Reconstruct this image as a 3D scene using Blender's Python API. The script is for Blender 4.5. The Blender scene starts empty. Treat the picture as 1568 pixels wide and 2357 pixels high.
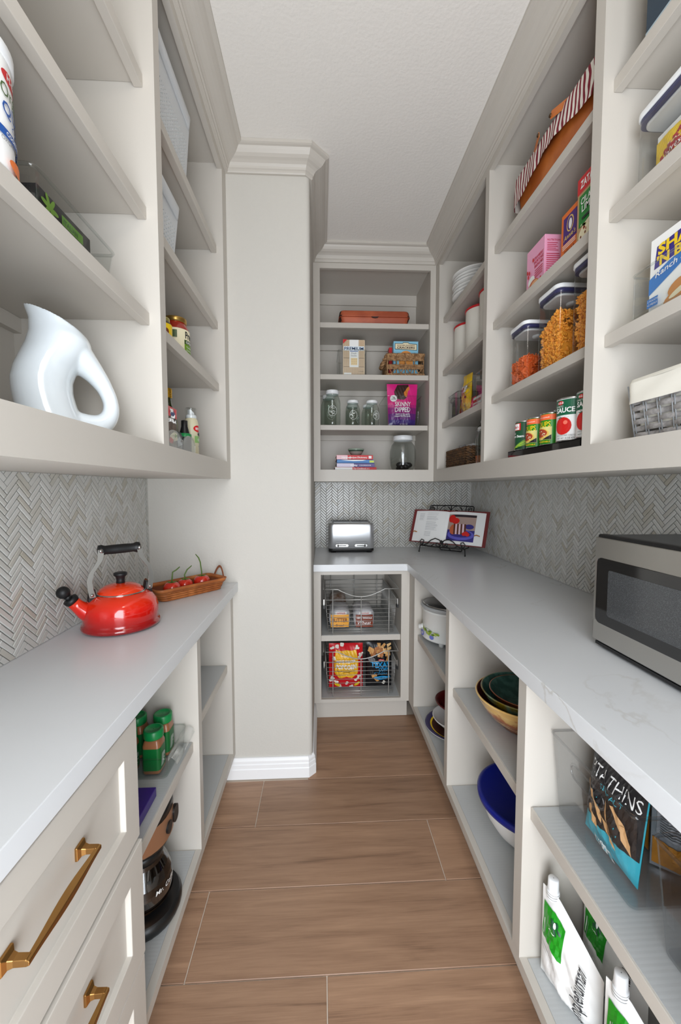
import bpy, bmesh, math, random
from mathutils import Vector, Matrix
from math import sin, cos, pi
random.seed(7)
SC = bpy.context.scene
COL = SC.collection

# ---------------------------------------------------------------- camera
CAMH = 1.335
cam_data = bpy.data.cameras.new('camera'); cam = bpy.data.objects.new('camera', cam_data); COL.objects.link(cam)
cam.location = (0, 0, CAMH)
cam_data.sensor_fit = 'VERTICAL'; cam_data.sensor_height = 36; cam_data.lens = 917*36/2357
cam_data.clip_start = 0.02
cam.rotation_euler = (pi/2-0.0598, 0.001, -0.0478)
SC.camera = cam

# ---------------------------------------------------------------- world, exposure
w = bpy.data.worlds.new('world'); SC.world = w; w.use_nodes = True
w.node_tree.nodes['Background'].inputs[0].default_value = (0.75, 0.85, 1.0, 1)
w.node_tree.nodes['Background'].inputs[1].default_value = 0.6
SC.view_settings.view_transform = 'Standard'; SC.view_settings.look = 'None'
SC.view_settings.exposure = 1.35; SC.view_settings.gamma = 1.0; SC.view_settings.use_curve_mapping = False

# ---------------------------------------------------------------- area lights (daylight through the doorway behind, added overhead fill light)
def area(name, loc, target, sx, sy, power, color, spread=180):
    l = bpy.data.lights.new(name, 'AREA'); l.shape = 'RECTANGLE'; l.size = sx; l.size_y = sy
    l.energy = power; l.color = color; l.spread = math.radians(spread)
    o = bpy.data.objects.new(name, l); COL.objects.link(o); o.location = loc
    d = Vector(target)-Vector(loc); o.rotation_euler = d.to_track_quat('-Z', 'Y').to_euler()
    return o
area('doorway_daylight', (0.06, -0.62, 1.08), (0.06, 1.0, 1.08), 0.90, 2.05, 21, (0.90, 0.95, 1.0))
pl = bpy.data.lights.new('added_fill_light', 'POINT'); pl.energy = 2.5; pl.color = (1.0, 0.94, 0.87); pl.shadow_soft_size = 0.11  # added soft fill to lift ceiling and uppers, no lamp seen here
po = bpy.data.objects.new('added_fill_light', pl); COL.objects.link(po); po.location = (0.12, 0.10, 2.40)

# ---------------------------------------------------------------- helpers
def lin(c):
    c = c/255.0
    return c/12.92 if c <= 0.04045 else ((c+0.055)/1.055)**2.4
def rgb(r, g, b, k=1.0): return (min(1, lin(r)*k), min(1, lin(g)*k), min(1, lin(b)*k), 1)
MATS = {}
def M(name, col=None, rough=0.5, metal=0.0, spec=0.5, coat=0.0, bump=None, noise=None, emis=None, sub=0.0, alpha=1.0):
    """principled material; bump=(scale,strength[,distance]); noise=(scale,col2,detail) mixes a second colour"""
    if name in MATS: return MATS[name]
    m = bpy.data.materials.new(name); m.use_nodes = True; nt = m.node_tree; b = nt.nodes['Principled BSDF']
    b.inputs['Base Color'].default_value = col; b.inputs['Roughness'].default_value = rough
    b.inputs['Metallic'].default_value = metal; b.inputs['Specular IOR Level'].default_value = spec
    b.inputs['Coat Weight'].default_value = coat; b.inputs['Coat Roughness'].default_value = 0.08
    if sub: b.inputs['Subsurface Weight'].default_value = sub; b.inputs['Subsurface Scale'].default_value = 0.01
    tc = nt.nodes.new('ShaderNodeTexCoord')
    if noise:
        n = nt.nodes.new('ShaderNodeTexNoise'); n.inputs['Scale'].default_value = noise[0]
        n.inputs['Detail'].default_value = noise[2] if len(noise) > 2 else 3
        r = nt.nodes.new('ShaderNodeValToRGB'); lo, hi = (noise[3] if len(noise) > 3 else (0.4, 0.6))
        r.color_ramp.elements[0].position = lo; r.color_ramp.elements[1].position = hi
        r.color_ramp.elements[0].color = col; r.color_ramp.elements[1].color = noise[1]
        nt.links.new(tc.outputs['Object'], n.inputs['Vector']); nt.links.new(n.outputs['Fac'], r.inputs['Fac'])
        nt.links.new(r.outputs['Color'], b.inputs['Base Color'])
    if bump:
        n = nt.nodes.new('ShaderNodeTexNoise'); n.inputs['Scale'].default_value = bump[0]; n.inputs['Detail'].default_value = 3
        bp = nt.nodes.new('ShaderNodeBump'); bp.inputs['Strength'].default_value = bump[1]
        bp.inputs['Distance'].default_value = bump[2] if len(bump) > 2 else 0.002
        nt.links.new(tc.outputs['Object'], n.inputs['Vector']); nt.links.new(n.outputs['Fac'], bp.inputs['Height'])
        nt.links.new(bp.outputs['Normal'], b.inputs['Normal'])
    MATS[name] = m; return m
def thin(name, tint=(0.93, 0.95, 0.95), refl=0.05, rough=0.03, edge=0.75):
    """thin clear plastic or glass: transparent with a fresnel-like sheen"""
    if name in MATS: return MATS[name]
    m = bpy.data.materials.new(name); m.use_nodes = True; nt = m.node_tree; nt.nodes.clear()
    out = nt.nodes.new('ShaderNodeOutputMaterial'); mix = nt.nodes.new('ShaderNodeMixShader')
    t = nt.nodes.new('ShaderNodeBsdfTransparent'); g = nt.nodes.new('ShaderNodeBsdfGlossy')
    t.inputs['Color'].default_value = (*tint, 1); g.inputs['Roughness'].default_value = rough
    lw = nt.nodes.new('ShaderNodeLayerWeight'); lw.inputs['Blend'].default_value = 0.5
    pw = nt.nodes.new('ShaderNodeMath'); pw.operation = 'POWER'; pw.inputs[1].default_value = 4.0
    mr = nt.nodes.new('ShaderNodeMath'); mr.operation = 'MULTIPLY_ADD'; mr.inputs[1].default_value = edge; mr.inputs[2].default_value = refl
    mr.use_clamp = True
    nt.links.new(lw.outputs['Facing'], pw.inputs[0]); nt.links.new(pw.outputs[0], mr.inputs[0])
    nt.links.new(mr.outputs[0], mix.inputs[0]); nt.links.new(t.outputs[0], mix.inputs[1]); nt.links.new(g.outputs[0], mix.inputs[2])
    nt.links.new(mix.outputs[0], out.inputs['Surface'])
    MATS[name] = m; return m

class MB:
    """mesh builder in local coordinates, several material slots"""
    def __init__(s): s.v = []; s.f = []; s.mi = []; s.mats = []; s.sm = []
    def slot(s, m):
        if m not in s.mats: s.mats.append(m)
        return s.mats.index(m)
    def add(s, vs, fs, m, smooth=False, T=None):
        o = len(s.v); k = s.slot(m)
        for p in vs:
            p = Vector(p)
            if T is not None: p = T @ p
            s.v.append(tuple(p))
        for f in fs: s.f.append([o+i for i in f]); s.mi.append(k); s.sm.append(smooth)
        return s
    def box(s, x0, x1, y0, y1, z0, z1, m, T=None):
        if x0 > x1: x0, x1 = x1, x0
        if y0 > y1: y0, y1 = y1, y0
        if z0 > z1: z0, z1 = z1, z0
        vs = [(x, y, z) for z in (z0, z1) for x, y in ((x0, y0), (x1, y0), (x1, y1), (x0, y1))]
        return s.add(vs, [(3, 2, 1, 0), (4, 5, 6, 7), (0, 1, 5, 4), (1, 2, 6, 5), (2, 3, 7, 6), (3, 0, 4, 7)], m, T=T)
    def prism(s, poly, a0, a1, m, axis='z', T=None, smooth=False):
        n = len(poly)
        def P(p, a): return {'z': (p[0], p[1], a), 'y': (p[0], a, p[1]), 'x': (a, p[0], p[1])}[axis]
        vs = [P(p, a0) for p in poly]+[P(p, a1) for p in poly]
        fs = [tuple(range(n-1, -1, -1)), tuple(range(n, 2*n))]
        s.add(vs, fs, m, T=T)
        return s.add(vs, [(i, (i+1) % n, n+(i+1) % n, n+i) for i in range(n)], m, smooth=smooth, T=T)
    def lathe(s, prof, m, n=32, c=(0, 0, 0), smooth=True, T=None, sx=1, sy=1, a0=0, a1=2*pi):
        """prof [(r,z)...]; material m may be a list, one per profile segment"""
        full = abs(a1-a0-2*pi) < 1e-6; k = n if full else n+1
        vs = []
        for r, z in prof:
            for i in range(k):
                a = a0+(a1-a0)*i/n; vs.append((c[0]+r*cos(a)*sx, c[1]+r*sin(a)*sy, c[2]+z))
        for j in range(len(prof)-1):
            if abs(prof[j][0]-prof[j+1][0])+abs(prof[j][1]-prof[j+1][1]) < 1e-9: continue
            mm = m[j] if isinstance(m, (list, tuple)) else m
            fs = []
            for i in range(n):
                i2 = (i+1) % k if full else i+1
                fs.append((j*k+i, j*k+i2, (j+1)*k+i2, (j+1)*k+i))
            o = len(s.v); sub = vs[j*k:(j+2)*k]
            s.add(sub, [tuple(q-j*k for q in f) for f in fs], mm, smooth=smooth, T=T)
        return s
    def tube(s, pts, r, m, n=8, closed=False, T=None, flat=None, smooth=True, r2=None):
        """round bar along pts; r may be a list; flat=(a,b) elliptic section"""
        P = [Vector(p) for p in pts]; N = len(P); vs = []
        up = Vector((0, 0, 1)); last = None
        for i in range(N):
            if closed: t = P[(i+1) % N]-P[i-1]
            else: t = P[min(i+1, N-1)]-P[max(i-1, 0)]
            t.normalize()
            if last is None:
                a = up if abs(t.z) < 0.9 else Vector((1, 0, 0)); u = t.cross(a).normalized()
            else: u = (last-t*last.dot(t)).normalized()
            last = u; v = t.cross(u)
            rr = r[i] if isinstance(r, (list, tuple)) else r
            fa, fb = flat if flat else (1, 1)
            for k in range(n):
                a = 2*pi*k/n; vs.append(P[i]+u*cos(a)*rr*fa+v*sin(a)*rr*fb)
        fs = []
        for i in range(N if closed else N-1):
            j = (i+1) % N
            for k in range(n):
                k2 = (k+1) % n; fs.append((i*n+k, i*n+k2, j*n+k2, j*n+k))
        if not closed: fs.append(tuple(range(n-1, -1, -1))); fs.append(tuple((N-1)*n+k for k in range(n)))
        return s.add(vs, fs, m, smooth=smooth, T=T)
    def sphere(s, c, r, m, n=16, sc=(1, 1, 1), T=None):
        prof = [(max(1e-5, r*sin(pi*i/(n//2))), -r*cos(pi*i/(n//2))) for i in range(n//2+1)]
        vs = []; k = n
        for pr, z in prof:
            for i in range(k): a = 2*pi*i/k; vs.append((c[0]+pr*cos(a)*sc[0], c[1]+pr*sin(a)*sc[1], c[2]+z*sc[2]))
        fs = [(j*k+i, j*k+(i+1) % k, (j+1)*k+(i+1) % k, (j+1)*k+i) for j in range(len(prof)-1) for i in range(k)]
        return s.add(vs, fs, m, smooth=True, T=T)
    def loft(s, loops, m, closed_loop=True, cap=True, smooth=True, T=None):
        n = len(loops[0]); vs = [p for l in loops for p in l]
        fs = []
        for j in range(len(loops)-1):
            for i in range(n if closed_loop else n-1):
                i2 = (i+1) % n; fs.append((j*n+i, j*n+i2, (j+1)*n+i2, (j+1)*n+i))
        s.add(vs, fs, m, smooth=smooth, T=T)
        if cap:
            s.add(loops[0], [tuple(range(n-1, -1, -1))], m, T=T); s.add(loops[-1], [tuple(range(n))], m, T=T)
        return s
    def grid(s, fn, nu, nv, m, smooth=True, T=None):
        vs = [fn(i/nu, j/nv) for j in range(nv+1) for i in range(nu+1)]
        fs = [(j*(nu+1)+i, j*(nu+1)+i+1, (j+1)*(nu+1)+i+1, (j+1)*(nu+1)+i) for j in range(nv) for i in range(nu)]
        return s.add(vs, fs, m, smooth=smooth, T=T)
    def mesh(s, name):
        me = bpy.data.meshes.new(name); me.from_pydata(s.v, [], s.f)
        for m in s.mats: me.materials.append(m)
        me.polygons.foreach_set('material_index', s.mi); me.polygons.foreach_set('use_smooth', s.sm)
        me.update(); return me
    def build(s, name, parent=None, bevel=0, seg=2, solid=0, fix=True, sub=0, label=None, kind=None, loc=None):
        me = s.mesh(name)
        if fix:
            bm = bmesh.new(); bm.from_mesh(me); bmesh.ops.remove_doubles(bm, verts=bm.verts, dist=1e-6)
            bmesh.ops.recalc_face_normals(bm, faces=bm.faces); bm.to_mesh(me); bm.free()
        o = bpy.data.objects.new(name, me); COL.objects.link(o)
        if parent is not None: o.parent = parent
        if loc: o.location = loc
        if solid: md = o.modifiers.new('solid', 'SOLIDIFY'); md.thickness = solid; md.offset = 0
        if bevel:
            md = o.modifiers.new('bevel', 'BEVEL'); md.width = bevel; md.segments = seg; md.limit_method = 'ANGLE'; md.angle_limit = math.radians(40)
        if sub: md = o.modifiers.new('sub', 'SUBSURF'); md.levels = sub; md.render_levels = sub
        if label: o['label'] = label
        if kind: o['kind'] = kind
        return o
def thing(name, label, cat, loc=(0, 0, 0), rz=0, group=None):
    o = bpy.data.objects.new(name, None); COL.objects.link(o); o.empty_display_size = 0.05
    o.location = loc; o.rotation_euler = (0, 0, rz); o['label'] = label; o['category'] = cat
    if group: o['group'] = group
    return o
def tag(o, label, cat, group=None):
    o['label'] = label; o['category'] = cat
    if group: o['group'] = group
    return o
def structure(o, label=None, cat=None):
    o['kind'] = 'structure'
    if label: o['label'] = label
    if cat: o['category'] = cat
    return o
def dup(root, loc, rz=None, label=None, group=None):
    r = root.copy(); COL.objects.link(r); r.location = loc
    if rz is not None: r.rotation_euler = (0, 0, rz)
    if label: r['label'] = label
    if group: r['group'] = group
    for ch in list(root.children):
        c = ch.copy(); COL.objects.link(c); c.parent = r
        for g in list(ch.children):
            d = g.copy(); COL.objects.link(d); d.parent = c
    return r
def rrect(w, d, r, n=5, cx=0, cy=0):
    """rounded rectangle outline, counter-clockwise"""
    out = []
    for (sx, sy, a) in ((1, -1, -pi/2), (1, 1, 0), (-1, 1, pi/2), (-1, -1, pi)):
        for i in range(n+1):
            t = a+(pi/2)*i/n; out.append((cx+sx*(w/2-r)+r*cos(t), cy+sy*(d/2-r)+r*sin(t)))
    return out
RR, LL, BB = -pi/2, pi/2, 0.0     # facing of things on the right, left and back sides
SZ = 9
# ---- flat print: polygons and letters laid on a surface
_tc = {}
def glyphs(text, bold=0.0, shear=0.0, space=1.0):
    key = (text, bold, shear, space)
    if key in _tc: return _tc[key]
    cu = bpy.data.curves.new('txt', 'FONT'); cu.body = text; cu.size = 1; cu.offset = bold; cu.shear = shear; cu.space_character = space
    cu.resolution_u = 2
    ob = bpy.data.objects.new('txt', cu); COL.objects.link(ob)
    me = bpy.data.meshes.new_from_object(ob)
    vs = [(v.co.x, v.co.y) for v in me.vertices]; fs = [tuple(p.vertices) for p in me.polygons]
    bpy.data.objects.remove(ob); bpy.data.curves.remove(cu); bpy.data.meshes.remove(me)
    xs = [v[0] for v in vs] or [0, 1]; mn, mx = min(xs), max(xs)
    vs = [(x-mn, y) for x, y in vs]
    _tc[key] = (vs, fs, mx-mn); return _tc[key]
def refine(vs, fs, thr):
    bm = bmesh.new(); bv = [bm.verts.new((x, y, 0)) for x, y in vs]
    for f in fs:
        try: bm.faces.new([bv[i] for i in f])
        except ValueError: pass
    bmesh.ops.triangulate(bm, faces=bm.faces[:])
    for _ in range(4):
        e = [e for e in bm.edges if e.calc_length() > thr]
        if not e: break
        bmesh.ops.subdivide_edges(bm, edges=e, cuts=1); bmesh.ops.triangulate(bm, faces=[f for f in bm.faces if len(f.verts) > 3])
    bm.verts.index_update(); r = [(v.co.x, v.co.y) for v in bm.verts], [tuple(v.index for v in f.verts) for f in bm.faces]
    bm.free(); return r
class Art:
    """printed matter; u to the right, v up, in metres from the lower-left corner O of the surface"""
    def __init__(s, O, U, V, wrap=None, bulge=None):
        s.O, s.U, s.V = Vector(O), Vector(U).normalized(), Vector(V).normalized(); s.N = s.U.cross(s.V)
        s.wrap = wrap; s.bulge = bulge; s.k = 1; s.mb = MB()
    def pt(s, u, v, off):
        if s.wrap:
            a = u/s.wrap; C = s.O-s.N*s.wrap
            return C+(s.N*cos(a)+s.U*sin(a))*(s.wrap+off)+s.V*v
        b = s.bulge(u, v) if s.bulge else 0
        return s.O+s.U*u+s.V*v+s.N*(off+b)
    def poly(s, pts, m):
        off = 0.0004*s.k if not s.bulge else 0.0022+0.0006*s.k; s.k += 1
        vs, fs = pts, [tuple(range(len(pts)))]
        if s.bulge or s.wrap: vs, fs = refine(vs, fs, 0.008)
        s.mb.add([s.pt(u, v, off) for u, v in vs], fs, m); return s
    def rect(s, u, v, w, h, m):
        off = 0.0004*s.k if not s.bulge else 0.0022+0.0006*s.k; s.k += 1
        nu = max(1, int(w/0.006)) if (s.wrap or s.bulge) else 1; nv = max(1, int(h/0.008)) if s.bulge else 1
        s.mb.add([s.pt(u+w*i/nu, v+h*j/nv, off) for j in range(nv+1) for i in range(nu+1)],
                 [(j*(nu+1)+i, j*(nu+1)+i+1, (j+1)*(nu+1)+i+1, (j+1)*(nu+1)+i) for j in range(nv) for i in range(nu)], m); return s
    def ell(s, u, v, a, b, m, n=18, rot=0):
        off = 0.0004*s.k if not s.bulge else 0.0022+0.0006*s.k; s.k += 1
        c, sn = cos(rot), sin(rot); R = 3 if (s.bulge or s.wrap) else 1
        vs = [s.pt(u, v, off)]
        for q in range(1, R+1):
            for i in range(n):
                x, y = a*q/R*cos(2*pi*i/n), b*q/R*sin(2*pi*i/n); vs.append(s.pt(u+x*c-y*sn, v+x*sn+y*c, off))
        fs = [(0, 1+i, 1+(i+1) % n) for i in range(n)]
        for q in range(1, R): fs += [(1+(q-1)*n+i, 1+q*n+i, 1+q*n+(i+1) % n, 1+(q-1)*n+(i+1) % n) for i in range(n)]
        s.mb.add(vs, fs, m); return s
    def text(s, t, u, v, h, m, bold=0.0, align='l', shear=0.0, width=None, rot=0, space=1.0, step=True):
        vs, fs, w = glyphs(t, bold, shear, space); k = h/0.7; kx = k if width is None else width/max(w, 1e-6)
        W = w*kx; du = {'l': 0, 'c': -W/2, 'r': -W}[align]
        off = 0.0004*s.k if not s.bulge else 0.0022+0.0006*s.k
        if step: s.k += 1
        c, sn = cos(rot), sin(rot)
        P = [(u+(du+x*kx)*c-y*k*sn, v+(du+x*kx)*sn+y*k*c) for x, y in vs]
        if s.bulge or s.wrap: P, fs = refine(P, fs, 0.006)
        s.mb.add([s.pt(x, y, off) for x, y in P], fs, m); return s
    def lines(s, u, v, w, n, pitch, m, h=0.0012, jit=0.3):
        for i in range(n):
            ww = w*(1-jit*random.random()); s.mb.add([s.pt(u, v-i*pitch, 0.0004*s.k), s.pt(u+ww, v-i*pitch, 0.0004*s.k), s.pt(u+ww, v-i*pitch+h, 0.0004*s.k), s.pt(u, v-i*pitch+h, 0.0004*s.k)], [(0, 1, 2, 3)], m)
        s.k += 1; return s
    def build(s, name, parent): return s.mb.build(name, parent, fix=False)

# ---------------------------------------------------------------- base materials
PAINT = M('cabinet_paint', rgb(196, 190, 181), 0.42, spec=0.35)
WALLP = M('wall_paint', rgb(199, 195, 187), 0.75, spec=0.25, bump=(120, 0.28, 0.003))
CEILP = M('ceiling_paint', rgb(236, 232, 226), 0.85, spec=0.2, bump=(90, 0.3, 0.003))
WHITEP = M('white_trim_paint', rgb(240, 240, 240), 0.4)
LINER = M('shelf_liner_grey', rgb(184, 186, 186), 0.45)
BLACK = M('black_plastic', rgb(18, 18, 19), 0.4)
WHITE = M('white_plastic', rgb(238, 240, 241), 0.35)
CHROME = M('chrome_wire', rgb(190, 190, 188), 0.18, metal=1.0)
STEEL = M('brushed_steel', rgb(190, 188, 183), 0.3, metal=1.0)
CLEAR = thin('clear_acrylic', (0.93, 0.945, 0.94), 0.06)
SMOKE = thin('smoky_acrylic', (0.66, 0.67, 0.68), 0.08)
GLASS = thin('jar_glass', (0.86, 0.90, 0.87), 0.07, edge=0.85)
W_ = M('print_white', rgb(245, 245, 243), 0.5); K_ = M('print_black', rgb(22, 22, 24), 0.5)
RED = M('print_red', rgb(205, 28, 34), 0.45); GRN = M('print_green', rgb(24, 128, 44), 0.45); BLU = M('print_blue', rgb(30, 84, 168), 0.45)
YEL = M('print_yellow', rgb(243, 205, 26), 0.45); ORG = M('print_orange', rgb(236, 118, 38), 0.45); PUR = M('print_purple', rgb(72, 30, 122), 0.45)
DGRN = M('print_dark_green', rgb(22, 78, 46), 0.45); TAN = M('print_tan', rgb(214, 176, 128), 0.5); BRN = M('print_brown', rgb(120, 62, 30), 0.5)
GRY = M('print_grey', rgb(120, 122, 125), 0.5); CRM = M('print_cream', rgb(236, 226, 192), 0.5); LBL = M('print_light_blue', rgb(140, 200, 226), 0.45)

def quartz():
    m = bpy.data.materials.new('quartz'); m.use_nodes = True; nt = m.node_tree; b = nt.nodes['Principled BSDF']
    tc = nt.nodes.new('ShaderNodeTexCoord'); n1 = nt.nodes.new('ShaderNodeTexNoise'); n1.inputs['Scale'].default_value = 1.6; n1.inputs['Detail'].default_value = 8; n1.inputs['Distortion'].default_value = 1.4
    r = nt.nodes.new('ShaderNodeValToRGB'); e = r.color_ramp.elements
    base = rgb(218, 220, 222); vein = rgb(196, 194, 190)
    e[0].position = 0.492; e[0].color = base; e[1].position = 0.508; e[1].color = base
    x = e.new(0.500); x.color = vein; x = e.new(0.501); x.color = vein
    n2 = nt.nodes.new('ShaderNodeTexNoise'); n2.inputs['Scale'].default_value = 3.1
    r2 = nt.nodes.new('ShaderNodeValToRGB'); r2.color_ramp.elements[0].position = 0.5; r2.color_ramp.elements[1].position = 0.72
    mx = nt.nodes.new('ShaderNodeMix'); mx.data_type = 'RGBA'; mx.inputs[6].default_value = base
    L = nt.links.new
    L(tc.outputs['Object'], n1.inputs['Vector']); L(n1.outputs['Fac'], r.inputs['Fac']); L(tc.outputs['Object'], n2.inputs['Vector']); L(n2.outputs['Fac'], r2.inputs['Fac'])
    L(r2.outputs['Color'], mx.inputs[0]); L(r.outputs['Color'], mx.inputs[7]); L(mx.outputs[2], b.inputs['Base Color'])
    b.inputs['Roughness'].default_value = 0.3; b.inputs['Specular IOR Level'].default_value = 0.45
    return m
QUARTZ = quartz()
def wood():
    m = bpy.data.materials.new('wood_plank_tile'); m.use_nodes = True; nt = m.node_tree; b = nt.nodes['Principled BSDF']; L = nt.links.new
    tc = nt.nodes.new('ShaderNodeTexCoord'); oi = nt.nodes.new('ShaderNodeObjectInfo')
    ad = nt.nodes.new('ShaderNodeVectorMath'); ad.operation = 'ADD'
    sc = nt.nodes.new('ShaderNodeVectorMath'); sc.operation = 'SCALE'; sc.inputs['Scale'].default_value = 37.0
    cb = nt.nodes.new('ShaderNodeCombineXYZ')
    for i in range(3): L(oi.outputs['Random'], cb.inputs[i])
    L(cb.outputs[0], sc.inputs[0]); L(tc.outputs['Object'], ad.inputs[0]); L(sc.outputs[0], ad.inputs[1])
    mp = nt.nodes.new('ShaderNodeMapping'); mp.inputs['Scale'].default_value = (1.0, 11.0, 1.0); L(ad.outputs[0], mp.inputs['Vector'])
    n1 = nt.nodes.new('ShaderNodeTexNoise'); n1.inputs['Scale'].default_value = 2.2; n1.inputs['Detail'].default_value = 9; n1.inputs['Distortion'].default_value = 0.9; L(mp.outputs[0], n1.inputs['Vector'])
    mp2 = nt.nodes.new('ShaderNodeMapping'); mp2.inputs['Scale'].default_value = (5.0, 150.0, 1.0); L(ad.outputs[0], mp2.inputs['Vector'])
    n2 = nt.nodes.new('ShaderNodeTexNoise'); n2.inputs['Scale'].default_value = 2.0; n2.inputs['Detail'].default_value = 4; n2.inputs['Distortion'].default_value = 0.4; L(mp2.outputs[0], n2.inputs['Vector'])
    a = nt.nodes.new('ShaderNodeMath'); a.operation = 'MULTIPLY_ADD'; a.inputs[1].default_value = 0.35; L(n2.outputs['Fac'], a.inputs[0])
    a2 = nt.nodes.new('ShaderNodeMath'); a2.operation = 'MULTIPLY'; a2.inputs[1].default_value = 0.65; L(n1.outputs['Fac'], a2.inputs[0]); L(a2.outputs[0], a.inputs[2])
    r = nt.nodes.new('ShaderNodeValToRGB'); e = r.color_ramp.elements
    e[0].position = 0.30; e[0].color = rgb(128, 98, 77); e[1].position = 0.70; e[1].color = rgb(178, 142, 114)
    x = e.new(0.45); x.color = rgb(155, 121, 96)
    L(a.outputs[0], r.inputs['Fac'])
    hv = nt.nodes.new('ShaderNodeHueSaturation'); mr = nt.nodes.new('ShaderNodeMapRange'); mr.inputs['To Min'].default_value = 0.9; mr.inputs['To Max'].default_value = 1.12
    L(oi.outputs['Random'], mr.inputs['Value']); L(mr.outputs[0], hv.inputs['Value']); L(r.outputs['Color'], hv.inputs['Color']); L(hv.outputs[0], b.inputs['Base Color'])
    b.inputs['Roughness'].default_value = 0.42
    bp = nt.nodes.new('ShaderNodeBump'); bp.inputs['Strength'].default_value = 0.12; bp.inputs['Distance'].default_value = 0.001; L(n2.outputs['Fac'], bp.inputs['Height']); L(bp.outputs[0], b.inputs['Normal'])
    return m
WOOD = wood()
GROUT = M('floor_grout', rgb(214, 200, 184), 0.8)
def tilemat(name, island):
    m = bpy.data.materials.new(name); m.use_nodes = True; nt = m.node_tree; b = nt.nodes['Principled BSDF']; L = nt.links.new
    if island: g = nt.nodes.new('ShaderNodeNewGeometry'); src = g.outputs['Random Per Island']
    else: g = nt.nodes.new('ShaderNodeObjectInfo'); src = g.outputs['Random']
    r = nt.nodes.new('ShaderNodeValToRGB'); e = r.color_ramp.elements
    e[0].position = 0.0; e[0].color = rgb(184, 178, 164); e[1].position = 1.0; e[1].color = rgb(208, 207, 202)
    x = e.new(0.18); x.color = rgb(196, 194, 187); x = e.new(0.6); x.color = rgb(201, 200, 195)
    L(src, r.inputs['Fac']); L(r.outputs['Color'], b.inputs['Base Color']); b.inputs['Roughness'].default_value = 0.22; b.inputs['Specular IOR Level'].default_value = 0.5
    return m
TILE1 = tilemat('glazed_tile', False); TILE2 = tilemat('glazed_tile_field', True)
TGROUT = M('tile_grout', rgb(108, 104, 98), 0.85)

# ---------------------------------------------------------------- room shell
XL, XR, YB, ZC, YN = -0.766, 1.0746, 2.812, 2.742, -0.46
CX, CY = -0.046, 1.786            # corner of the wall column
def wallbox(name, b, m, **k):
    return structure(MB().box(*b, m).build(name, None, **k))
floor = structure(MB().box(XL-0.1, XR+0.1, YN-0.6, YB+0.1, -0.06, -0.0035, GROUT).build('floor'))
ceiling = wallbox('ceiling', (XL-0.1, XR+0.1, YN-0.1, YB+0.1, ZC, ZC+0.08), CEILP)
wall_left = wallbox('wall_left', (XL-0.1, XL, YN-0.1, CY, -0.003, ZC), WALLP)
wall_right = wallbox('wall_right', (XR, XR+0.1, YN-0.1, YB+0.1, -0.003, ZC), WALLP)
wall_back = wallbox('wall_back', (CX, XR, YB, YB+0.1, -0.003, ZC), WALLP)
# the boxed-out column between the left run and the back nook, corner rounded
p = [(XL-0.1, CY), (CX-0.022, CY)]+[(CX-0.022+0.022*sin(t*pi/12), CY+0.022-0.022*cos(t*pi/12)) for t in range(1, 7)]+[(CX, YB+0.1), (XL-0.1, YB+0.1)]
wall_column = structure(MB().prism(p, -0.003, ZC, WALLP, smooth=False).build('wall_left_return'))
for pl in wall_column.data.polygons: pl.use_smooth = True
md = wall_column.modifiers.new('wn', 'EDGE_SPLIT'); md.split_angle = math.radians(30)
# wall behind the camera with the open doorway the daylight comes through
mb = MB(); mb.box(XL, -0.42, YN-0.1, YN, -0.003, ZC, WALLP).box(0.54, XR, YN-0.1, YN, -0.003, ZC, WALLP).box(-0.42, 0.54, YN-0.1, YN, 2.15, ZC, WALLP)
structure(mb.build('wall_front'))
mb = MB(); mb.box(-0.49, -0.42, YN, YN+0.015, 0, 2.22, WHITEP).box(0.54, 0.61, YN, YN+0.015, 0, 2.22, WHITEP).box(-0.42, 0.54, YN, YN+0.015, 2.15, 2.22, WHITEP)
structure(mb.build('door_1', bevel=0.003), 'white painted casing of the open doorway behind the viewer')
# floor planks laid crosswise, each its own tile
PL = 1.205
joints = {1.512: -0.267, 1.264: 0.42, 1.016: -0.376, 0.768: 0.01, 1.760: 0.80, 2.008: -0.12, 0.520: 0.45}
k = 0
y = 2.008
while y > -0.6:
    yk = round(y, 3); j0 = joints.get(yk, random.uniform(-0.5, 0.6))
    x = j0
    while x > XL: x -= PL
    while x < XR:
        a, b_ = max(x, XL)+0.0016, min(x+PL, XR)-0.0016
        if b_-a > 0.02 and not (y >= CY-0.03 and b_ < CX):
            a2 = a if y < CY-0.03 else max(a, CX-0.02)
            if y+0.2 > 2.3: pass
            mb = MB().box(-(b_-a2)/2, (b_-a2)/2, -0.1224, 0.1224, -0.0080, 0, WOOD)
            o = mb.build('floor_plank', floor, bevel=0.0012, seg=1, loc=((a2+b_)/2, y+0.124, 0.0))
        x += PL
    y -= 0.248

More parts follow.
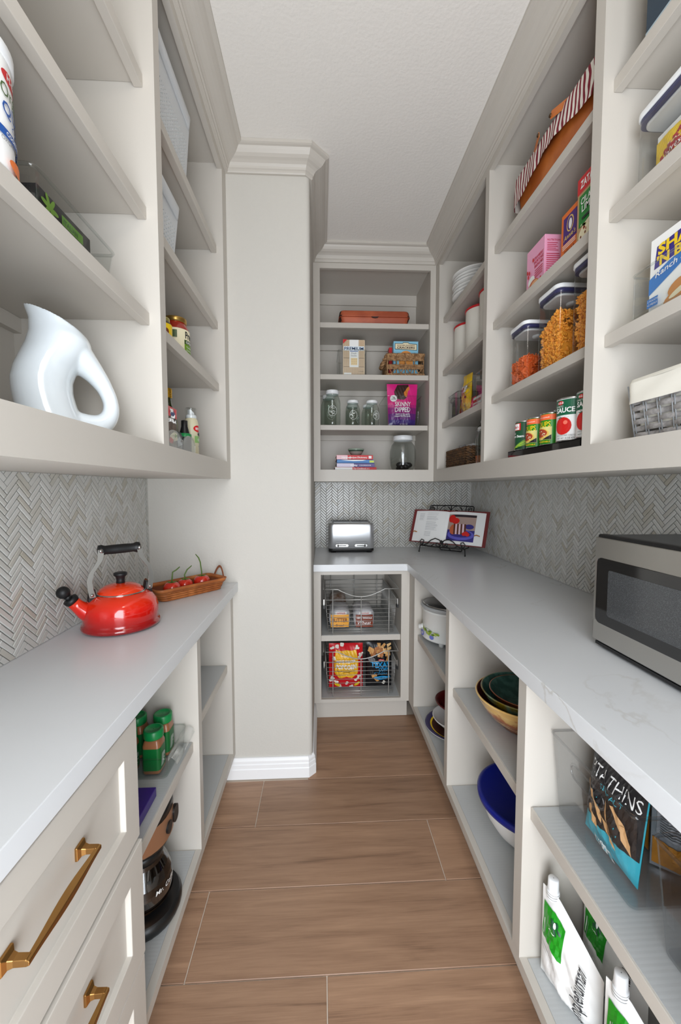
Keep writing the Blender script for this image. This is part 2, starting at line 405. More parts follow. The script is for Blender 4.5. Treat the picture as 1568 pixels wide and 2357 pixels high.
# ---------------------------------------------------------------- herringbone backsplash
def herring(Lu, H, ox, oz):
    wv, n = 0.01425, 4; tiles = []
    R = int((Lu+H)/wv)+48
    for k in range(-R, R):
        for mm in range(-R//8-2, R//8+3):
            for kind in (0, 1):
                if kind == 0: x0, y0, dx, dy = k+2*n*mm, k, n, 1
                else: x0, y0, dx, dy = k, k-2*n+1+2*n*mm, 1, n
                cx, cy = (x0+dx/2)*wv, (y0+dy/2)*wv
                u, v = (cx-cy)/math.sqrt(2)+ox, (cx+cy)/math.sqrt(2)+oz
                if -0.03 < u < Lu+0.03 and -0.03 < v < H+0.03: tiles.append((u, v, kind))
    return tiles
def clip(poly, ax, val, keep_less):
    out = []
    for i in range(len(poly)):
        a, b = poly[i], poly[(i+1) % len(poly)]
        ia = (a[ax] <= val) if keep_less else (a[ax] >= val); ib = (b[ax] <= val) if keep_less else (b[ax] >= val)
        if ia: out.append(a)
        if ia != ib:
            t = (val-a[ax])/(b[ax]-a[ax]); q = [a[0]+t*(b[0]-a[0]), a[1]+t*(b[1]-a[1])]; out.append(tuple(q))
    return out
LT, WT, TH, CH = 0.057-0.0022, 0.01425-0.0022, 0.006, 0.0015
def tilepoly(u, v, kind, g=0.0):
    a = pi/4 if kind == 0 else 3*pi/4; c, s = cos(a), sin(a)
    return [(u+x*c-y*s, v+x*s+y*c) for x, y in ((-LT/2+g, -WT/2+g), (LT/2-g, -WT/2+g), (LT/2-g, WT/2-g), (-LT/2+g, WT/2-g))]
def tile_field(wall, O, U, Lu, H, seen):
    """O lower-left corner on the wall face, U along the wall, normal = U x Z points into the room"""
    U = Vector(U); Z = Vector((0, 0, 1)); N = U.cross(Z); O = Vector(O)
    def W(u, v, h): return O+U*u+Z*v+N*h
    mb = MB(); mb.add([W(0, 0, 0.0015), W(Lu, 0, 0.0015), W(Lu, H, 0.0015), W(0, H, 0.0015)], [(0, 1, 2, 3)], TGROUT)
    mb.build('grout', wall, fix=False)
    T = herring(Lu, H, 0.004, 0.002); singles = []; rest = MB()
    for (u, v, kd) in T:
        p = tilepoly(u, v, kd)
        inside = all(0 < a < Lu and 0 < b < H for a, b in p)
        P = W(u, v, 0)
        if inside: singles.append((seen(P), u, v, kd))
        else:
            q = p
            for ax, val, l in ((0, 0.0005, False), (0, Lu-0.0005, True), (1, 0.0005, False), (1, H-0.0005, True)):
                if len(q) >= 3: q = clip(q, ax, val, l)
            if len(q) >= 3:
                n = len(q); rest.add([W(a, b, 0) for a, b in q]+[W(a, b, TH) for a, b in q], [tuple(range(n, 2*n))]+[(i, (i+1) % n, n+(i+1) % n, n+i) for i in range(n)], TILE2)
    singles.sort(key=lambda t: t[0])
    def shape(mb, u, v, kd, m, wf):
        a, b = tilepoly(u, v, kd), tilepoly(u, v, kd, CH)
        vs = [wf(x, y, 0) for x, y in a]+[wf(x, y, TH-CH) for x, y in a]+[wf(x, y, TH) for x, y in b]
        fs = [(i, (i+1) % 4, 4+(i+1) % 4, 4+i) for i in range(4)]+[(4+i, 4+(i+1) % 4, 8+(i+1) % 4, 8+i) for i in range(4)]+[(8, 9, 10, 11)]
        mb.add(vs, fs, m)
    me = []
    for kd in (0, 1):
        mb = MB(); shape(mb, 0, 0, kd, TILE1, lambda x, y, h: U*x+Z*y+N*h); me.append(mb.mesh('tile'))
    for i, (sc, u, v, kd) in enumerate(singles):
        if i < 300 and sc < 50:
            o = bpy.data.objects.new('tile', me[kd]); COL.objects.link(o); o.parent = wall; o.location = W(u, v, 0)+N*random.uniform(-0.0004, 0.0006)
            o.rotation_euler = (random.uniform(-.012, .012), random.uniform(-.012, .012), random.uniform(-.012, .012))
        else: shape(rest, u, v, kd, TILE2, W)
    o = rest.build('tile_field', wall, fix=False, kind='stuff')
def dist(lo):
    def f(P):
        if P.y < lo: return 99
        return P.length
    return f
tile_field(wall_left, (XL, -0.37, 0.914), (0, 1, 0), CY+0.37, 0.463, dist(0.50))
tile_field(wall_back, (CX, YB, 0.914), (1, 0, 0), XR-CX, 0.463, dist(0))
tile_field(wall_right, (XR, YB-0.007, 0.914), (0, -1, 0), YB+0.33, 0.463, dist(1.0))

for nm, b_ in (('wall_left', (XL, XL+0.0065, CY-0.004, CY-0.0004)), ('wall_back', (XR-0.0105, XR-0.0005, YB-0.0105, YB-0.0005))):
    MB().box(*b_, 0.915, 1.3755, M('caulk', rgb(206, 204, 198), .7)).build('caulk_line', bpy.data.objects[nm])
# ---------------------------------------------------------------- crown moulding and baseboard
crown = [(0, 2.660), (0.010, 2.660), (0.013, 2.664), (0.013, 2.672), (0.018, 2.675), (0.020, 2.682), (0.026, 2.690), (0.036, 2.696), (0.046, 2.700), (0.056, 2.707), (0.064, 2.717), (0.069, 2.725), (0.077, 2.727), (0.083, 2.730), (0.083, 2.7415), (0, 2.7415)]
path = [(0.691, -0.46), (0.691, 2.431), (CX, 2.431), (CX, CY+0.022), (CX-0.022, CY), (-0.40, CY), (-0.40, -0.46)]
# offsets point into the room (to the left of travel)
def offs(path, i):
    def nrm(a, b):
        d = Vector((b[0]-a[0], b[1]-a[1])).normalized(); return Vector((-d.y, d.x))
    n = len(path)
    if i == 0: return nrm(path[0], path[1])
    if i == n-1: return nrm(path[-2], path[-1])
    a, b = nrm(path[i-1], path[i]), nrm(path[i], path[i+1]); s = a+b; return s/(s.dot(a))
labs = ['crown moulding over the right cabinets', 'crown moulding over the back cabinet', 'crown moulding along the side of the wall column', 'clipped corner piece of the crown moulding on the wall column', 'crown moulding across the face of the wall column', 'crown moulding over the left cabinets']
for i in range(6):
    mb = MB(); loops = []
    for j in (i, i+1):
        o = offs(path, j); loops.append([(path[j][0]+o.x*d, path[j][1]+o.y*d, z) for d, z in crown])
    mb.loft(loops, PAINT, smooth=False); structure(mb.build('trim_%d' % (i+1), None), labs[i])
bb = [(0, 0), (0.016, 0), (0.016, 0.045), (0.0135, 0.049), (0.0135, 0.066), (0.011, 0.070), (0.011, 0.082), (0.006, 0.092), (0.006, 0.097), (0, 0.097)]
bpath = [(CX, 2.27), (CX, CY+0.022), (CX-0.022, CY), (-0.445, CY)]
for i, nm in enumerate(['baseboard_back', 'baseboard_corner', 'baseboard_left']):
    loops = []
    for j in (i, i+1):
        o = offs(bpath, j); loops.append([(bpath[j][0]+o.x*d, bpath[j][1]+o.y*d, z) for d, z in bb])
    structure(MB().loft(loops, WHITEP, smooth=False).build(nm, None, kind='structure'))

# ---------------------------------------------------------------- cabinets
def shelf_mesh(u0, u1, y0, y1, zt, m=PAINT, tn=0.03, tp=0.019, dn=0.021):
    return MB().box(u0, u1, y0, y0+dn, zt-tn, zt, m).box(u0, u1, y0+dn, y1, zt-tp, zt, m)
def upper(name, label, loc, rz, W, D, sl, sr, shelves, cut=0.0, extra=0):
    """open wall cabinet; local x along the run, local y into the wall, face at y=0"""
    t = thing(name, label, 'cabinet', (loc[0], loc[1], 1.376), rz, 'open wall cabinets'); Z = lambda z: z-1.376
    f = 0.019
    MB().box(0, sl, 0, f, Z(1.376), Z(2.662), PAINT).build('stile', t)
    MB().box(W-sr, W, 0, f, Z(1.376), Z(2.662), PAINT).build('stile', t)
    MB().box(sl, W-sr, 0, f, Z(1.376), Z(1.447), PAINT).build('bottom_rail', t)
    MB().box(sl, W-sr, 0, f, Z(2.630), Z(2.662), PAINT).build('top_rail', t)
    MB().box(0, sl, f, D, Z(1.377), Z(2.70), PAINT).build('side_panel', t)
    MB().box(W-sr, W, f, D, Z(1.377), Z(2.70), PAINT).build('side_panel', t)
    MB().box(sl, W-sr, D-0.008, D, Z(1.377), Z(2.70), PAINT).build('back_panel', t)
    MB().box(sl, W-sr, f, D-0.008, Z(1.377), Z(1.447), PAINT).build('bottom_panel', t)
    MB().box(sl, W-sr, f, D-0.008, Z(2.652), Z(2.67), PAINT).build('top_panel', t)
    for i, z in enumerate(shelves):
        shelf_mesh(sl+0.0004, W-sr-0.0004, 0.027, D-0.009, Z(z)).build('shelf', t, bevel=0.0012, seg=2)
        MB().box(sl, W-sr, D-0.027, D-0.0081, Z(z)-0.055, Z(z)-0.0195, PAINT).build('cleat', t)
    MB().box(sl, W-sr, D-0.020, D-0.0081, Z(2.580), Z(2.6515), PAINT).build('cleat', t)
    MB().box(sl, W-sr, D-0.016, D-0.0081, Z(1.4471), Z(1.465), PAINT).build('cleat', t)
    return t
SR = [1.72, 2.024, 2.33]; SL = [1.771, 2.024, 2.33]
DR = XR-0.691-0.003; DL = -XL-0.40-0.003; DB = YB-2.431-0.003
upper('wall_cabinet', 'open wall cabinet in the far right corner holding plates and tall canisters', (0.691, 2.802), RR, 2.802-1.6925, DR, 2.802-2.366, 0.0175, SR)
upper('wall_cabinet', 'open wall cabinet at middle right holding soup cans and cracker containers', (0.691, 1.6925), RR, 0.674, DR, 0.0175, 0.0175, SR)
upper('wall_cabinet', 'open wall cabinet nearest on the right, above the microwave', (0.691, 1.0185), RR, 0.674, DR, 0.0175, 0.0175, SR)
upper('wall_cabinet', 'open wall cabinet on the right beyond the picture edge', (0.691, 0.3445), RR, 0.674, DR, 0.0175, 0.0175, SR)
upper('wall_cabinet', 'open wall cabinet on the left against the wall column', (-0.40, 1.0600), LL, 1.785-1.0600, DL, 0.0175, 0.065, SL)
upper('wall_cabinet', 'open wall cabinet nearest on the left, above the kettle', (-0.40, 0.3430), LL, 0.7170, DL, 0.0175, 0.0175, SL)
upper('wall_cabinet', 'open wall cabinet on the left beyond the picture edge', (-0.40, -0.3700), LL, 0.7130, DL, 0.0175, 0.0175, SL)
upper('wall_cabinet', 'open wall cabinet on the back wall above the toaster', (CX+0.001, 2.431), BB, 0.691-CX-0.002, DB, 0.040, 0.033, SR)

def lower(name, label, loc, rz, W, D, sl, sr, shelf, ztop_open=0.875-0.002, zb=0.115, zf=0.145, toe=0.045, mid=None, liner=True, toprail=0.0):
    t = thing(name, label, 'cabinet', (loc[0], loc[1], 0), rz, 'open base cabinets'); f = 0.019; ZT = 0.8738
    MB().box(0, sl, 0, f, zb, ZT, PAINT).build('stile', t)
    MB().box(W-sr, W, 0, f, zb, ZT, PAINT).build('stile', t)
    MB().box(sl, W-sr, 0, f, zb, zf, PAINT).build('bottom_rail', t)
    if toprail: MB().box(sl, W-sr, 0, f, ZT-toprail, ZT, PAINT).build('top_rail', t)
    MB().box(0, sl, f, D, zb, ZT, PAINT).build('side_panel', t)
    MB().box(W-sr, W, f, D, zb, ZT, PAINT).build('side_panel', t)
    MB().box(sl, W-sr, D-0.008, D, 0.1, ZT, PAINT).build('back_panel', t)
    MB().box(sl, W-sr, f, D-0.008, zb, zf-0.001, PAINT).build('bottom_panel', t)
    MB().box(0, W, toe, toe+0.014, 0.001, zb-0.0005, PAINT).build('toe_kick', t)
    if liner: liner_mesh(sl+0.004, W-sr-0.004, 0.020, D-0.012, zf-0.001).build('liner', t, label='grey ribbed shelf liner', fix=False)
    for z in shelf:
        shelf_mesh(sl+0.0004, W-sr-0.0004, 0.019, D-0.009, z, tn=0.032).build('shelf', t, bevel=0.0012, seg=2)
        if liner: liner_mesh(sl+0.004, W-sr-0.004, 0.023, D-0.012, z).build('liner', t, label='grey ribbed shelf liner', fix=False)
    return t
def liner_mesh(x0, x1, y0, y1, z):
    mb = MB(); n = max(2, int((x1-x0)/0.0045)); vs = []; 
    for i in range(n+1):
        x = x0+(x1-x0)*i/n; h = z+0.0012+(0.0001 if i % 2 else 0)
        vs += [(x, y0, h), (x, y1, h)]
    mb.add(vs, [(2*i, 2*i+2, 2*i+3, 2*i+1) for i in range(n)], LINER)
    mb.add([(x0, y0, z), (x1, y0, z), (x1, y0, z+0.0015), (x0, y0, z+0.0015)], [(0, 1, 2, 3)], LINER)
    return mb
FX, LFX, FY = 0.497, -0.400, 2.200
DRL = XR-FX-0.003; DLL = -XL+LFX-0.003; DBL = YB-FY-0.003
lower('base_cabinet', 'open base cabinet in the far right corner with slow cooker and plates', (FX, 2.802), RR, 2.802-1.526, DRL, 2.802-2.085, 0.0185, [0.545], toe=0.045)
lower('base_cabinet', 'open base cabinet at middle right holding pottery bowls', (FX, 1.526), RR, 0.5875, DRL, 0.0185, 0.0185, [0.545])
lower('base_cabinet', 'open base cabinet nearest on the right with snack bins and soap pouches', (FX, 0.9385), RR, 0.5875, DRL, 0.0185, 0.0185, [0.545])
lower('base_cabinet', 'open base cabinet on the right beyond the picture edge', (FX, 0.351), RR, 0.5875, DRL, 0.0185, 0.0185, [0.545])
lower('base_cabinet', 'empty open base cabinet on the left against the wall column', (LFX, 1.2845), LL, 1.785-1.2845, DLL, 0.0165, 0.045, [0.553], toe=0.040)
lower('base_cabinet', 'open base cabinet on the left holding the coffee maker and spice jars', (LFX, 0.8185), LL, 1.2845-0.8185, DLL, 0.012, 0.0165, [0.512], toe=0.040)
t = lower('base_cabinet', 'base cabinet under the toaster with two pull-out wire baskets', (CX+0.001, FY), BB, FX-CX-0.002, DBL, 0.040, 0.047, [0.498], zb=0.115, zf=0.135, toe=0.05, toprail=0.022)

# drawer cabinet nearest on the left
t = thing('drawer_cabinet', 'white-grey drawer cabinet at lower left with brass bar pulls', 'cabinet', (LFX, 0.288, 0), LL)
W, D = 0.817-0.288, DLL
MB().box(0, W, 0.002, D, 0.115, 0.8738, PAINT).build('body', t)
MB().box(0, W, 0.04, 0.054, 0.001, 0.1145, PAINT).build('toe_kick', t)
BRASS = M('brushed_brass', rgb(176, 132, 78), 0.27, metal=1.0, bump=(300, 0.02, 0.0005))
def drawer(z0, z1, push):
    """shaker drawer front: frame with a recessed panel"""
    y0 = -0.0155-push; y1 = 0.0015; fr = 0.055; rec = 0.010
    mb = MB()
    O = [(0.002, z0), (W-0.001, z0), (W-0.001, z1), (0.002, z1)]
    a = [(0.002+fr, z0+fr), (W-0.001-fr, z0+fr), (W-0.001-fr, z1-fr), (0.002+fr, z1-fr)]
    b = [(x+(0.002 if i in (0, 3) else -0.002), z+(0.002 if i < 2 else -0.002)) for i, (x, z) in enumerate(a)]
    vs = [(x, y0, z) for x, z in O]+[(x, y0, z) for x, z in a]+[(x, y0+rec, z) for x, z in b]+[(x, y1, z) for x, z in O]
    fs = [(i, (i+1) % 4, 4+(i+1) % 4, 4+i) for i in range(4)]+[(4+i, 4+(i+1) % 4, 8+(i+1) % 4, 8+i) for i in range(4)]+[(8, 9, 10, 11)]
    fs += [(12+i, 12+(i+1) % 4, (i+1) % 4, i) for i in range(4)]+[(15, 14, 13, 12)]
    mb.add(vs, fs, PAINT); d = mb.build('drawer_front', t, bevel=0.0015, seg=2)
    return d, y0+rec
def pull(parent, x0, x1, z, yb):
    """brass pull: square feet, posts flaring to them, bar swelling at the middle; yb = surface it stands on"""
    mb = MB(); off = 0.030
    for x in (x0, x1):
        mb.loft([[(x-0.011, yb, z-0.011), (x+0.011, yb, z-0.011), (x+0.011, yb, z+0.011), (x-0.011, yb, z+0.011)],
                 [(x-0.011, yb-0.004, z-0.011), (x+0.011, yb-0.004, z-0.011), (x+0.011, yb-0.004, z+0.011), (x-0.011, yb-0.004, z+0.011)],
                 [(x-0.0065, yb-0.008, z-0.0065), (x+0.0065, yb-0.008, z-0.0065), (x+0.0065, yb-0.008, z+0.0065), (x-0.0065, yb-0.008, z+0.0065)],
                 [(x-0.005, yb-0.014, z-0.005), (x+0.005, yb-0.014, z-0.005), (x+0.005, yb-0.014, z+0.005), (x-0.005, yb-0.014, z+0.005)],
                 [(x-0.0045, yb-off, z-0.005), (x+0.0045, yb-off, z-0.005), (x+0.0045, yb-off, z+0.005), (x-0.0045, yb-off, z+0.005)]], BRASS, smooth=False)
    loops = []
    for i in range(15):
        s_ = i/14; x = x0-0.005+(x1-x0+0.010)*s_; q = 0.5*(1-cos(2*pi*s_)); hy = 0.0036+0.0022*q; hz = 0.0048+0.0038*q
        loops.append([(x, yb-off-hy, z-hz*.6), (x, yb-off-hy, z+hz*.6), (x, yb-off+hy-0.001, z+hz), (x, yb-off+hy-0.001, z-hz)])
    mb.loft(loops, BRASS, smooth=False)
    mb.build('handle', parent, bevel=0.0008, seg=2)
for z0, z1, push, hz in ((0.608, 0.862, 0, 0.752), (0.347, 0.600, 0.004, 0.500), (0.118, 0.340, 0.002, 0.25)):
    d, yb = drawer(z0, z1, push); pull(d, 0.478-0.288, 0.630-0.288, hz, yb)
lower('base_cabinet', 'open base cabinet on the left beyond the picture edge', (LFX, -0.37), LL, 0.657, DLL, 0.0165, 0.0165, [0.553], toe=0.04)

# ---------------------------------------------------------------- worktops
o = MB().prism([(XL+0.0005, -0.37), (-0.376, -0.37), (-0.376, CY-0.001), (XL+0.0005, CY-0.001)], 0.8745, 0.9135, QUARTZ).build('countertop', None, bevel=0.0015)
tag(o, 'pale grey quartz worktop along the left wall under the red kettle', 'countertop')
o = MB().prism([(CX+0.0005, 2.176), (0.477, 2.176), (0.477, -0.33), (XR-0.0005, -0.33), (XR-0.0005, YB-0.001), (CX+0.0005, YB-0.001)], 0.8745, 0.9135, QUARTZ).build('countertop', None, bevel=0.0015)
tag(o, 'L-shaped pale grey quartz worktop running from the toaster to the microwave', 'countertop')
# added lamp body around the overhead fill light, out of view
t = thing('added_fill_lamp', 'added fill lamp with an open wire cage, unseen above the picture', 'lamp', (0.12, 0.10, 2.40))
MB().lathe([(0.001, 0.341), (0.06, 0.341), (0.06, 0.325), (0.001, 0.32)], WHITEP, n=32).tube([(0, 0, 0.325), (0, 0, 0.19)], 0.004, WHITEP).build('stem', t)
mb = MB(); mb.lathe([(0.001, 0.20), (0.03, 0.195), (0.032, 0.16), (0.02, 0.155)], WHITEP, n=24)
for i in range(6): mb.tube([(0.13*sin(a_*pi/10)*cos(i*pi/3), 0.13*sin(a_*pi/10)*sin(i*pi/3), 0.03+0.15*cos(a_*pi/10)) for a_ in range(1, 11)], 0.002, WHITEP, n=5)
mb.build('cage', t)

# ================================================================ things on the shelves
SB = [1.447, 1.7205, 2.0245, 2.3305]          # surfaces, right and back cabinets (bottom, then shelves)
SLf = [1.447, 1.7715, 2.0245, 2.3305]         # left cabinets
def carton(name, label, loc, rz, w, d, h, m, front=None, side=None, side_left=False, group=None, tilt=0, edge=None):
    t = thing(name, label, 'box', loc, rz, group)
    if tilt: t.rotation_euler = (tilt, 0, rz)
    b = MB().box(-w/2, w/2, -d/2, d/2, 0.0005, h, m).build('carton', t, bevel=0.0012, seg=1)
    if front: a = Art((-w/2, -d/2, 0), (1, 0, 0), (0, 0, 1)); front(a); a.build('front_print', t)
    if side:
        a = Art((-w/2, d/2, 0), (0, -1, 0), (0, 0, 1)) if side_left else Art((w/2, -d/2, 0), (0, 1, 0), (0, 0, 1))
        side(a); a.build('side_print', t)
    return t
def bin_(name, label, loc, rz, w, d, h, m, flare=0.0, th=0.0022, hole=None, group=None, rim=0.0025, cr=0.012, cat='bin'):
    """clear open-top bin: thin walls, floor, thicker rim; hole=(width,height,from top) handle slot on the front"""
    t = thing(name, label, cat, loc, rz, group); mb = MB()
    def loop(k, z, ins=0): return [(x, y, z) for x, y in rrect(w-2*flare*(1-k)-2*ins, d-2*flare*(1-k)-2*ins, cr, 3)]
    if hole:
        hw, hh, ht = hole; z1 = h-ht; z0 = z1-hh; n = len(loop(1, h))
        # walls in bands, leaving the slot open on the front face
        fr = -d/2
        lv = [0.001, z0, z1, h]
        for a, b_ in zip(lv[:-1], lv[1:]):
            l0, l1 = loop(a/h, a), loop(b_/h, b_)
            for i in range(n):
                p, q = l0[i], l0[(i+1) % n]; p1, q1 = l1[i], l1[(i+1) % n]
                isf = abs(p[1]-q[1]) < 1e-6 and p[1] < 0 and abs(p[0]-q[0]) > w*0.3
                if isf and a == z0:
                    for s_ in (-1, 1):
                        e0 = max(p[0], q[0])*s_; e1 = max(p1[0], q1[0])*s_
                        mb.add([(e0, p[1], a), (s_*hw/2, p[1], a), (s_*hw/2, p1[1], b_), (e1, p1[1], b_)], [(0, 1, 2, 3)], m)
                else: mb.add([p, q, q1, p1], [(0, 1, 2, 3)], m)
        mb.tube([(x, fr+flare*(1-z/h)-0.001, z) for x, z in [(a_, (z0+z1)/2+b2) for a_, b2 in rrect(hw, hh, hh*0.45, 5)]], 0.0022, m, n=6, closed=True)
    else: mb.loft([loop(0, 0.001), loop(1, h)], m, cap=False, smooth=False)
    mb.add(loop(0, 0.001), [tuple(range(len(loop(0, 0))))], m)
    mb.add(loop(0, 0.004, th), [tuple(range(len(loop(0, 0))))], m)
    mb.build('body', t, fix=False)
    R_ = MB(); R_.tube(loop(1, h), rim, m, n=6, closed=True); R_.build('rim', t)
    return t
def pouch_fn(w, h, T, seed=0, bot=0.25, top=0.0, power=2.2):
    rnd = random.Random(seed); ph = [rnd.uniform(0, 6) for _ in range(6)]
    def b(u, v):
        x, y = 2*u/w-1, v/h
        e = max(0, 1-abs(x)**power); f = (min(1, y/bot)**0.5 if bot else 1)*max(0, 1-y**3*(1-top))
        if not bot: f = max(0, 1-abs(2*y-1)**3)
        wr = 0.0014*sin(x*9+ph[0]+y*7)+0.0011*sin(y*23+ph[1]+x*4)+0.0008*sin((x+y)*31+ph[2])
        return (T/2)*e*f+wr*e*f*2.2
    return b
def pouch(name, label, cat, loc, rz, w, h, T, m, art=None, seed=0, bot=0.25, group=None, tilt=0, taper=0.0, back=None, lean=0, crimp=True, top=0.0, power=2.2):
    """filled bag; local front -y"""
    t = thing(name, label, cat, loc, rz, group); t.rotation_euler = (tilt, lean, rz)
    b = pouch_fn(w, h, T, seed, bot, top, power); mb = MB()
    def tp(x, v): return x*(1+taper*(v-0.5))
    mb.grid(lambda u, v: (tp((u-0.5)*w, v), -b(u*w, v*h)-0.0005, v*h+0.001), 34, 40, m)
    mb.grid(lambda u, v: (tp((0.5-u)*w, v), b((1-u)*w, v*h)+0.0005, v*h+0.001), 34, 40, back or m)
    if crimp:
        for k in range(4): mb.box(-tp(w/2, 1)+0.001, tp(w/2, 1)-0.001, -0.0016, 0.0016, h-0.004-k*0.004, h-0.002-k*0.004, m)
    mb.build('bag', t, fix=True)
    if art:
        a = Art((-w/2, 0, 0.001), (1, 0, 0), (0, 0, 1), bulge=lambda u, v: b(min(w, max(0, u)), min(h, max(0, v))))
        if taper:
            op = a.pt
            def pt(u, v, off, op=op):
                p = op(u, v, off); p.x *= (1+taper*(v/h-0.5)); return p
            a.pt = pt
        art(a, w, h); a.build('print', t)
    return t

# ---- back cabinet, top shelf: clay baker
CLAY = M('terracotta', rgb(190, 96, 62), 0.55, noise=(9, rgb(164, 78, 50), 4))
CLAY_DARK = M('dark_clay', rgb(58, 30, 22), 0.6)  # darker brown for the ends and the notch
t = thing('clay_baker', 'long terracotta clay baker with darker ends on the top shelf above the toaster', 'baker', (0.329, 2.56, SB[3]))
def bk(z0, z1, w0, w1, d0, d1, nm):
    mb = MB(); prof = []
    L_ = []
    for k in range(5):
        s_ = k/4; w = w0+(w1-w0)*s_; d = d0+(d1-d0)*s_
        L_.append([(x, y, z0+(z1-z0)*s_) for x, y in rrect(w, d, 0.03, 4)])
    n = len(L_[0]); mb.loft(L_, CLAY)
    o = mb.build(nm, t, bevel=0.004); o.data.materials.append(CLAY_DARK)
    for p in o.data.polygons:
        if abs(p.center.x) > 0.205: p.material_index = 1
bk(0.0, 0.044, 0.405, 0.432, 0.15, 0.17, 'dish'); bk(0.0445, 0.084, 0.440, 0.425, 0.176, 0.150, 'lid')
MB().prism([(0.022*cos(a_*pi/8-pi), -0.009*sin(a_*pi/8)) for a_ in range(9)], -0.006, 0.0, CLAY_DARK, axis='y').build('thumb_notch', t, loc=(0, -0.086, 0.0435))
# ---- back cabinet, second shelf
def f_prem(a):
    w, h = 0.134, 0.212
    a.rect(0, 0, w, h, M('cracker_beige', rgb(214, 190, 158), 0.5))
    for (v0, v1) in ((0.003, 0.044), (0.051, 0.098), (0.104, 0.150), (0.166, 0.208)):
        for i in range(18):
            u = 0.006+i*0.0069
            a.mb.add([a.pt(u, v0, 0.0008), a.pt(u+0.0022, v0, 0.0008), a.pt(u+0.0022, v1, 0.0008), a.pt(u, v1, 0.0008)], [(0, 1, 2, 3)], M('cracker_shade', rgb(168, 132, 98), 0.5))
        a.rect(0.004, v0-0.003, w-0.008, 0.003, M('cracker_gap', rgb(120, 96, 78), 0.5))
    a.rect(0.040, 0.048, 0.056, 0.164, W_); a.rect(0.004, 0.147, w-0.008, 0.026, M('prem_band', rgb(226, 236, 243), 0.5))
    a.text('PREMIUM', w/2, 0.150, 0.018, M('navy_ink', rgb(16, 54, 96), 0.5), bold=0.02, align='c', width=0.118)
    a.rect(0.043, 0.141, 0.050, 0.004, BLU); a.text('Fresh', w/2, 0.126, 0.010, GRY, align='c'); a.text('Stacks', w/2, 0.112, 0.010, GRY, align='c')
    a.rect(0.048, 0.060, 0.040, 0.042, M('saltine', rgb(240, 212, 158), 0.5))
    for i in range(3):
        for j in range(3): a.ell(0.056+i*0.012, 0.069+j*0.012, 0.0035, 0.0018, TAN, rot=0.8, n=8)
    a.poly([(0, h), (0.026, h), (0, h-0.026)], RED); a.text('8 STACKS', 0.126, 0.018, 0.005, K_, align='r'); a.rect(0.006, 0.002, 0.045, 0.010, W_)
t = carton('cracker_box', 'tall beige box of saltine crackers on the shelf above the glass jars', (0.202, 2.535, SB[2]+0.004), BB, 0.134, 0.090, 0.212, W_, f_prem)
bin_('storage_bin', 'clear narrow bin around the beige saltine box', (0.192, 2.60, SB[2]), BB, 0.172, 0.26, 0.150, CLEAR)
SEA = M('seagrass', rgb(182, 142, 100), 0.8, noise=(60, rgb(120, 86, 54), 4, (0.35, 0.65)))
t = thing('seagrass_basket', 'open-weave seagrass basket around the blue cracker box', 'basket', (0.520, 2.575, SB[2]))
def braid(mb, pts, r, m, n=6, tw=0.012):
    """two strands twisted along pts"""
    P = [Vector(p) for p in pts]; L_ = 0; out = [[], []]; seglen = 0.006
    dense = []
    for a, b in zip(P[:-1], P[1:]):
        k = max(1, int((b-a).length/seglen))
        for i in range(k): dense.append(a+(b-a)*i/k)
    dense.append(P[-1])
    for i, p_ in enumerate(dense):
        tn = (dense[min(i+1, len(dense)-1)]-dense[max(i-1, 0)]).normalized(); a_ = Vector((0, 0, 1)) if abs(tn.z) < 0.9 else Vector((1, 0, 0))
        u = tn.cross(a_).normalized(); v = tn.cross(u); ph = i*seglen/tw*pi
        for s_ in (0, 1): out[s_].append(p_+(u*cos(ph+s_*pi)+v*sin(ph+s_*pi))*r*0.55)
    for s_ in (0, 1): mb.tube(out[s_], r*0.75, m, n=5)
def rectpts(w, d, z, off=0): return [(-w/2, -d/2, z), (w/2, -d/2, z), (w/2, d/2, z), (-w/2, d/2, z), (-w/2, -d/2, z)]
mb = MB(); 
for z, r in ((0.008, 0.008), (0.128, 0.009)): braid(mb, rectpts(0.225, 0.19, z), r, SEA, tw=0.014)
mb.build('rim', t)
mb = MB()
for z in (0.047, 0.056, 0.065, 0.098, 0.107, 0.116): braid(mb, rectpts(0.222, 0.187, z), 0.0058, SEA, tw=0.03)
mb.build('weave_band', t)
mb = MB()
for side in range(4):
    L_ = 0.222 if side % 2 == 0 else 0.187; n = 4
    for i in range(n):
        a_ = -L_/2+L_*i/n; b_ = a_+L_/n
        for (p0, p1, z0, z1) in ((a_, (a_+b_)/2, 0.060, 0.016), ((a_+b_)/2, b_, 0.016, 0.060), (a_, (a_+b_)/2, 0.124, 0.100), ((a_+b_)/2, b_, 0.100, 0.124)):
            f_ = (lambda s_: (s_, -0.1, 0)) ; 
            def Q(s_, z, side=side): return {0: (s_, -0.096, z), 1: (0.113, s_, z), 2: (s_, 0.096, z), 3: (-0.113, s_, z)}[side]
            mb.tube([Q(p0, z0), Q(p1, z1)], 0.0032, SEA, n=5)
        mb.tube([Q(a_, 0.008), Q(a_, 0.128)], 0.0034, SEA, n=5)
mb.build('stake', t)
hd = MB(); braid(hd, [(-0.112, -0.07, 0.122)]+[(-0.118-0.018*sin(pi*i/8), -0.07+0.14*i/8, 0.12-0.045*sin(pi*i/8)) for i in range(9)], 0.012, SEA, tw=0.02); hd.build('handle', t)
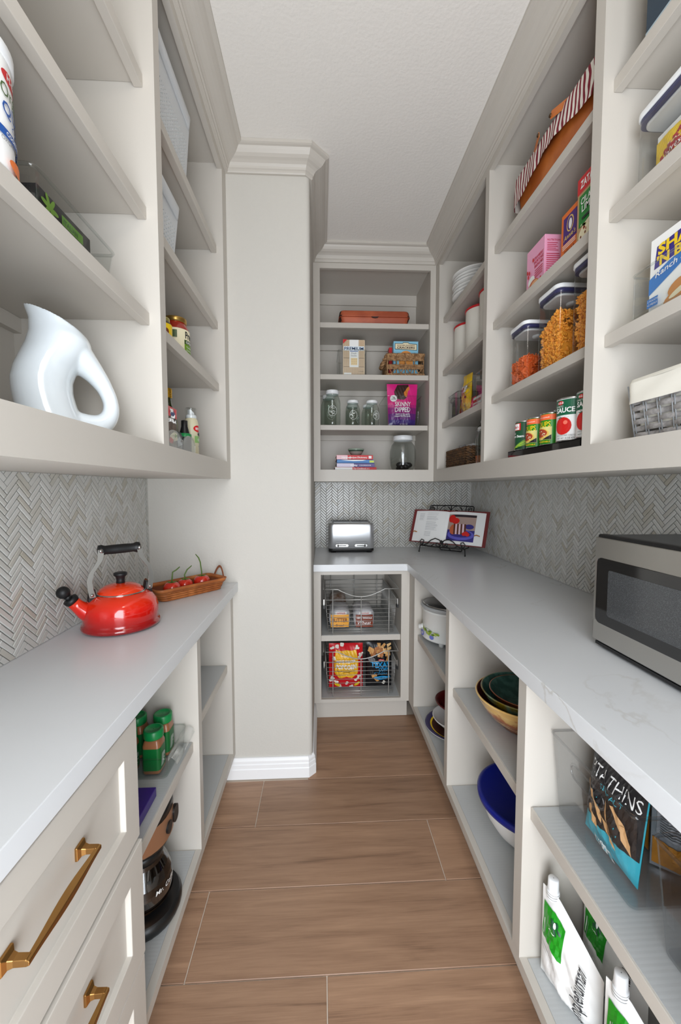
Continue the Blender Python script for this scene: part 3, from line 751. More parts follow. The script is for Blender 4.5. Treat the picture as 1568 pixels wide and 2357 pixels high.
def f_gold(a):
    w, h = 0.155, 0.212; a.rect(0, 0, w, h, LBL)
    a.poly([(0.008, 0.163), (0.147, 0.157), (0.147, 0.196), (0.100, 0.199), (0.092, 0.206), (0.062, 0.206), (0.054, 0.200), (0.008, 0.200)], K_)
    a.poly([(0.011, 0.166), (0.144, 0.160), (0.144, 0.193), (0.099, 0.196), (0.090, 0.203), (0.064, 0.203), (0.055, 0.197), (0.011, 0.197)], CRM)
    a.text('GOLDEN ROUNDS', w/2, 0.183, 0.0085, BRN, bold=0.02, align='c', width=0.112); a.text('CRACKERS', w/2, 0.167, 0.0125, M('dark_brown_ink', rgb(70, 26, 14), 0.5), bold=0.03, align='c', width=0.112)
    CR = M('golden_cracker', rgb(226, 146, 66), 0.6)
    a.ell(0.078, 0.118, 0.040, 0.036, CR); a.rect(0.034, 0.075, 0.088, 0.034, M('cracker2', rgb(232, 156, 74), 0.6)); a.ell(0.055, 0.064, 0.024, 0.017, CR); a.ell(0.102, 0.064, 0.024, 0.017, M('cracker2'))
    for u, v in ((0.078, 0.134), (0.062, 0.122), (0.094, 0.122), (0.078, 0.092), (0.055, 0.092), (0.100, 0.092)): a.ell(u, v, 0.0014, 0.0014, BRN, n=6)
    a.text('NET WT 13.7 OZ', w/2, 0.012, 0.005, K_, align='c')
carton('cracker_box', 'light blue box of golden round crackers standing in the seagrass basket', (0.530, 2.545, SB[2]+0.011), BB, 0.155, 0.050, 0.212, LBL, f_gold)
carton('cracker_box', 'red box behind the light blue cracker box in the seagrass basket', (0.512, 2.606, SB[2]+0.011), BB, 0.155, 0.048, 0.195, RED)

# ---- glass jars
def mason(name, label, loc, R_, H, group='glass canning jars', fill=None):
    t = thing(name, label, 'jar', loc, 0, group)
    pr = [(0.001, 0.003), (R_*0.80, 0.003), (R_*0.93, 0.008), (R_*0.97, 0.02), (R_*0.985, H*0.60), (R_*0.95, H*0.70), (R_*0.84, H*0.79), (R_*0.70, H*0.85), (R_*0.70, H*0.93)]
    MB().lathe(pr, GLASS, n=40).build('glass', t, fix=False)
    MB().lathe([(0.001, 0.001), (R_*0.82, 0.001), (R_*0.9, 0.006)], GLASS, n=32).build('base', t, fix=False)
    lz = H*0.885
    MB().lathe([(0.001, H-0.0005), (R_*0.72, H-0.0005), (R_*0.765, H-0.003), (R_*0.775, H-0.006), (R_*0.775, lz), (R_*0.72, lz)], WHITE, n=40).build('lid', t)
    # embossed emblem and lettering on the front
    e = MB(); n = 22; cz = H*0.40; a_ = R_*0.52
    def on(u, v, off=0.0006): an = u/R_; return ((R_*0.985+off)*sin(an), -(R_*0.985+off)*cos(an), v)
    e.tube([on(a_*cos(2*pi*i/n), cz+a_*1.15*sin(2*pi*i/n)) for i in range(n)], 0.0011, EMB, n=5, closed=True)
    rnd = random.Random(int(H*1e4)); 
    for k in range(7):
        u0 = rnd.uniform(-.6, .6)*a_; v0 = cz+rnd.uniform(-.8, .8)*a_; pts = [on(u0+a_*0.35*cos(q*1.2), v0+a_*0.22*sin(q*1.7+k)) for q in range(5)]; e.tube(pts, 0.0012, EMB, n=5)
    e.build('embossing', t)
    return t
EMB = M('glass_highlight', rgb(222, 226, 222), 0.12, spec=0.8)
jarB = mason('canning_jar', 'tall quart glass jar with white lid, leftmost on the shelf below the crackers', (0.070, 2.525, SB[1]), 0.052, 0.221)
jar1 = mason('canning_jar', 'short glass jar with white lid, standing just right of the tall quart jar', (0.198, 2.520, SB[1]), 0.046, 0.160)
dup(jar1, (0.318, 2.520, SB[1]), 0.6, 'short glass jar with white lid, right of the other short front jar')
dup(jarB, (0.050, 2.655, SB[1]), 0.3, 'tall glass jar half hidden behind the leftmost quart jar')
dup(jar1, (0.205, 2.655, SB[1]), 1.1, 'short glass jar in the back row, behind the first short jar')
dup(jar1, (0.310, 2.648, SB[1]), 2.1, 'short glass jar in the back row, peeking between the two short front jars')
MAG = M('print_magenta', rgb(226, 36, 132), 0.35); CHOC = M('chocolate', rgb(58, 34, 30), 0.4)
def a_skinny(a, w, h):
    n = 14
    for i in range(n):
        f_ = i/n; c_ = [(62, 40, 122), (104, 38, 124), (150, 36, 126), (196, 38, 130)][min(3, int(f_*8))]
        if f_ < 0.5: a.rect(0.0005, h*f_+0.001, w-0.001, h/n, M('pouch_grad_%d' % min(3, int(f_*8)), rgb(*c_), 0.35)); a.k -= 1
    a.k += 1
    a.poly([(0.062, h-0.006), (0.040, h-0.05), (0.046, h-0.085), (0.062, h-0.098), (0.100, h-0.100), (0.118, h-0.085), (0.112, h-0.06), (0.128, h-0.035), (0.128, h-0.004)], CHOC)
    a.poly([(0.132, h-0.014), (0.134, h-0.034), (0.124, h-0.048), (0.120, h-0.072), (0.112, h-0.086), (0.100, h-0.075), (0.098, h-0.056), (0.110, h-0.040), (0.120, h-0.022)], M('peanut', rgb(214, 126, 50), 0.6))
    a.ell(0.036, h-0.092, 0.021, 0.021, W_); a.text('2g', 0.036, h-0.090, 0.011, K_, align='c', bold=0.02); a.text('SUGAR', 0.036, h-0.100, 0.006, K_, align='c', bold=0.02)
    a.text('SKINNY', 0.092, h-0.142, 0.028, W_, bold=0.015, align='c', width=0.100); a.text('DIPPED', 0.090, h-0.177, 0.028, W_, bold=0.015, align='c', width=0.098)
    a.text('DARK CHOCOLATE', 0.090, h-0.196, 0.0075, W_, bold=0.02, align='c', width=0.090); a.text('PEANUT BUTTER CUPS', 0.090, h-0.208, 0.0075, W_, bold=0.02, align='c', width=0.100)
    a.text('NET WT 3.52 OZ', 0.100, 0.008, 0.005, W_, align='c')
pouch('snack_pouch', 'magenta and purple peanut butter cup pouch in the clear bin', 'pouch', (0.511, 2.535, SB[1]+0.005), BB, 0.182, 0.262, 0.055, MAG, a_skinny, seed=3, taper=0.14)
bin_('storage_bin', 'clear bin on the back shelf holding the magenta snack pouch', (0.505, 2.60, SB[1]), BB, 0.225, 0.29, 0.178, CLEAR, flare=0.010)
pouch('snack_pouch', 'dark snack pouch behind the magenta pouch in the clear bin', 'pouch', (0.520, 2.62, SB[1]+0.005), BB, 0.16, 0.17, 0.04, M('dark_pouch', rgb(40, 40, 30), 0.4), lambda a, w, h: a.rect(0.12, 0.09, 0.035, 0.05, M('lime_print', rgb(190, 200, 60), 0.4)), seed=5)

# ---- bottom: books, bowl, cookie jar
def book(name, label, loc, rz, w, d, h, cov, art=None, group=None):
    """lying book, spine facing local -y"""
    t = thing(name, label, 'book', loc, rz, group); c = 0.002
    MB().box(-w/2, w/2, -d/2, d/2, 0, c, cov).box(-w/2, w/2, -d/2, d/2, h-c, h, cov).box(-w/2, w/2, -d/2, -d/2+c, 0, h, cov).build('cover', t, bevel=0.0007, seg=1)
    MB().box(-w/2+0.004, w/2-0.004, -d/2+c, d/2-0.004, c, h-c, M('page_paper', rgb(232, 226, 210), 0.8)).build('pages', t)
    if art: a = Art((-w/2, -d/2, 0), (1, 0, 0), (0, 0, 1)); art(a, w, h); a.build('spine_print', t)
    return t
def s1(a, w, h): a.rect(0, 0.001, w*0.30, h-0.002, M('pink_print', rgb(240, 196, 204), 0.5)); a.text('Hershey', w*0.14, h*0.25, 0.012, W_, bold=.02); a.text('Recipes Dictionary', w*0.36, h*0.30, 0.010, W_, bold=.02); a.rect(w*0.88, 0.006, 0.018, 0.016, W_)
def s2(a, w, h): a.poly([(w*0.1, h-0.001), (w*0.8, h-0.001), (w*0.7, h-0.007), (w*0.45, h-0.009), (w*0.25, h-0.006)], W_); a.rect(w*0.88, 0.003, 0.028, h-0.008, M('lime_label', rgb(204, 222, 90), 0.5))
def s3(a, w, h): a.rect(0, 0.001, w*0.45, h-0.002, M('lilac_print', rgb(214, 206, 226), 0.5)); a.text('COOKBOOK', w*0.60, h*0.32, 0.007, W_, bold=.02, space=1.4); a.text('Holiday', w*0.36, h*0.28, 0.010, W_, bold=.02)
def s4(a, w, h): a.rect(w*0.0, 0.001, w*0.42, h-0.002, W_); a.text('The Cookbook', w*0.44, h*0.28, 0.009, W_, bold=.02, shear=.2); a.text('2011', w*0.76, h*0.28, 0.007, W_)
z = SB[0]+0.0005; zs = [(0.018, RED, s4, 0.258, 0.214, 'red and white thin cookbook, lowest of the four stacked books', 0.0), (0.025, M('plum_cover', rgb(96, 84, 140), 0.5), s3, 0.236, 0.214, 'purple cookbook second from the bottom of the book stack', 0.006),
     (0.022, M('blue_cover', rgb(74, 130, 192), 0.5), s2, 0.230, 0.212, 'blue cookbook with a lime label, third in the book stack', 0.002), (0.028, RED, s1, 0.226, 0.208, 'red recipe book on top of the stack, under the small bowl', 0.001)]
for h, cv, ar, wd, cx_, lb, dd in zs:
    book('cookbook', lb, (cx_, 2.60+dd, z), BB, wd, 0.24, h-0.0006, cv, ar, 'stacked cookbooks in the back cabinet'); z += h
t = thing('small_bowl', 'small grey-green glazed bowl on top of the stacked cookbooks', 'bowl', (0.222, 2.56, z))
GB = [M('bowl_grey', rgb(150, 146, 138), 0.3), M('bowl_green', rgb(62, 82, 70), 0.25), M('bowl_rim', rgb(150, 166, 150), 0.25)]
MB().lathe([(0.001, 0.0), (0.026, 0.0), (0.028, 0.003), (0.036, 0.012), (0.046, 0.026), (0.051, 0.036), (0.052, 0.044), (0.050, 0.044), (0.044, 0.028), (0.030, 0.010), (0.001, 0.006)], [GB[0]]*4+[GB[1]]+[GB[2]]*3+[GB[1]]*2).build('bowl', t)
t = thing('cookie_jar', 'large glass barrel jar with white lid and dark contents beside the cookbooks', 'jar', (0.532, 2.60, SB[0]))
MB().lathe([(0.001, 0.002), (0.058, 0.002), (0.070, 0.010), (0.080, 0.035), (0.086, 0.085), (0.084, 0.130), (0.074, 0.165), (0.060, 0.182), (0.056, 0.190)], thin('grey_glass', (0.78, 0.80, 0.79), 0.08, edge=0.8), n=48).build('glass', t, fix=False)
MB().lathe([(0.001, 0.226), (0.030, 0.226), (0.031, 0.2275), (0.033, 0.226), (0.060, 0.2255), (0.063, 0.222), (0.063, 0.198), (0.060, 0.196)], WHITE, n=48).build('lid', t)
mb = MB(); rnd = random.Random(4)
for i in range(16):
    a_ = rnd.uniform(0, 2*pi); r_ = rnd.uniform(0, 0.048); mb.sphere((r_*cos(a_), r_*sin(a_), rnd.uniform(0.018, 0.042)), 0.024, BLACK, n=10, sc=(1, 1, 0.75))
mb.build('contents', t, label='dark coffee pods inside the jar', kind='stuff')

# ================================================================ right cabinet, far bay
PLATE = M('white_china', rgb(224, 222, 218), 0.25)
t = thing('plate', 'white dinner plate at the bottom of the stack on the high corner shelf', 'plate', (0.835, 2.155, SB[3]), 0, 'white dinner plates stacked in the corner cabinet')
MB().lathe([(0.001, 0.0), (0.075, 0.0), (0.080, 0.003), (0.100, 0.012), (0.120, 0.019), (0.128, 0.022), (0.1285, 0.024), (0.126, 0.0245), (0.100, 0.016), (0.078, 0.006), (0.001, 0.005)], PLATE, n=56).build('plate', t)
ords = ['second', 'third', 'fourth', 'fifth', 'sixth']
for i in range(6):
    dup(t, (0.835+0.004*sin(i*2.1), 2.155+0.003*cos(i*1.7), SB[3]+0.0175*(i+1)), None, ('white dinner plate, %s from the bottom of the corner stack' % ords[i]) if i < 5 else 'white dinner plate on top of the stack in the corner cabinet')
RR_ = M('red_lid', rgb(196, 32, 38), 0.35); CAN = M('cream_enamel', rgb(226, 222, 212), 0.35)
def canister(label, loc, r, h):
    t = thing('canister', label, 'canister', loc, 0, 'white canisters with red lids')
    MB().lathe([(0.001, 0.001), (r*0.98, 0.001), (r, 0.004), (r, h-0.012)], CAN, n=44).build('body', t)
    MB().lathe([(r*0.98, h-0.012), (r+0.004, h-0.012), (r+0.0045, h-0.004), (r+0.001, h), (0.001, h)], RR_, n=44).build('lid', t)
canister('white canister with red lid, farthest of the three on the corner shelf', (0.842, 2.285, SB[2]), 0.080, 0.225)
canister('white canister with red lid, middle of the three on the corner shelf', (0.838, 2.090, SB[2]), 0.082, 0.235)
canister('white canister with red lid, nearest of the three and mostly behind the stile', (0.838, 1.900, SB[2]), 0.084, 0.240)
# third shelf: bins with bags
bin_('storage_bin', 'smoky clear bin with a handle slot in the far corner, around the yellow bag', (0.838, 2.205, SB[1]), RR, 0.165, 0.22, 0.130, SMOKE, hole=(0.06, 0.022, 0.022), group='clear bins on the corner shelf')
bin_('storage_bin', 'clear bin with a handle slot holding pink packets, beside the yellow bag', (0.838, 1.985, SB[1]), RR, 0.190, 0.22, 0.130, CLEAR, hole=(0.07, 0.022, 0.022), group='clear bins on the corner shelf')
bin_('storage_bin', 'clear bin half hidden behind the cabinet stile on the corner shelf', (0.838, 1.792, SB[1]), RR, 0.175, 0.22, 0.150, CLEAR, hole=(0.07, 0.022, 0.022), group='clear bins on the corner shelf')
def a_yel(a, w, h):
    a.rect(w*0.28, h*0.55, w*0.45, h*0.16, W_); a.text('NESTLE', w*0.30, h*0.58, 0.014, K_, rot=0.25, bold=.02)
    for u, v in ((.3, .12), (.62, .2), (.45, .34), (.75, .42), (.25, .45)): a.ell(w*u, h*v, 0.005, 0.006, CHOC, n=10)
pouch('snack_pouch', 'tall yellow bag of chocolate chips poking out of the corner bin', 'pouch', (0.775, 2.12, SB[1]+0.006), RR, 0.125, 0.205, 0.045, M('yellow_bag', rgb(238, 196, 20), 0.3), a_yel, seed=8, lean=0.08)
pouch('snack_pouch', 'orange and red packet at the far end of the corner bin', 'pouch', (0.80, 2.235, SB[1]+0.006), RR, 0.075, 0.12, 0.03, M('orange_red_bag', rgb(206, 74, 30), 0.35), lambda a, w, h: a.rect(w*0.5, h*0.3, w*0.4, h*0.5, YEL), seed=9)
MAR = M('maroon_card', rgb(134, 40, 72), 0.4)
carton('mix_box', 'maroon box in the clear bin beside the yellow bag', (0.845, 1.975, SB[1]+0.006), RR, 0.165, 0.04, 0.125, MAR)
carton('mix_box', 'pink and white box at the front of the clear bin on the corner shelf', (0.785, 1.965, SB[1]+0.006), RR, 0.10, 0.03, 0.062, W_, lambda a: (a.rect(0, 0.035, 0.10, 0.014, RED), a.rect(0.01, 0.01, 0.05, 0.018, M('pink_ink', rgb(226, 120, 150), .4))))
pouch('snack_pouch', 'hot pink packet beside the yellow bag', 'pouch', (0.785, 2.045, SB[1]+0.006), RR, 0.05, 0.075, 0.022, M('hot_pink', rgb(226, 40, 96), 0.35), seed=10)
carton('mix_box', 'maroon box in the bin beside the corner stile', (0.835, 1.795, SB[1]+0.006), RR, 0.15, 0.06, 0.165, MAR)
# bottom: dark basket, jar, swing-top bottle
DK = M('dark_wicker', rgb(62, 44, 28), 0.7, noise=(70, rgb(112, 78, 44), 3, (0.4, 0.7)))
t = thing('wicker_basket', 'dark brown twisted wicker basket in the corner cabinet', 'basket', (0.835, 2.155, SB[0]), RR)
mb = MB()
for i in range(8):
    z = 0.007+i*0.0125; q = rrect(0.345+0.002*(i % 2), 0.20, 0.02, 3); braid(mb, [(x, y, z) for x, y in q]+[(q[0][0], q[0][1], z)], 0.0068, DK, tw=0.016)
mb.build('weave', t); MB().box(-0.165, 0.165, -0.092, 0.092, 0.001, 0.004, DK).build('base', t)
carton('tea_box', 'white packet poking out of the dark wicker basket', (0.80, 2.09, SB[0]+0.005), RR, 0.09, 0.03, 0.115, M('silver_card', rgb(196, 198, 200), 0.4))
pouch('snack_pouch', 'grey foil pouch with a pale oval in the dark wicker basket', 'pouch', (0.795, 2.235, SB[0]+0.005), RR, 0.10, 0.125, 0.03, M('grey_foil', rgb(120, 120, 124), 0.3), lambda a, w, h: a.ell(w*.5, h*.78, .026, .018, M('pale_oval', rgb(206, 210, 222), .4)), seed=12)
t = mason('glass_jar', 'square-shouldered glass jar with white lid and orange contents beside the dark basket', (0.800, 1.925, SB[0]), 0.047, 0.185)
MB().lathe([(0.001, 0.005), (0.043, 0.005), (0.046, 0.045), (0.001, 0.047)], M('orange_lentils', rgb(196, 106, 52), 0.8), n=24).build('contents', t)
t = thing('swing_top_bottle', 'clear swing-top glass bottle with wire bail beside the corner stile', 'bottle', (0.765, 1.838, SB[0]))
MB().lathe([(0.001, 0.002), (0.032, 0.002), (0.036, 0.008), (0.036, 0.125), (0.031, 0.15), (0.018, 0.172), (0.014, 0.180), (0.014, 0.198), (0.017, 0.200), (0.017, 0.205)], GLASS, n=36).build('glass', t, fix=False)
MB().lathe([(0.017, 0.206), (0.017, 0.218), (0.013, 0.224), (0.001, 0.226)], WHITE, n=24).build('stopper', t); MB().lathe([(0.018, 0.203), (0.018, 0.207), (0.012, 0.207)], RR_, n=24).build('gasket', t)
mb = MB(); mb.tube([(-0.018, 0, 0.186), (-0.020, -0.012, 0.195), (-0.018, -0.006, 0.222), (0, -0.002, 0.230), (0.018, -0.006, 0.222), (0.020, -0.012, 0.195), (0.018, 0, 0.186)], 0.0013, CHROME, n=6)
mb.tube([(-0.018, -0.004, 0.19), (-0.022, -0.03, 0.172), (-0.018, -0.044, 0.155), (0.018, -0.044, 0.155), (0.022, -0.03, 0.172), (0.018, -0.004, 0.19)], 0.0013, CHROME, n=6)
mb.tube([(0.0155*cos(a_*pi/8), 0.0155*sin(a_*pi/8), 0.187) for a_ in range(16)], 0.0013, CHROME, n=6, closed=True); mb.build('wire_bail', t, loc=(0, 0, 0)).rotation_euler = (0, 0, -1.2)

# ================================================================ right cabinet, middle bay
# top shelf: basket with striped liner
OW = M('orange_splint_wood', rgb(198, 112, 48), 0.45, noise=(14, rgb(176, 92, 36), 4))
def stripes():
    m = bpy.data.materials.new('striped_cloth'); m.use_nodes = True; nt = m.node_tree; b = nt.nodes['Principled BSDF']; L = nt.links.new
    uv = nt.nodes.new('ShaderNodeTexCoord'); sp = nt.nodes.new('ShaderNodeSeparateXYZ'); L(uv.outputs['Object'], sp.inputs[0])
    ns = nt.nodes.new('ShaderNodeTexNoise'); ns.inputs['Scale'].default_value = 9; L(uv.outputs['Object'], ns.inputs['Vector'])
    a = nt.nodes.new('ShaderNodeMath'); a.operation = 'MULTIPLY_ADD'; a.inputs[1].default_value = 0.05; L(ns.outputs['Fac'], a.inputs[0]); L(sp.outputs['X'], a.inputs[2])
    w_ = nt.nodes.new('ShaderNodeMath'); w_.operation = 'MULTIPLY'; w_.inputs[1].default_value = 340; L(a.outputs[0], w_.inputs[0])
    s_ = nt.nodes.new('ShaderNodeMath'); s_.operation = 'SINE'; L(w_.outputs[0], s_.inputs[0])
    r = nt.nodes.new('ShaderNodeValToRGB'); e = r.color_ramp.elements; r.color_ramp.interpolation = 'CONSTANT'
    e[0].position = 0; e[0].color = rgb(228, 222, 212); e[1].position = 0.52; e[1].color = rgb(124, 26, 44)
    mm = nt.nodes.new('ShaderNodeMath'); mm.operation = 'MULTIPLY_ADD'; mm.inputs[1].default_value = 0.5; mm.inputs[2].default_value = 0.5; L(s_.outputs[0], mm.inputs[0]); L(mm.outputs[0], r.inputs['Fac'])
    L(r.outputs['Color'], b.inputs['Base Color']); b.inputs['Roughness'].default_value = 0.9; return m
STR = stripes()
t = thing('lined_basket', 'splint-wood basket with a red and white striped cloth liner on the high right shelf', 'basket', (0.862, 1.310, SB[3]), RR)
Wb, Db, Hb = 0.47, 0.25, 0.13
mb = MB(); mb.loft([[(x, y, z) for x, y in rrect(Wb-0.03*(1-z/Hb), Db-0.03*(1-z/Hb), 0.03, 4)] for z in (0.001, 0.03, 0.06, 0.09, Hb)], OW, cap=False); 
mb.build('body', t, solid=0.004); MB().prism(rrect(Wb-0.03, Db-0.03, 0.03, 4), 0.001, 0.005, OW).build('base', t)
mb = MB(); rnd = random.Random(6); per = rrect(Wb+0.008, Db+0.008, 0.03, 5)
dense = []
for i in range(len(per)):
    a_, b_ = Vector(per[i]), Vector(per[(i+1) % len(per)]); k = max(1, int((b_-a_).length/0.006))
    for j in range(k): dense.append(a_+(b_-a_)*j/k)
n = len(dense); cs = sum(dense, Vector((0, 0)))/n; loops = []
for j in range(15):
    s_ = j/14; lp = []
    for i, q in enumerate(dense):
        d_ = (q-cs).normalized(); rip = sin(i*0.55+1.5*sin(i*0.13))*0.5+sin(i*0.23+j*0.5)*0.5
        if s_ < 0.28: o_ = -0.012-0.02*(0.28-s_); z = Hb-0.03+0.05*s_/0.28
        elif s_ < 0.42: o_ = -0.012+0.020*(s_-0.28)/0.14; z = Hb+0.020+0.004*sin((s_-0.28)/0.14*pi)
        else: o_ = 0.006+0.010*(s_-0.42)+0.0045*rip*(s_-0.3); z = Hb+0.020-(s_-0.42)/0.58*(0.080+0.018*sin(i*0.09))
        p = q+d_*o_; lp.append((p.x, p.y, z))
    loops.append(lp)
mb.loft(loops, STR, cap=False); mb.build('cloth_liner', t, label='gathered red and white striped cloth liner', fix=True)
for s_, nm in ((-1, 0), (1, 1)):
    mb = MB(); pts = []; x0 = 0.035*s_
    for i in range(17):
        f_ = i/16; yy = -Db/2-0.020+(Db+0.040)*f_; ar = sin(pi*f_); x = x0+s_*0.165*(min(1, ar*2.2)); pts.append((x, yy, Hb+0.030-0.045*min(1, ar*2.2)*0.9))
    for i in range(16):
        a_, b_ = Vector(pts[i]), Vector(pts[i+1]); pass
    mb.tube(pts, 0.012, OW, n=8, flat=(0.18, 1.0), smooth=False); mb.build('handle', t)
    MB().lathe([(0.001, 0.004), (0.005, 0.003), (0.006, 0)], M('dark_rivet', rgb(84, 60, 38), 0.4, metal=.6), n=14, T=Matrix.Translation((x0, -Db/2-0.0225, Hb+0.028)) @ Matrix.Rotation(pi/2, 4, 'X')).build('rivet', t)
# second shelf: three cartons
def f_pink(a):
    PK = M('rose_ink', rgb(196, 36, 70), 0.45); w = 0.118
    a.text('STRAWBERRY', 0.112, 0.118, 0.010, PK, bold=.03, align='r', width=0.062); a.text('SHORTCAKE', 0.112, 0.104, 0.010, PK, bold=.03, align='r', width=0.060); a.text('BAKING MIX', 0.112, 0.090, 0.010, PK, bold=.03, align='r', width=0.056)
    for i in range(4): a.rect(0.060, 0.078-i*0.008, 0.050, 0.003, PK)
    for u, v in ((.012, .095), (.026, .088), (.020, .076), (.052, .120), (.104, .035)): a.ell(u, v, 0.005, 0.008, RED, rot=.3, n=10)
    a.ell(0.045, 0.050, 0.022, 0.018, W_); a.ell(0.060, 0.028, 0.034, 0.022, M('shortcake', rgb(206, 112, 72), .6)); a.ell(0.040, 0.014, 0.034, 0.010, RED); a.ell(0.068, 0.034, 0.022, 0.010, M('cake_light', rgb(232, 176, 130), .6))
def s_pink(a):
    PK = M('rose_ink'); a.text('NUTRITION', 0.008, 0.150, 0.006, PK, bold=.02); a.lines(0.008, 0.142, 0.040, 5, 0.006, PK, h=.002); a.lines(0.006, 0.106, 0.050, 13, 0.0068, PK, h=.002, jit=.12)
PINK = M('pink_card', rgb(240, 168, 200), 0.4)
carton('mix_box', 'pink baking mix box on the right-hand shelf, farthest of the three boxes', (0.795, 1.430, SB[2]), RR, 0.118, 0.066, 0.172, PINK, f_pink, s_pink)
def f_org(a):
    w, h = 0.095, 0.165; a.rect(0.012, 0.084, 0.068, h-0.085, PUR); a.ell(0.047, 0.134, 0.018, 0.024, M('gold_ink', rgb(224, 190, 110), .4)); a.ell(0.047, 0.134, 0.014, 0.020, PUR); a.ell(0.049, 0.132, 0.008, 0.016, W_)
    a.text("Annie's", 0.047, 0.092, 0.014, M('gold_ink'), align='c', bold=.015, shear=.2); a.text('SHELLS &', 0.047, 0.052, 0.009, BRN, align='c', bold=.02); a.text('CHEDDAR', 0.047, 0.040, 0.009, BRN, align='c', bold=.02)
    for i in range(3): a.rect(0.014, 0.066+i*0.005, 0.066, 0.002, W_)
    a.ell(0.050, 0.010, 0.036, 0.014, YEL)
def s_fact(a):
    a.rect(0.003, 0.01, 0.036, 0.150, W_); a.text('Nutrition', 0.006, 0.150, 0.006, K_, bold=.03); a.rect(0.004, 0.143, 0.034, 0.003, K_); a.rect(0.004, 0.122, 0.034, 0.003, K_); a.lines(0.005, 0.136, 0.03, 2, .006, K_, h=.001); a.lines(0.005, 0.115, 0.032, 14, .0065, K_, h=.0012, jit=.5)
carton('macaroni_box', 'orange box with a purple panel on the right-hand shelf, middle of the three boxes', (0.800, 1.255, SB[2]), RR, 0.095, 0.045, 0.180, ORG, f_org, s_fact)
def f_grn(a):
    w, h = 0.130, 0.200; a.rect(0, h-0.044, w, 0.044, RED); a.rect(0.010, 0.060, w-0.015, h-0.112, GRN); a.text("ZATARAIN'S", 0.014, h-0.032, 0.020, W_, bold=.03, width=0.108)
    a.text('CILANTRO', 0.018, 0.120, 0.017, W_, bold=.02, width=0.100); a.text('LIME', 0.024, 0.098, 0.018, W_, bold=.02, width=0.046); a.text('RICE', 0.074, 0.098, 0.018, CRM, bold=.02, width=0.040)
    a.rect(0.026, 0.076, 0.080, 0.006, K_); a.ell(0.070, 0.030, 0.056, 0.036, CRM); rnd = random.Random(2)
    for i in range(34): a.ell(0.070+rnd.uniform(-.048, .048), 0.032+rnd.uniform(-.022, .030), rnd.uniform(.003, .007), rnd.uniform(.002, .005), [BRN, M('meat', rgb(176, 84, 50), .6), M('herb', rgb(120, 150, 50), .6), CRM][i % 4], n=7, rot=rnd.uniform(0, 3)); a.k -= 1
    a.k += 2
carton('rice_box', 'green and red cilantro lime rice box on the right-hand shelf beside the stile', (0.770, 1.115, SB[2]), RR, 0.130, 0.040, 0.200, M('kraft_card', rgb(186, 152, 108), .5), f_grn, lambda a: a.rect(0.001, 0.155, 0.038, 0.044, RED))

# third shelf: clear containers with white lids
SKIRT = M('lid_underside', rgb(206, 208, 208), 0.3)
NAVY = M('navy_gasket', rgb(52, 52, 92), 0.35); CONT = thin('container_plastic', (0.90, 0.905, 0.90), 0.05, rough=0.06, edge=0.7)
def popc(label, loc, rz, w, d, h, group='clear containers with white lids', name='storage_container'):
    t = thing(name, label, 'container', loc, rz, group); cr = 0.022
    mb = MB(); mb.loft([[(x, y, z) for x, y in rrect(w-0.006, d-0.006, cr, 5)] for z in (0.001, h-0.022)], CONT, cap=False); mb.add([(x, y, 0.002) for x, y in rrect(w-0.008, d-0.008, cr, 5)], [tuple(range(24))], CONT); mb.build('body', t, fix=False)
    MB().prism(rrect(w-0.022, d-0.022, cr, 5), h-0.034, h-0.026, SKIRT, smooth=True).build('lid_skirt', t, bevel=0.003)
    MB().prism(rrect(w-0.007, d-0.007, cr, 5), h-0.0265, h-0.0135, NAVY, smooth=True).build('gasket', t)
    MB().prism(rrect(w, d, cr+0.002, 5), h-0.013, h, WHITE, smooth=True).build('lid', t, bevel=0.002)
    MB().lathe([(0.001, h-0.042), (0.016, h-0.042), (0.020, h-0.038), (0.020, h-0.034)], SKIRT, n=24).build('lid_button', t)
    return t
c1 = popc('small clear container of orange square crackers, farthest of the three', (0.820, 1.505, SB[1]), RR, 0.128, 0.170, 0.222)
c2 = popc('clear container full of orange fish-shaped crackers, middle of the three', (0.825, 1.305, SB[1]), RR, 0.128, 0.180, 0.252)
c3 = popc('tall clear container of orange crackers partly behind the stile', (0.825, 1.115, SB[1]), RR, 0.135, 0.180, 0.262)
FISH = M('fish_cracker', rgb(246, 166, 56), 0.6); SQ = M('square_cracker', rgb(224, 104, 44), 0.6)
def pile(t, w, d, h0, h1, m, square, n, seed, nm='crackers'):
    rnd = random.Random(seed); mb = MB()
    for i in range(n):
        x = rnd.uniform(-w/2, w/2); y = rnd.uniform(-d/2, d/2)
        if rnd.random() < 0.6: y = -d/2+rnd.uniform(0, 0.014)
        elif rnd.random() < 0.5: x = w/2-rnd.uniform(0, 0.014)
        top = h0+(h1-h0)*(x/w+0.5); z = rnd.uniform(0.008, top)
        if rnd.random() < 0.2: z = top+rnd.uniform(-.006, .003)
        R_ = Matrix.Translation((x, y, z)) @ Matrix.Rotation(rnd.uniform(0, 6.3), 4, 'Z') @ Matrix.Rotation(rnd.uniform(0, 6.3), 4, 'X') @ Matrix.Rotation(rnd.uniform(0, 6.3), 4, 'Y')
        if square: s_ = 0.011; mb.box(-s_, s_, -s_, s_, -0.0015, 0.0015, m, T=R_)
        else:
            mb.sphere((-0.003, 0, 0), 0.0095, m, n=8, sc=(1, 0.66, 0.36), T=R_); mb.prism([(0.004, 0), (0.011, 0.0052), (0.0095, 0), (0.011, -0.0052)], -0.0016, 0.0016, m, T=R_)
    mb.box(-w/2+.008, w/2-.008, -d/2+.008, d/2-.008, 0.006, min(h0, h1)-0.012, m)
    mb.build(nm, t, fix=False, kind='stuff')
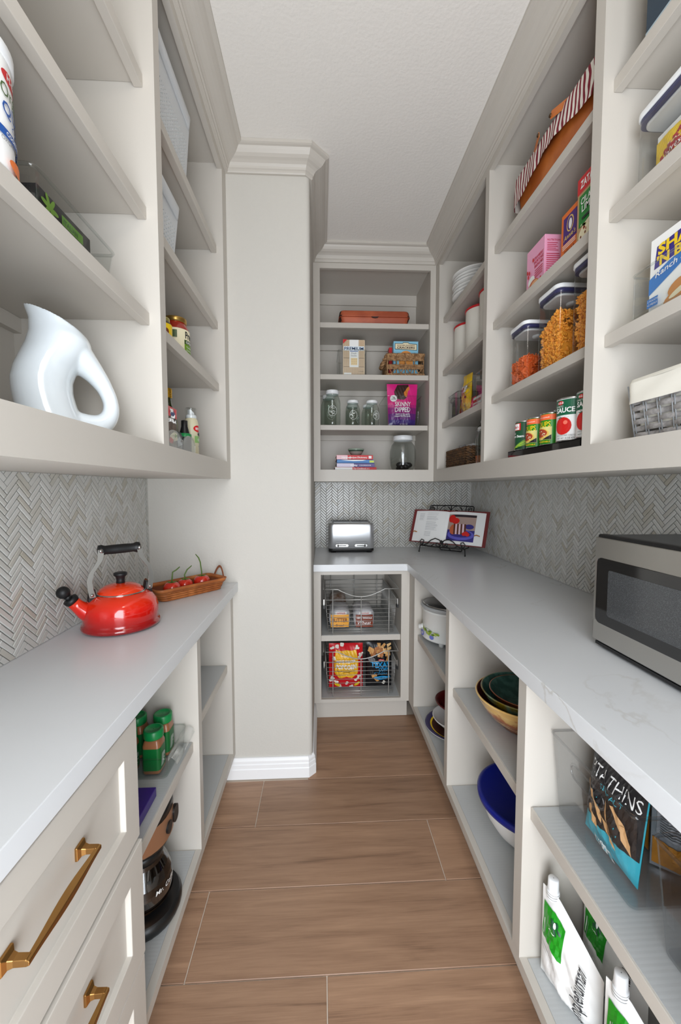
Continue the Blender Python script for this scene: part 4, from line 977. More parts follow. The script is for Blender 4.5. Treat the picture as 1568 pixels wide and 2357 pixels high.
pile(c1, 0.094, 0.132, 0.085, 0.095, SQ, True, 380, 1); pile(c2, 0.094, 0.145, 0.130, 0.175, FISH, False, 900, 2); pile(c3, 0.100, 0.145, 0.165, 0.160, FISH, False, 800, 3)

# bottom: cans on a smoky tiered rack
t = thing('can_rack', 'smoky grey plastic tiered rack under the row of cans', 'rack', (0.800, 1.290, SB[0]), RR)
RK = thin('smoky_rack', (0.42, 0.43, 0.45), 0.12); mb = MB()
for k in range(3):
    y0 = -0.085+k*0.094; zt = 0.026+k*0.030; mb.box(-0.215, 0.215, y0, y0+0.004, 0.001, zt, RK).box(-0.215, 0.215, y0, y0+0.093, zt-0.0035, zt, RK)
mb.build('tiers', t); 
mb = MB()
for x in (-0.215, 0.211): mb.box(x, x+0.004, -0.085, 0.19, 0.001, 0.024, RK)
mb.build('side', t)
TIN = M('tin', rgb(206, 206, 204), 0.22, metal=1.0)
def can(label, loc, r, h, art, body, group='food cans on the tiered rack', name='food_can', ang=0.0):
    t = thing(name, label, 'can', loc, RR+0.85+ang, group)
    MB().lathe([(0.001, 0.0), (r-0.002, 0.0), (r, 0.001), (r, 0.004), (r-0.001, 0.0045)], TIN, n=40).build('bottom', t)
    MB().lathe([(r-0.0008, 0.0045), (r-0.0008, h-0.0045)], body, n=40).build('label', t)
    MB().lathe([(r-0.001, h-0.0045), (r, h-0.004), (r, h-0.0008), (r-0.0015, h), (r-0.003, h-0.003), (0.001, h-0.003)], TIN, n=40).build('top', t)
    a = Art((0, -r+0.0008, 0.0), (1, 0, 0), (0, 0, 1), wrap=r-0.0008); art(a, r, h); a.build('label_print', t); return t
def a_bean(a, r, h):
    C = r*pi; a.rect(-0.045, h-0.034, 0.040, 0.026, RED); a.rect(-0.043, h-0.032, 0.033, 0.022, W_); a.text("Libby's", -0.041, h-0.026, 0.009, RED, bold=.02, width=.028)
    a.text('Cut', -0.040, h-0.048, 0.007, W_, bold=.01); a.text('Green Beans', -0.050, h-0.060, 0.009, W_, bold=.02, width=.058)
    LG = M('lime_green', rgb(166, 200, 60), .5)
    for i in range(7): a.poly([(-0.040+i*.006, 0.006+i*.002), (-0.036+i*.006, 0.004+i*.002), (0.012+i*.005, 0.036-i*.003), (0.010+i*.005, 0.040-i*.003)], LG if i % 2 else M('bean_green', rgb(110, 160, 50), .5))
can('green beans can with a dark green label, farthest in the front row', (0.760, 1.472, SB[0]+0.027), 0.033, 0.108, a_bean, DGRN)
SG = M('soup_green', rgb(40, 140, 30), .35); SO = M('soup_orange', rgb(240, 104, 50), .4)
def a_soup(a, r, h):
    a.rect(-0.1, h-0.024, 0.2, 0.018, SO); a.text('LOW IN SODIUM', 0.0, h-0.018, 0.004, W_, align='r'); a.text('SOUPS', 0.004, h-0.046, 0.017, YEL, align='r', width=.052, bold=.01)
    a.rect(-0.052, 0.018, 0.060, 0.042, M('soup_cream', rgb(220, 210, 130), .5)); a.ell(-0.030, 0.038, 0.030, 0.018, M('bowl_yellow', rgb(232, 190, 90), .5)); a.ell(-0.030, 0.040, 0.025, 0.014, M('soup_red', rgb(170, 64, 34), .6)); a.poly([(-0.02, 0.019), (0.007, 0.019), (0.007, 0.034)], K_)
    rnd = random.Random(1)
    for i in range(12): a.ell(-0.030+rnd.uniform(-.02, .02), 0.040+rnd.uniform(-.010, .010), .002, .002, [SO, CRM][i % 2], n=6); a.k -= 1
    a.k += 1; a.text('VEGETABLE', 0.004, 0.009, 0.005, YEL, align='r', bold=.02)
s_ = can('green organic soup can, second in the front row', (0.760, 1.385, SB[0]+0.027), 0.034, 0.106, a_soup, SG)
dup(s_, (0.760, 1.296, SB[0]+0.027), None, 'green organic soup can, third in the front row next to the tomato sauce')
def a_sauce(a, r, h):
    a.rect(-0.12, h-0.052, 0.24, 0.046, M('sauce_green', rgb(20, 98, 66), .4)); a.ell(-0.030, h-0.015, 0.011, 0.006, RED); a.text('H-E-B', -0.030, h-0.018, 0.006, W_, align='c', bold=.02); a.text('TOMATO', -0.020, h-0.028, 0.005, W_, align='r')
    a.text('SAUCE', 0.012, h-0.044, 0.014, W_, align='r', bold=.03, width=.056); a.ell(-0.020, 0.046, 0.024, 0.026, M('tomato_print', rgb(210, 34, 30), .3)); a.ell(-0.012, 0.056, 0.006, 0.006, M('tomato_shine', rgb(240, 120, 100), .3))
    for i in range(5): a.poly([(-0.020, 0.070), (-0.020+0.018*cos(i*0.7+.2), 0.070+0.008*sin(i*0.7+.2)), (-0.016+0.014*cos(i*0.7+.5), 0.069+0.006*sin(i*.7+.5))], DGRN); a.k -= 1
    a.k += 1; a.ell(0.022, 0.070, 0.008, 0.003, GRN, rot=-.4)
    a.text('MADE WITH RIPE TOMATOES', 0.016, 0.015, 0.0045, GRY, align='r', width=.052); a.text('NET WT 15 OZ 425g', 0.014, 0.007, 0.0045, K_, align='r', width=.048); a.rect(0.030, h-0.028, 0.014, 0.022, W_); a.ell(0.037, h-0.036, 0.009, 0.009, M('seal_grey', rgb(170, 180, 178), .4)); a.lines(0.044, 0.034, 0.03, 6, .004, GRY, h=.001)
s_ = can('white and green tomato sauce can, tall and near the end of the front row', (0.764, 1.190, SB[0]+0.027), 0.045, 0.130, a_sauce, W_)
dup(s_, (0.764, 1.094, SB[0]+0.027), None, 'white and green tomato sauce can, nearest in the front row beside the stile')
def a_plain(c): return lambda a, r, h: (a.rect(-0.1, h-0.022, 0.2, 0.014, c))
can('red and white can in the second row, behind the second soup can', (0.852, 1.372, SB[0]+0.057), 0.036, 0.104, a_plain(YEL), W_)
can('orange-topped soup can in the second row, behind the third soup can', (0.852, 1.284, SB[0]+0.057), 0.036, 0.104, a_soup, SG)
can('brown-topped can in the second row, behind the tomato sauce can', (0.856, 1.196, SB[0]+0.057), 0.040, 0.112, a_plain(ORG), BRN)
can('tomato can in the second row, behind the nearest sauce can', (0.856, 1.104, SB[0]+0.057), 0.042, 0.120, a_sauce, W_)
can('dark red can in the back row of the rack', (0.950, 1.200, SB[0]+0.087), 0.042, 0.118, a_plain(W_), M('wine_red', rgb(130, 20, 44), .4))
can('red soup can in the back row beside the stile', (0.948, 1.105, SB[0]+0.087), 0.042, 0.130, a_plain(W_), RED)

# ================================================================ right cabinet, near bay
carton('game_box', 'dark teal box with a pale base on the highest near right shelf', (0.860, 0.745, SB[3]), RR, 0.34, 0.27, 0.20, M('teal_card', rgb(22, 48, 66), .45), lambda a: a.rect(0, 0, 0.34, 0.012, M('pale_teal', rgb(170, 190, 198), .5)))
c4 = popc('wide clear container with white lid and orange tea pouch on the near right shelf', (0.855, 0.832, SB[2]), RR, 0.262, 0.225, 0.178)
def a_harv(a, w, h):
    a.rect(0.0, 0.0, w, h-0.016, YEL); a.poly([(w*.10, 0), (w*.10, h*.50), (w*.28, h*.60), (w*.5, h*.80), (w*.72, h*.62), (w*.90, h*.52), (w*.90, 0)], M('harvest_red', rgb(176, 28, 38), .4))
    a.text("TRADER JOE'S", w*.5, h*.54, 0.0060, CRM, align='c', bold=.02, width=w*.46); a.text('Harvest Blend', w*.5, h*.38, 0.012, W_, align='c', shear=.25, width=w*.68); a.text('Herbal Tea', w*.5, h*.22, 0.012, W_, align='c', shear=.25, width=w*.55)
    for u, v in ((.04, .3), (.95, .4), (.05, .12), (.96, .18)): a.ell(w*u, h*v, 0.006, 0.012, ORG, rot=.5)
pouch('tea_pouch', 'white, yellow and red tea pouch at the front of the wide clear container', 'pouch', (0.790, 0.860, SB[2]+0.005), RR, 0.170, 0.120, 0.030, W_, a_harv, seed=21, bot=0.3)
pouch('tea_pouch', 'plain white pouch behind the red and yellow tea pouch in the clear container', 'pouch', (0.850, 0.830, SB[2]+0.005), RR, 0.180, 0.125, 0.035, W_, seed=23, bot=0.3)
def f_shake(a):
    w, h = 0.165, 0.175; PB = M('shake_purple', rgb(52, 36, 130), .4); SKY = M('shake_blue', rgb(28, 116, 196), .4)
    a.poly([(0.012, 0.105), (0.018, 0.153), (0.158, 0.162), (0.160, 0.120)], PB); a.poly([(0, 0.052), (0, 0.088), (0.05, 0.105), (w, 0.128), (w, 0.094), (0.09, 0.088)], SKY)
    a.text('SHAKE', 0.022, 0.132, 0.022, YEL, bold=.04, width=0.128); a.text("'N BAKE", 0.020, 0.108, 0.020, YEL, bold=.04, width=0.130); a.text('Ranch & Herb', 0.018, 0.084, 0.012, W_, bold=.01, shear=.25, width=0.135, rot=.12)
    CK = M('breaded_chicken', rgb(206, 136, 66), .7); a.ell(0.130, 0.036, 0.050, 0.040, W_)
    a.ell(0.122, 0.060, 0.026, 0.018, CK, rot=.3); a.ell(0.080, 0.040, 0.026, 0.014, CK, rot=.3); a.ell(0.072, 0.018, 0.028, 0.014, CK, rot=.2); a.ell(0.082, 0.028, 0.024, 0.006, CRM, rot=.3); a.ell(0.070, 0.006, 0.024, 0.006, CRM, rot=.2); a.ell(0.130, 0.044, 0.02, .005, CRM, rot=.3)
    for i in range(9): a.ell(0.135+0.004*(i % 4)*1.7, 0.018+0.004*(i % 5), 0.008, 0.005, [M('lettuce', rgb(120, 176, 60), .6), RED, M('lettuce2', rgb(180, 206, 90), .6)][i % 3], n=8, rot=i); a.k -= 1
    a.k += 1; a.rect(0.002, 0.022, 0.030, 0.020, SKY); a.text('2 POUCHES', 0.004, 0.034, 0.0045, W_); a.text('=2 MEALS', 0.004, 0.026, 0.0045, W_)
carton('coating_box', 'white, blue and purple chicken coating box in the near right bin', (0.782, 0.835, SB[1]+0.005), RR, 0.165, 0.042, 0.175, W_, f_shake)
carton('coating_box', 'yellow box with a dark check mark behind the blue and purple coating box', (0.850, 0.822, SB[1]+0.005), RR, 0.160, 0.045, 0.222, YEL, lambda a: (a.ell(0.026, 0.203, 0.010, 0.011, M('shake_purple')), a.text('1', 0.040, 0.196, 0.016, K_, bold=.03)))
bin_('storage_bin', 'clear square bin holding the coating boxes on the near right shelf', (0.852, 0.790, SB[1]), RR, 0.255, 0.27, 0.098, CLEAR)
# grey woven basket with cloth liner
GW = M('grey_wicker', rgb(158, 154, 152), 0.6, noise=(120, rgb(138, 134, 132), 2)); GW2 = M('grey_stake', rgb(128, 130, 132), 0.45); COT = M('cotton_cloth', rgb(236, 232, 220), 0.9, bump=(500, .1, .0005))
t = thing('woven_basket', 'grey woven basket with a cream cloth liner above the microwave', 'basket', (0.868, 0.700, SB[0]), RR)
Wk, Dk, Hk = 0.455, 0.27, 0.128
def side_frame(side):
    L_ = Wk if side in (0, 2) else Dk
    def P(s_, z, off):  # s_ in -1..1
        k = 0.93+0.07*z/Hk; hx, hy = Wk/2*k, Dk/2*k
        return {0: (s_*hx, -hy-off, z), 1: (hx+off, s_*hy, z), 2: (-s_*hx, hy+off, z), 3: (-hx-off, -s_*hy, z)}[side]
    return L_, P
mb = MB(); ms = MB()
for side in range(4):
    L_, P = side_frame(side); ns = 12 if side in (0, 2) else 7; rows = 8
    for j in range(rows):
        z = 0.010+j*0.0155
        nn = ns*6; pts = []
        for i in range(nn+1):
            s_ = -1+2*i/nn; ph = i/6*pi+(pi if j % 2 else 0); pts.append((s_, 0.0022+0.0030*sin(ph)))
        vs = []
        for s_, o_ in pts:
            vs += [P(s_, z-0.0060, o_-.0012), P(s_, z-0.003, o_+.0008), P(s_, z+0.003, o_+.0008), P(s_, z+0.0060, o_-.0012)]
        fs = [(4*i+q, 4*i+4+q, 4*i+5+q, 4*i+1+q) for i in range(nn) for q in range(3)]
        mb.add(vs, fs, GW, smooth=True)
    for i in range(ns+1):
        s_ = -1+2*i/ns
        for d_ in (-0.0035, 0.0035): ms.tube([P(s_+d_/L_*2, z, 0.002) for z in (0.002, Hk*.5, Hk)], 0.0016, GW2, n=6)
mb.build('weave', t, fix=False); ms.build('stake', t)
mb = MB(); k = 0.93; mb.box(-Wk/2*k, Wk/2*k, -Dk/2*k, Dk/2*k, 0.001, 0.004, GW2).build('base', t)
# cloth liner folded over the rim, with the handle slit
mb = MB(); mb.loft([[(x, y, z) for x, y in rrect(Wk+o_, Dk+o_, 0.02, 4)] for o_, z in ((-0.02, 0.03), (-0.012, Hk+0.008), (-0.004, Hk+0.014), (0.008, Hk+0.012), (0.013, Hk+0.004))], COT, cap=False)
n = 60
def skirt(mb):
    per = rrect(Wk+0.013, Dk+0.013, 0.02, 4); dn = []
    for i in range(len(per)):
        a_, b_ = Vector(per[i]), Vector(per[(i+1) % len(per)]); k_ = max(1, int((b_-a_).length/0.008))
        for j in range(k_): dn.append(a_+(b_-a_)*j/k_)
    N_ = len(dn)
    for i in range(N_):
        a_, b_ = dn[i], dn[(i+1) % N_]; ctr = (a_+b_)/2
        zs_ = [Hk+0.004, Hk-0.006, Hk-0.014, Hk-0.024, Hk-0.034, Hk-0.044]
        for q in range(5):
            front = ctr.y < -Dk/2+0.002
            if front and abs(ctr.x) < 0.045 and 1 <= q <= 3: continue
            def wv_(I, Q): return 0.0010*sin(I*.35+Q*1.1)
            mb.add([(a_.x, a_.y-wv_(i, q), zs_[q]), (b_.x, b_.y-wv_((i+1) % N_, q), zs_[q]), (b_.x, b_.y-wv_((i+1) % N_, q+1), zs_[q+1]), (a_.x, a_.y-wv_(i, q+1), zs_[q+1])], [(0, 1, 2, 3)], COT, smooth=True)
    mb.tube([(x, -Dk/2-0.0075, (Hk-0.020)+z) for x, z in rrect(0.092, 0.028, 0.011, 5)], 0.0032, COT, n=6, closed=True)
    mb.box(-0.046, 0.046, -Dk/2+0.001, -Dk/2+0.003, Hk-0.04, Hk, COT)
skirt(mb); mb.build('cloth_liner', t, label='cream cotton liner folded over the rim with a handle slit')

# ================================================================ left cabinet, near bay
t = thing('porcelain_pitcher', 'large white glazed pitcher with a looped hole handle in the near left cabinet', 'pitcher', (-0.537, 0.884, SLf[0]+0.0005), 0.58)
PORC = M('white_porcelain', rgb(236, 243, 247), 0.08, spec=0.6, coat=0.5)
def pitcher():
    """spout to the left (towards the viewer's left), loop handle to the right; side profile in local x-z"""
    # body silhouette, left and right edge heights
    S = [(0.000, -0.070, 0.025), (0.004, -0.078, 0.034), (0.03, -0.090, 0.030), (0.06, -0.097, 0.018), (0.085, -0.101, 0.012), (0.108, -0.102, 0.012), (0.132, -0.096, 0.021), (0.155, -0.086, 0.036), (0.178, -0.074, 0.047), (0.198, -0.066, 0.051), (0.216, -0.065, 0.047), (0.232, -0.073, 0.040)]
    mb = MB(); loops = []; n = 36
    for z, xl, xr in S:
        c, a = (xl+xr)/2, (xr-xl)/2; b = min(a, 0.072)*(1.0 if z < 0.2 else 0.92); f = max(0, (z-0.15)/0.082)
        loops.append([(0.93*(c+a*cos(2*pi*i/n)), b*sin(2*pi*i/n)*(1-0.25*f*max(0, -cos(2*pi*i/n))), z+f*f*0.024*(-cos(2*pi*i/n))) for i in range(n)])
    inner = [[(x*0.93-0.001, y*0.90, z) for x, y, z in l] for l in loops[::-1][:6]]
    mb.loft(loops+inner, PORC)
    # loop handle: fat curved tube leaving the shoulder and returning to the foot
    P = [(0.012, 0.176), (0.030, 0.158), (0.052, 0.134), (0.070, 0.106), (0.080, 0.076), (0.078, 0.050), (0.064, 0.031), (0.042, 0.024), (0.016, 0.026)]
    R_ = [0.036, 0.030, 0.0215, 0.0165, 0.0155, 0.0175, 0.0215, 0.024, 0.026]
    pts = []; rr = []
    for i in range(len(P)-1):
        for k in range(4):
            f = k/4; a, b = Vector(P[i]), Vector(P[i+1]); p0 = Vector(P[max(0, i-1)]); p3 = Vector(P[min(len(P)-1, i+2)])
            q = 0.5*((2*a)+(-p0+b)*f+(2*p0-5*a+4*b-p3)*f*f+(-p0+3*a-3*b+p3)*f**3); pts.append((q.x, 0, q.y)); rr.append(R_[i]*(1-f)+R_[i+1]*f)
    pts.append((P[-1][0], 0, P[-1][1])); rr.append(R_[-1])
    mb.tube(pts, rr, PORC, n=24, flat=(1.25, 1.0)); o = mb.build('body', t, label='glazed body with the loop handle flowing out of it')
    md = o.modifiers.new('blend', 'REMESH'); md.mode = 'VOXEL'; md.voxel_size = 0.0022; md.use_smooth_shade = True
    md = o.modifiers.new('soften', 'SMOOTH'); md.factor = 0.5; md.iterations = 22
pitcher()
t = thing('oats_canister', 'white oats canister with blue band at the left edge, on the shelf above the pitcher', 'canister', (-0.492, 0.592, SLf[1]), LL+0.55)
MB().lathe([(0.001, 0.001), (0.061, 0.001), (0.0625, 0.004), (0.0625, 0.158)], W_, n=48).build('body', t)
MB().lathe([(0.0625, 0.150), (0.0655, 0.150), (0.0658, 0.166), (0.063, 0.170), (0.001, 0.170)], WHITE, n=48).build('lid', t)
a = Art((0, -0.0625, 0), (1, 0, 0), (0, 0, 1), wrap=0.0625); OB = M('oat_blue', rgb(20, 80, 160), .4)
a.ell(-0.008, 0.128, 0.026, 0.009, RED); a.text('H-E-B', -0.008, 0.124, 0.009, W_, align='c', bold=.02); a.text('Organics', 0.0, 0.098, 0.017, M('oat_green', rgb(64, 94, 40), .4), align='c', width=.075)
a.text('QUICK', 0.0, 0.074, 0.017, OB, align='c', width=.072, bold=.01); a.text('OATS', 0.004, 0.060, 0.008, OB, align='c', width=.045); a.rect(-0.09, 0.042, 0.18, 0.011, OB); a.text('COOKS IN MINUTES', 0.0, 0.045, 0.005, W_, align='c', bold=.02)
a.text('ORGANIC WHOLE GRAIN', 0, 0.034, 0.005, GRY, align='c'); a.text('ROLLED OATS', 0.01, 0.026, 0.005, GRY, align='c'); a.ell(-0.005, 0.012, 0.026, 0.009, ORG)
a.build('label_print', t)
t = bin_('storage_bin', 'low clear bin with a green-labelled black package on the near left shelf', (-0.575, 0.787, SLf[1]), LL, 0.245, 0.27, 0.062, CLEAR, flare=0.008, rim=0.003)
t = carton('produce_tray', 'black tray with green leaf label inside the low clear bin', (-0.492, 0.770, SLf[1]+0.006), LL, 0.150, 0.07, 0.050, M('black_tray', rgb(34, 33, 35), .4),
       lambda a: ([a.ell(0.030+0.012*cos(i*1.0), 0.030+0.010*sin(i*1.0), 0.011, 0.004, M('leaf_print', rgb(110, 150, 46), .5), rot=i*1.0) for i in range(6)], a.rect(0.058, 0.022, 0.062, 0.016, M('leaf_print2', rgb(92, 140, 40), .5)), a.text('ITALIAN', 0.062, 0.025, 0.008, M('leaf_dark', rgb(40, 90, 30), .5), bold=.02)))
t['category'] = 'package'

# ================================================================ left cabinet, far bay
PB_ = M('perforated_white', rgb(206, 209, 211), 0.4)
def perf_bin(name, label, loc, rz, w, d, h, group=None):
    t = thing(name, label, 'basket', loc, rz, group); tp = 0.018
    rows = max(3, int((h-0.060)/0.0135)); cols = int((w-0.05)/0.0125); mb = MB()
    def face(A, B, C, D_, nc, nr):
        """panel A-B bottom, D-C top with a grid of square holes"""
        A, B, C, D_ = map(Vector, (A, B, C, D_))
        def P(u, v): return (A*(1-u)+B*u)*(1-v)+(D_*(1-u)+C*u)*v
        v0, v1 = 0.10, 1-0.34; u0, u1 = 0.05, 0.95
        vs = [P(0, 0), P(1, 0), P(1, v0), P(0, v0), P(0, v1), P(1, v1), P(1, 1), P(0, 1), P(u0, v0), P(u0, v1), P(u1, v0), P(u1, v1)]
        mb.add(vs, [(0, 1, 2, 3), (4, 5, 6, 7), (3, 8, 9, 4), (10, 2, 5, 11)], PB_)
        du, dv = (u1-u0)/nc, (v1-v0)/nr; e = 0.30
        for i in range(nc):
            for j in range(nr):
                a, b = u0+i*du, v0+j*dv; o = [(a, b), (a+du, b), (a+du, b+dv), (a, b+dv)]; q = [(a+du*e, b+dv*e), (a+du*(1-e), b+dv*e), (a+du*(1-e), b+dv*(1-e)), (a+du*e, b+dv*(1-e))]
                mb.add([P(*x) for x in o]+[P(*x) for x in q], [(k, (k+1) % 4, 4+(k+1) % 4, 4+k) for k in range(4)], PB_)
    b0 = [(-w/2+tp, -d/2+tp, 0.002), (w/2-tp, -d/2+tp, 0.002), (w/2-tp, d/2-tp, 0.002), (-w/2+tp, d/2-tp, 0.002)]; b1 = [(-w/2+0.004, -d/2+0.004, h-0.01), (w/2-0.004, -d/2+0.004, h-0.01), (w/2-0.004, d/2-0.004, h-0.01), (-w/2+0.004, d/2-0.004, h-0.01)]
    for i in range(4):
        j = (i+1) % 4; face(b0[i], b0[j], b1[j], b1[i], cols if i % 2 == 0 else int(cols*d/w), rows)
    mb.add(b0, [(0, 1, 2, 3)], PB_); mb.build('body', t, solid=0.0025)
    r = MB(); r.loft([[(x, y, z) for x, y in rrect(w+o, d+o, 0.03, 5)] for o, z in ((-0.012, h-0.034), (0.004, h-0.034), (0.010, h-0.004), (0.006, h), (-0.004, h), (-0.010, h-0.008))], PB_, cap=False); r.build('rim', t, solid=0.0015)
    return t
perf_bin('perforated_basket', 'tall white perforated plastic basket on the highest left shelf', (-0.580, 1.270, SLf[3]), LL, 0.338, 0.29, 0.232, 'white perforated baskets')
perf_bin('perforated_basket', 'smaller white perforated basket with a wooden tray on top, second left shelf', (-0.580, 1.211, SLf[2]), LL, 0.225, 0.28, 0.176, 'white perforated baskets')
o = MB().prism(rrect(0.222, 0.276, 0.03, 4), 0.0, 0.010, M('thin_wood', rgb(190, 128, 66), .5)).build('wooden_tray', None, loc=(-0.580, 1.211, SLf[2]+0.1768)); o.rotation_euler = (0, 0, LL)
tag(o, 'thin wooden tray lying on top of the smaller perforated basket', 'tray')
GOLD = M('gold_lid', rgb(176, 140, 74), 0.3, metal=0.8); SAUCE = M('tomato_sauce', rgb(156, 34, 12), 0.25, coat=.6)
def sjar(label, loc, R_, H, lidm, fill, art, ang=0.9, lh=0.016):
    t = thing('sauce_jar', label, 'jar', loc, LL-ang, 'jars on the third left shelf')
    MB().lathe([(0.001, 0.001), (R_*.9, 0.001), (R_, 0.006), (R_, H*.66), (R_*.96, H*.74), (R_*.80, H*.84), (R_*.74, H*.87), (R_*.74, H-lh)], fill, n=44).build('glass', t)
    MB().lathe([(R_*.74, H-lh), (R_*.80, H-lh), (R_*.81, H-0.002), (R_*.79, H), (0.001, H)], lidm, n=44).build('lid', t)
    a = Art((0, -R_, 0), (1, 0, 0), (0, 0, 1), wrap=R_); art(a, R_, H); a.build('label_print', t); return t
def l_preg(a, R_, H):
    a.rect(-0.085, 0.012, 0.150, 0.086, CRM); a.text('Prego', 0.010, 0.070, 0.022, K_, bold=.03, width=.050); a.rect(0.006, 0.050, 0.058, 0.014, M('label_green', rgb(60, 84, 40), .4)); a.text('CHUNKY', 0.012, 0.053, 0.008, W_, bold=.02)
    a.rect(0.006, 0.020, 0.058, 0.030, M('label_lime', rgb(110, 150, 30), .4)); a.text('Tomato,', 0.012, 0.038, 0.006, W_); a.text('Onion & Garlic', 0.012, 0.028, 0.006, W_); a.rect(-0.040, 0.066, 0.022, 0.024, M('label_green')); a.ell(-0.030, 0.040, 0.012, 0.014, TAN)
sjar('large tomato sauce jar with gold lid and cream label on the third left shelf', (-0.497, 1.425, SLf[1]), 0.045, 0.140, GOLD, SAUCE, l_preg, ang=0.75)
def l_yel(a, R_, H): a.rect(-0.08, 0.006, 0.16, 0.040, YEL); a.ell(0.006, 0.022, 0.008, 0.010, BRN)
sjar('small dark jar with pale gold lid and yellow label, left of the tomato sauce', (-0.474, 1.236, SLf[1]), 0.031, 0.066, M('pale_gold_lid', rgb(186, 176, 110), .35, metal=.6), M('olive_fill', rgb(70, 58, 22), .3), l_yel, lh=0.012)
sjar('dark-lidded salsa jar with a black label, behind the small yellow-labelled jar', (-0.548, 1.255, SLf[1]), 0.036, 0.112, BLACK, SAUCE, lambda a, R_, H: (a.rect(-0.10, 0.010, 0.20, 0.058, K_), a.text('SALSA', 0.02, 0.04, 0.012, W_, bold=.02), a.text('MEDIUM', 0.02, 0.024, 0.008, W_)))
# bottom shelf
t = thing('oil_bottle', 'dark green oil bottle with gold screw cap on the lowest left shelf', 'bottle', (-0.520, 1.392, SLf[0]))
OLV = M('olive_bottle', rgb(36, 46, 8), 0.1, coat=.6)
MB().lathe([(0.001, 0.001), (0.030, 0.001), (0.033, 0.005), (0.033, 0.115), (0.028, 0.140), (0.016, 0.170), (0.0135, 0.185), (0.0135, 0.205)], OLV, n=40).build('glass', t)
CG = M('gold_cap', rgb(206, 158, 40), .3, metal=.85); MB().lathe([(0.0145, 0.192), (0.0165, 0.194), (0.0165, 0.199), (0.0155, 0.200), (0.0165, 0.202), (0.0165, 0.206), (0.0155, 0.207), (0.0165, 0.209), (0.0165, 0.222), (0.015, 0.224), (0.001, 0.224)], CG, n=36).build('cap', t)
GC = M('green_cap', rgb(12, 130, 66), .35)
t = thing('spice_shaker', 'green-capped shaker bottle between the oil bottle and the brown packet', 'jar', (-0.500, 1.318, SLf[0]+0.004), LL)
MB().lathe([(0.001, 0.001), (0.022, 0.001), (0.024, 0.004), (0.024, 0.100), (0.019, 0.118)], M('dark_oregano', rgb(40, 44, 22), .3, coat=.4), n=32).build('body', t); MB().lathe([(0.019, 0.112), (0.0205, 0.112), (0.0205, 0.140), (0.018, 0.145), (0.001, 0.145)], GC, n=32).build('cap', t)
t = thing('spice_shaker', 'grey-brown pepper grinder beside the green-capped shaker', 'jar', (-0.446, 1.338, SLf[0]+0.004))
MB().lathe([(0.001, 0.0), (0.020, 0.0), (0.021, 0.050), (0.016, 0.062), (0.010, 0.085), (0.010, 0.104), (0.001, 0.106)], BLACK, n=28).lathe([(0.0215, 0.050), (0.0215, 0.060), (0.015, 0.063)], GC, n=28).build('body', t)
def a_brown(a, w, h):
    a.rect(0, h*.74, w, h*.25, M('mccormick_red', rgb(206, 70, 76), .4)); a.rect(w*.36, h*.72, w*.26, h*.22, W_); a.rect(w*.40, h*.75, w*.18, h*.16, M('mc_blue', rgb(80, 90, 120), .4)); a.text('BROWN', w*.5, h*.60, 0.009, W_, align='c', bold=.03, width=w*.62)
    a.ell(w*.6, h*.28, w*.28, h*.12, CRM); a.ell(w*.6, h*.30, w*.14, h*.06, M('leaf_print')); a.ell(w*.3, h*.16, w*.18, h*.08, RED)
pouch('gravy_packet', 'brown and red gravy seasoning packet at the front of the clear organizer', 'packet', (-0.438, 1.193, SLf[0]+0.006), LL, 0.092, 0.118, 0.008, M('brown_packet', rgb(112, 98, 88), .4), a_brown, seed=31, bot=0, crimp=True)
pouch('gravy_packet', 'grey seasoning packet in the second slot of the clear organizer', 'packet', (-0.452, 1.300, SLf[0]+0.006), LL, 0.085, 0.060, 0.008, M('grey_packet', rgb(90, 96, 98), .4), lambda a, w, h: (a.ell(w*.35, h*.5, w*.12, h*.3, M('pale_oval')), a.rect(w*.02, h*.6, w*.3, h*.25, DGRN)), seed=32, bot=0)
t = thing('packet_organizer', 'clear packet organizer with curved dividers on the lowest left shelf', 'organizer', (-0.500, 1.245, SLf[0]), LL)
mb = MB(); ww, dd = 0.255, 0.155
mb.box(-ww/2, ww/2, -dd/2, dd/2, 0.001, 0.003, CLEAR)
for x in (-ww/2, 0.005, ww/2-0.002):
    pr = [(-dd/2, 0.003), (dd/2, 0.003), (dd/2, 0.065)]+[(dd/2-0.02-(dd-0.04)*i/12, 0.065-0.020*sin(pi*i/12)**0.5) for i in range(13)]+[(-dd/2+0.004, 0.055)]
    mb.prism(pr, x, x+0.002, CLEAR, axis='x')
for x0, x1 in ((-ww/2, 0.003), (0.008, ww/2)):
    c = (x0+x1)/2; hw = (x1-x0)/2; top = [(x1-hw*2*i/14, 0.010+0.044*(sin(pi*min(1, max(0, (i+1)/16)))**.45)) for i in range(15)]
    mb.prism([(x0, 0.003), (x1, 0.003)]+top, -dd/2, -dd/2+0.002, CLEAR, axis='y')
mb.build('body', t, fix=True)
mb = MB()
for x0, x1 in ((-ww/2, 0.003), (0.008, ww/2)):
    hw = (x1-x0)/2; mb.tube([(x1-hw*2*i/14, -dd/2+.001, 0.010+0.044*(sin(pi*min(1, max(0, (i+1)/16)))**.45)) for i in range(15)], 0.0022, CLEAR, n=6)
mb.build('rim', t)
t = thing('cooking_spray', 'cream spray can of olive oil with clear cap on the lowest left shelf', 'spray can', (-0.466, 1.470, SLf[0]), LL-0.75)
SPR = M('spray_cream', rgb(212, 204, 172), .35)
MB().lathe([(0.001, 0.001), (0.023, 0.001), (0.0245, 0.004), (0.0245, 0.118), (0.022, 0.130), (0.018, 0.137)], SPR, n=40).build('body', t)
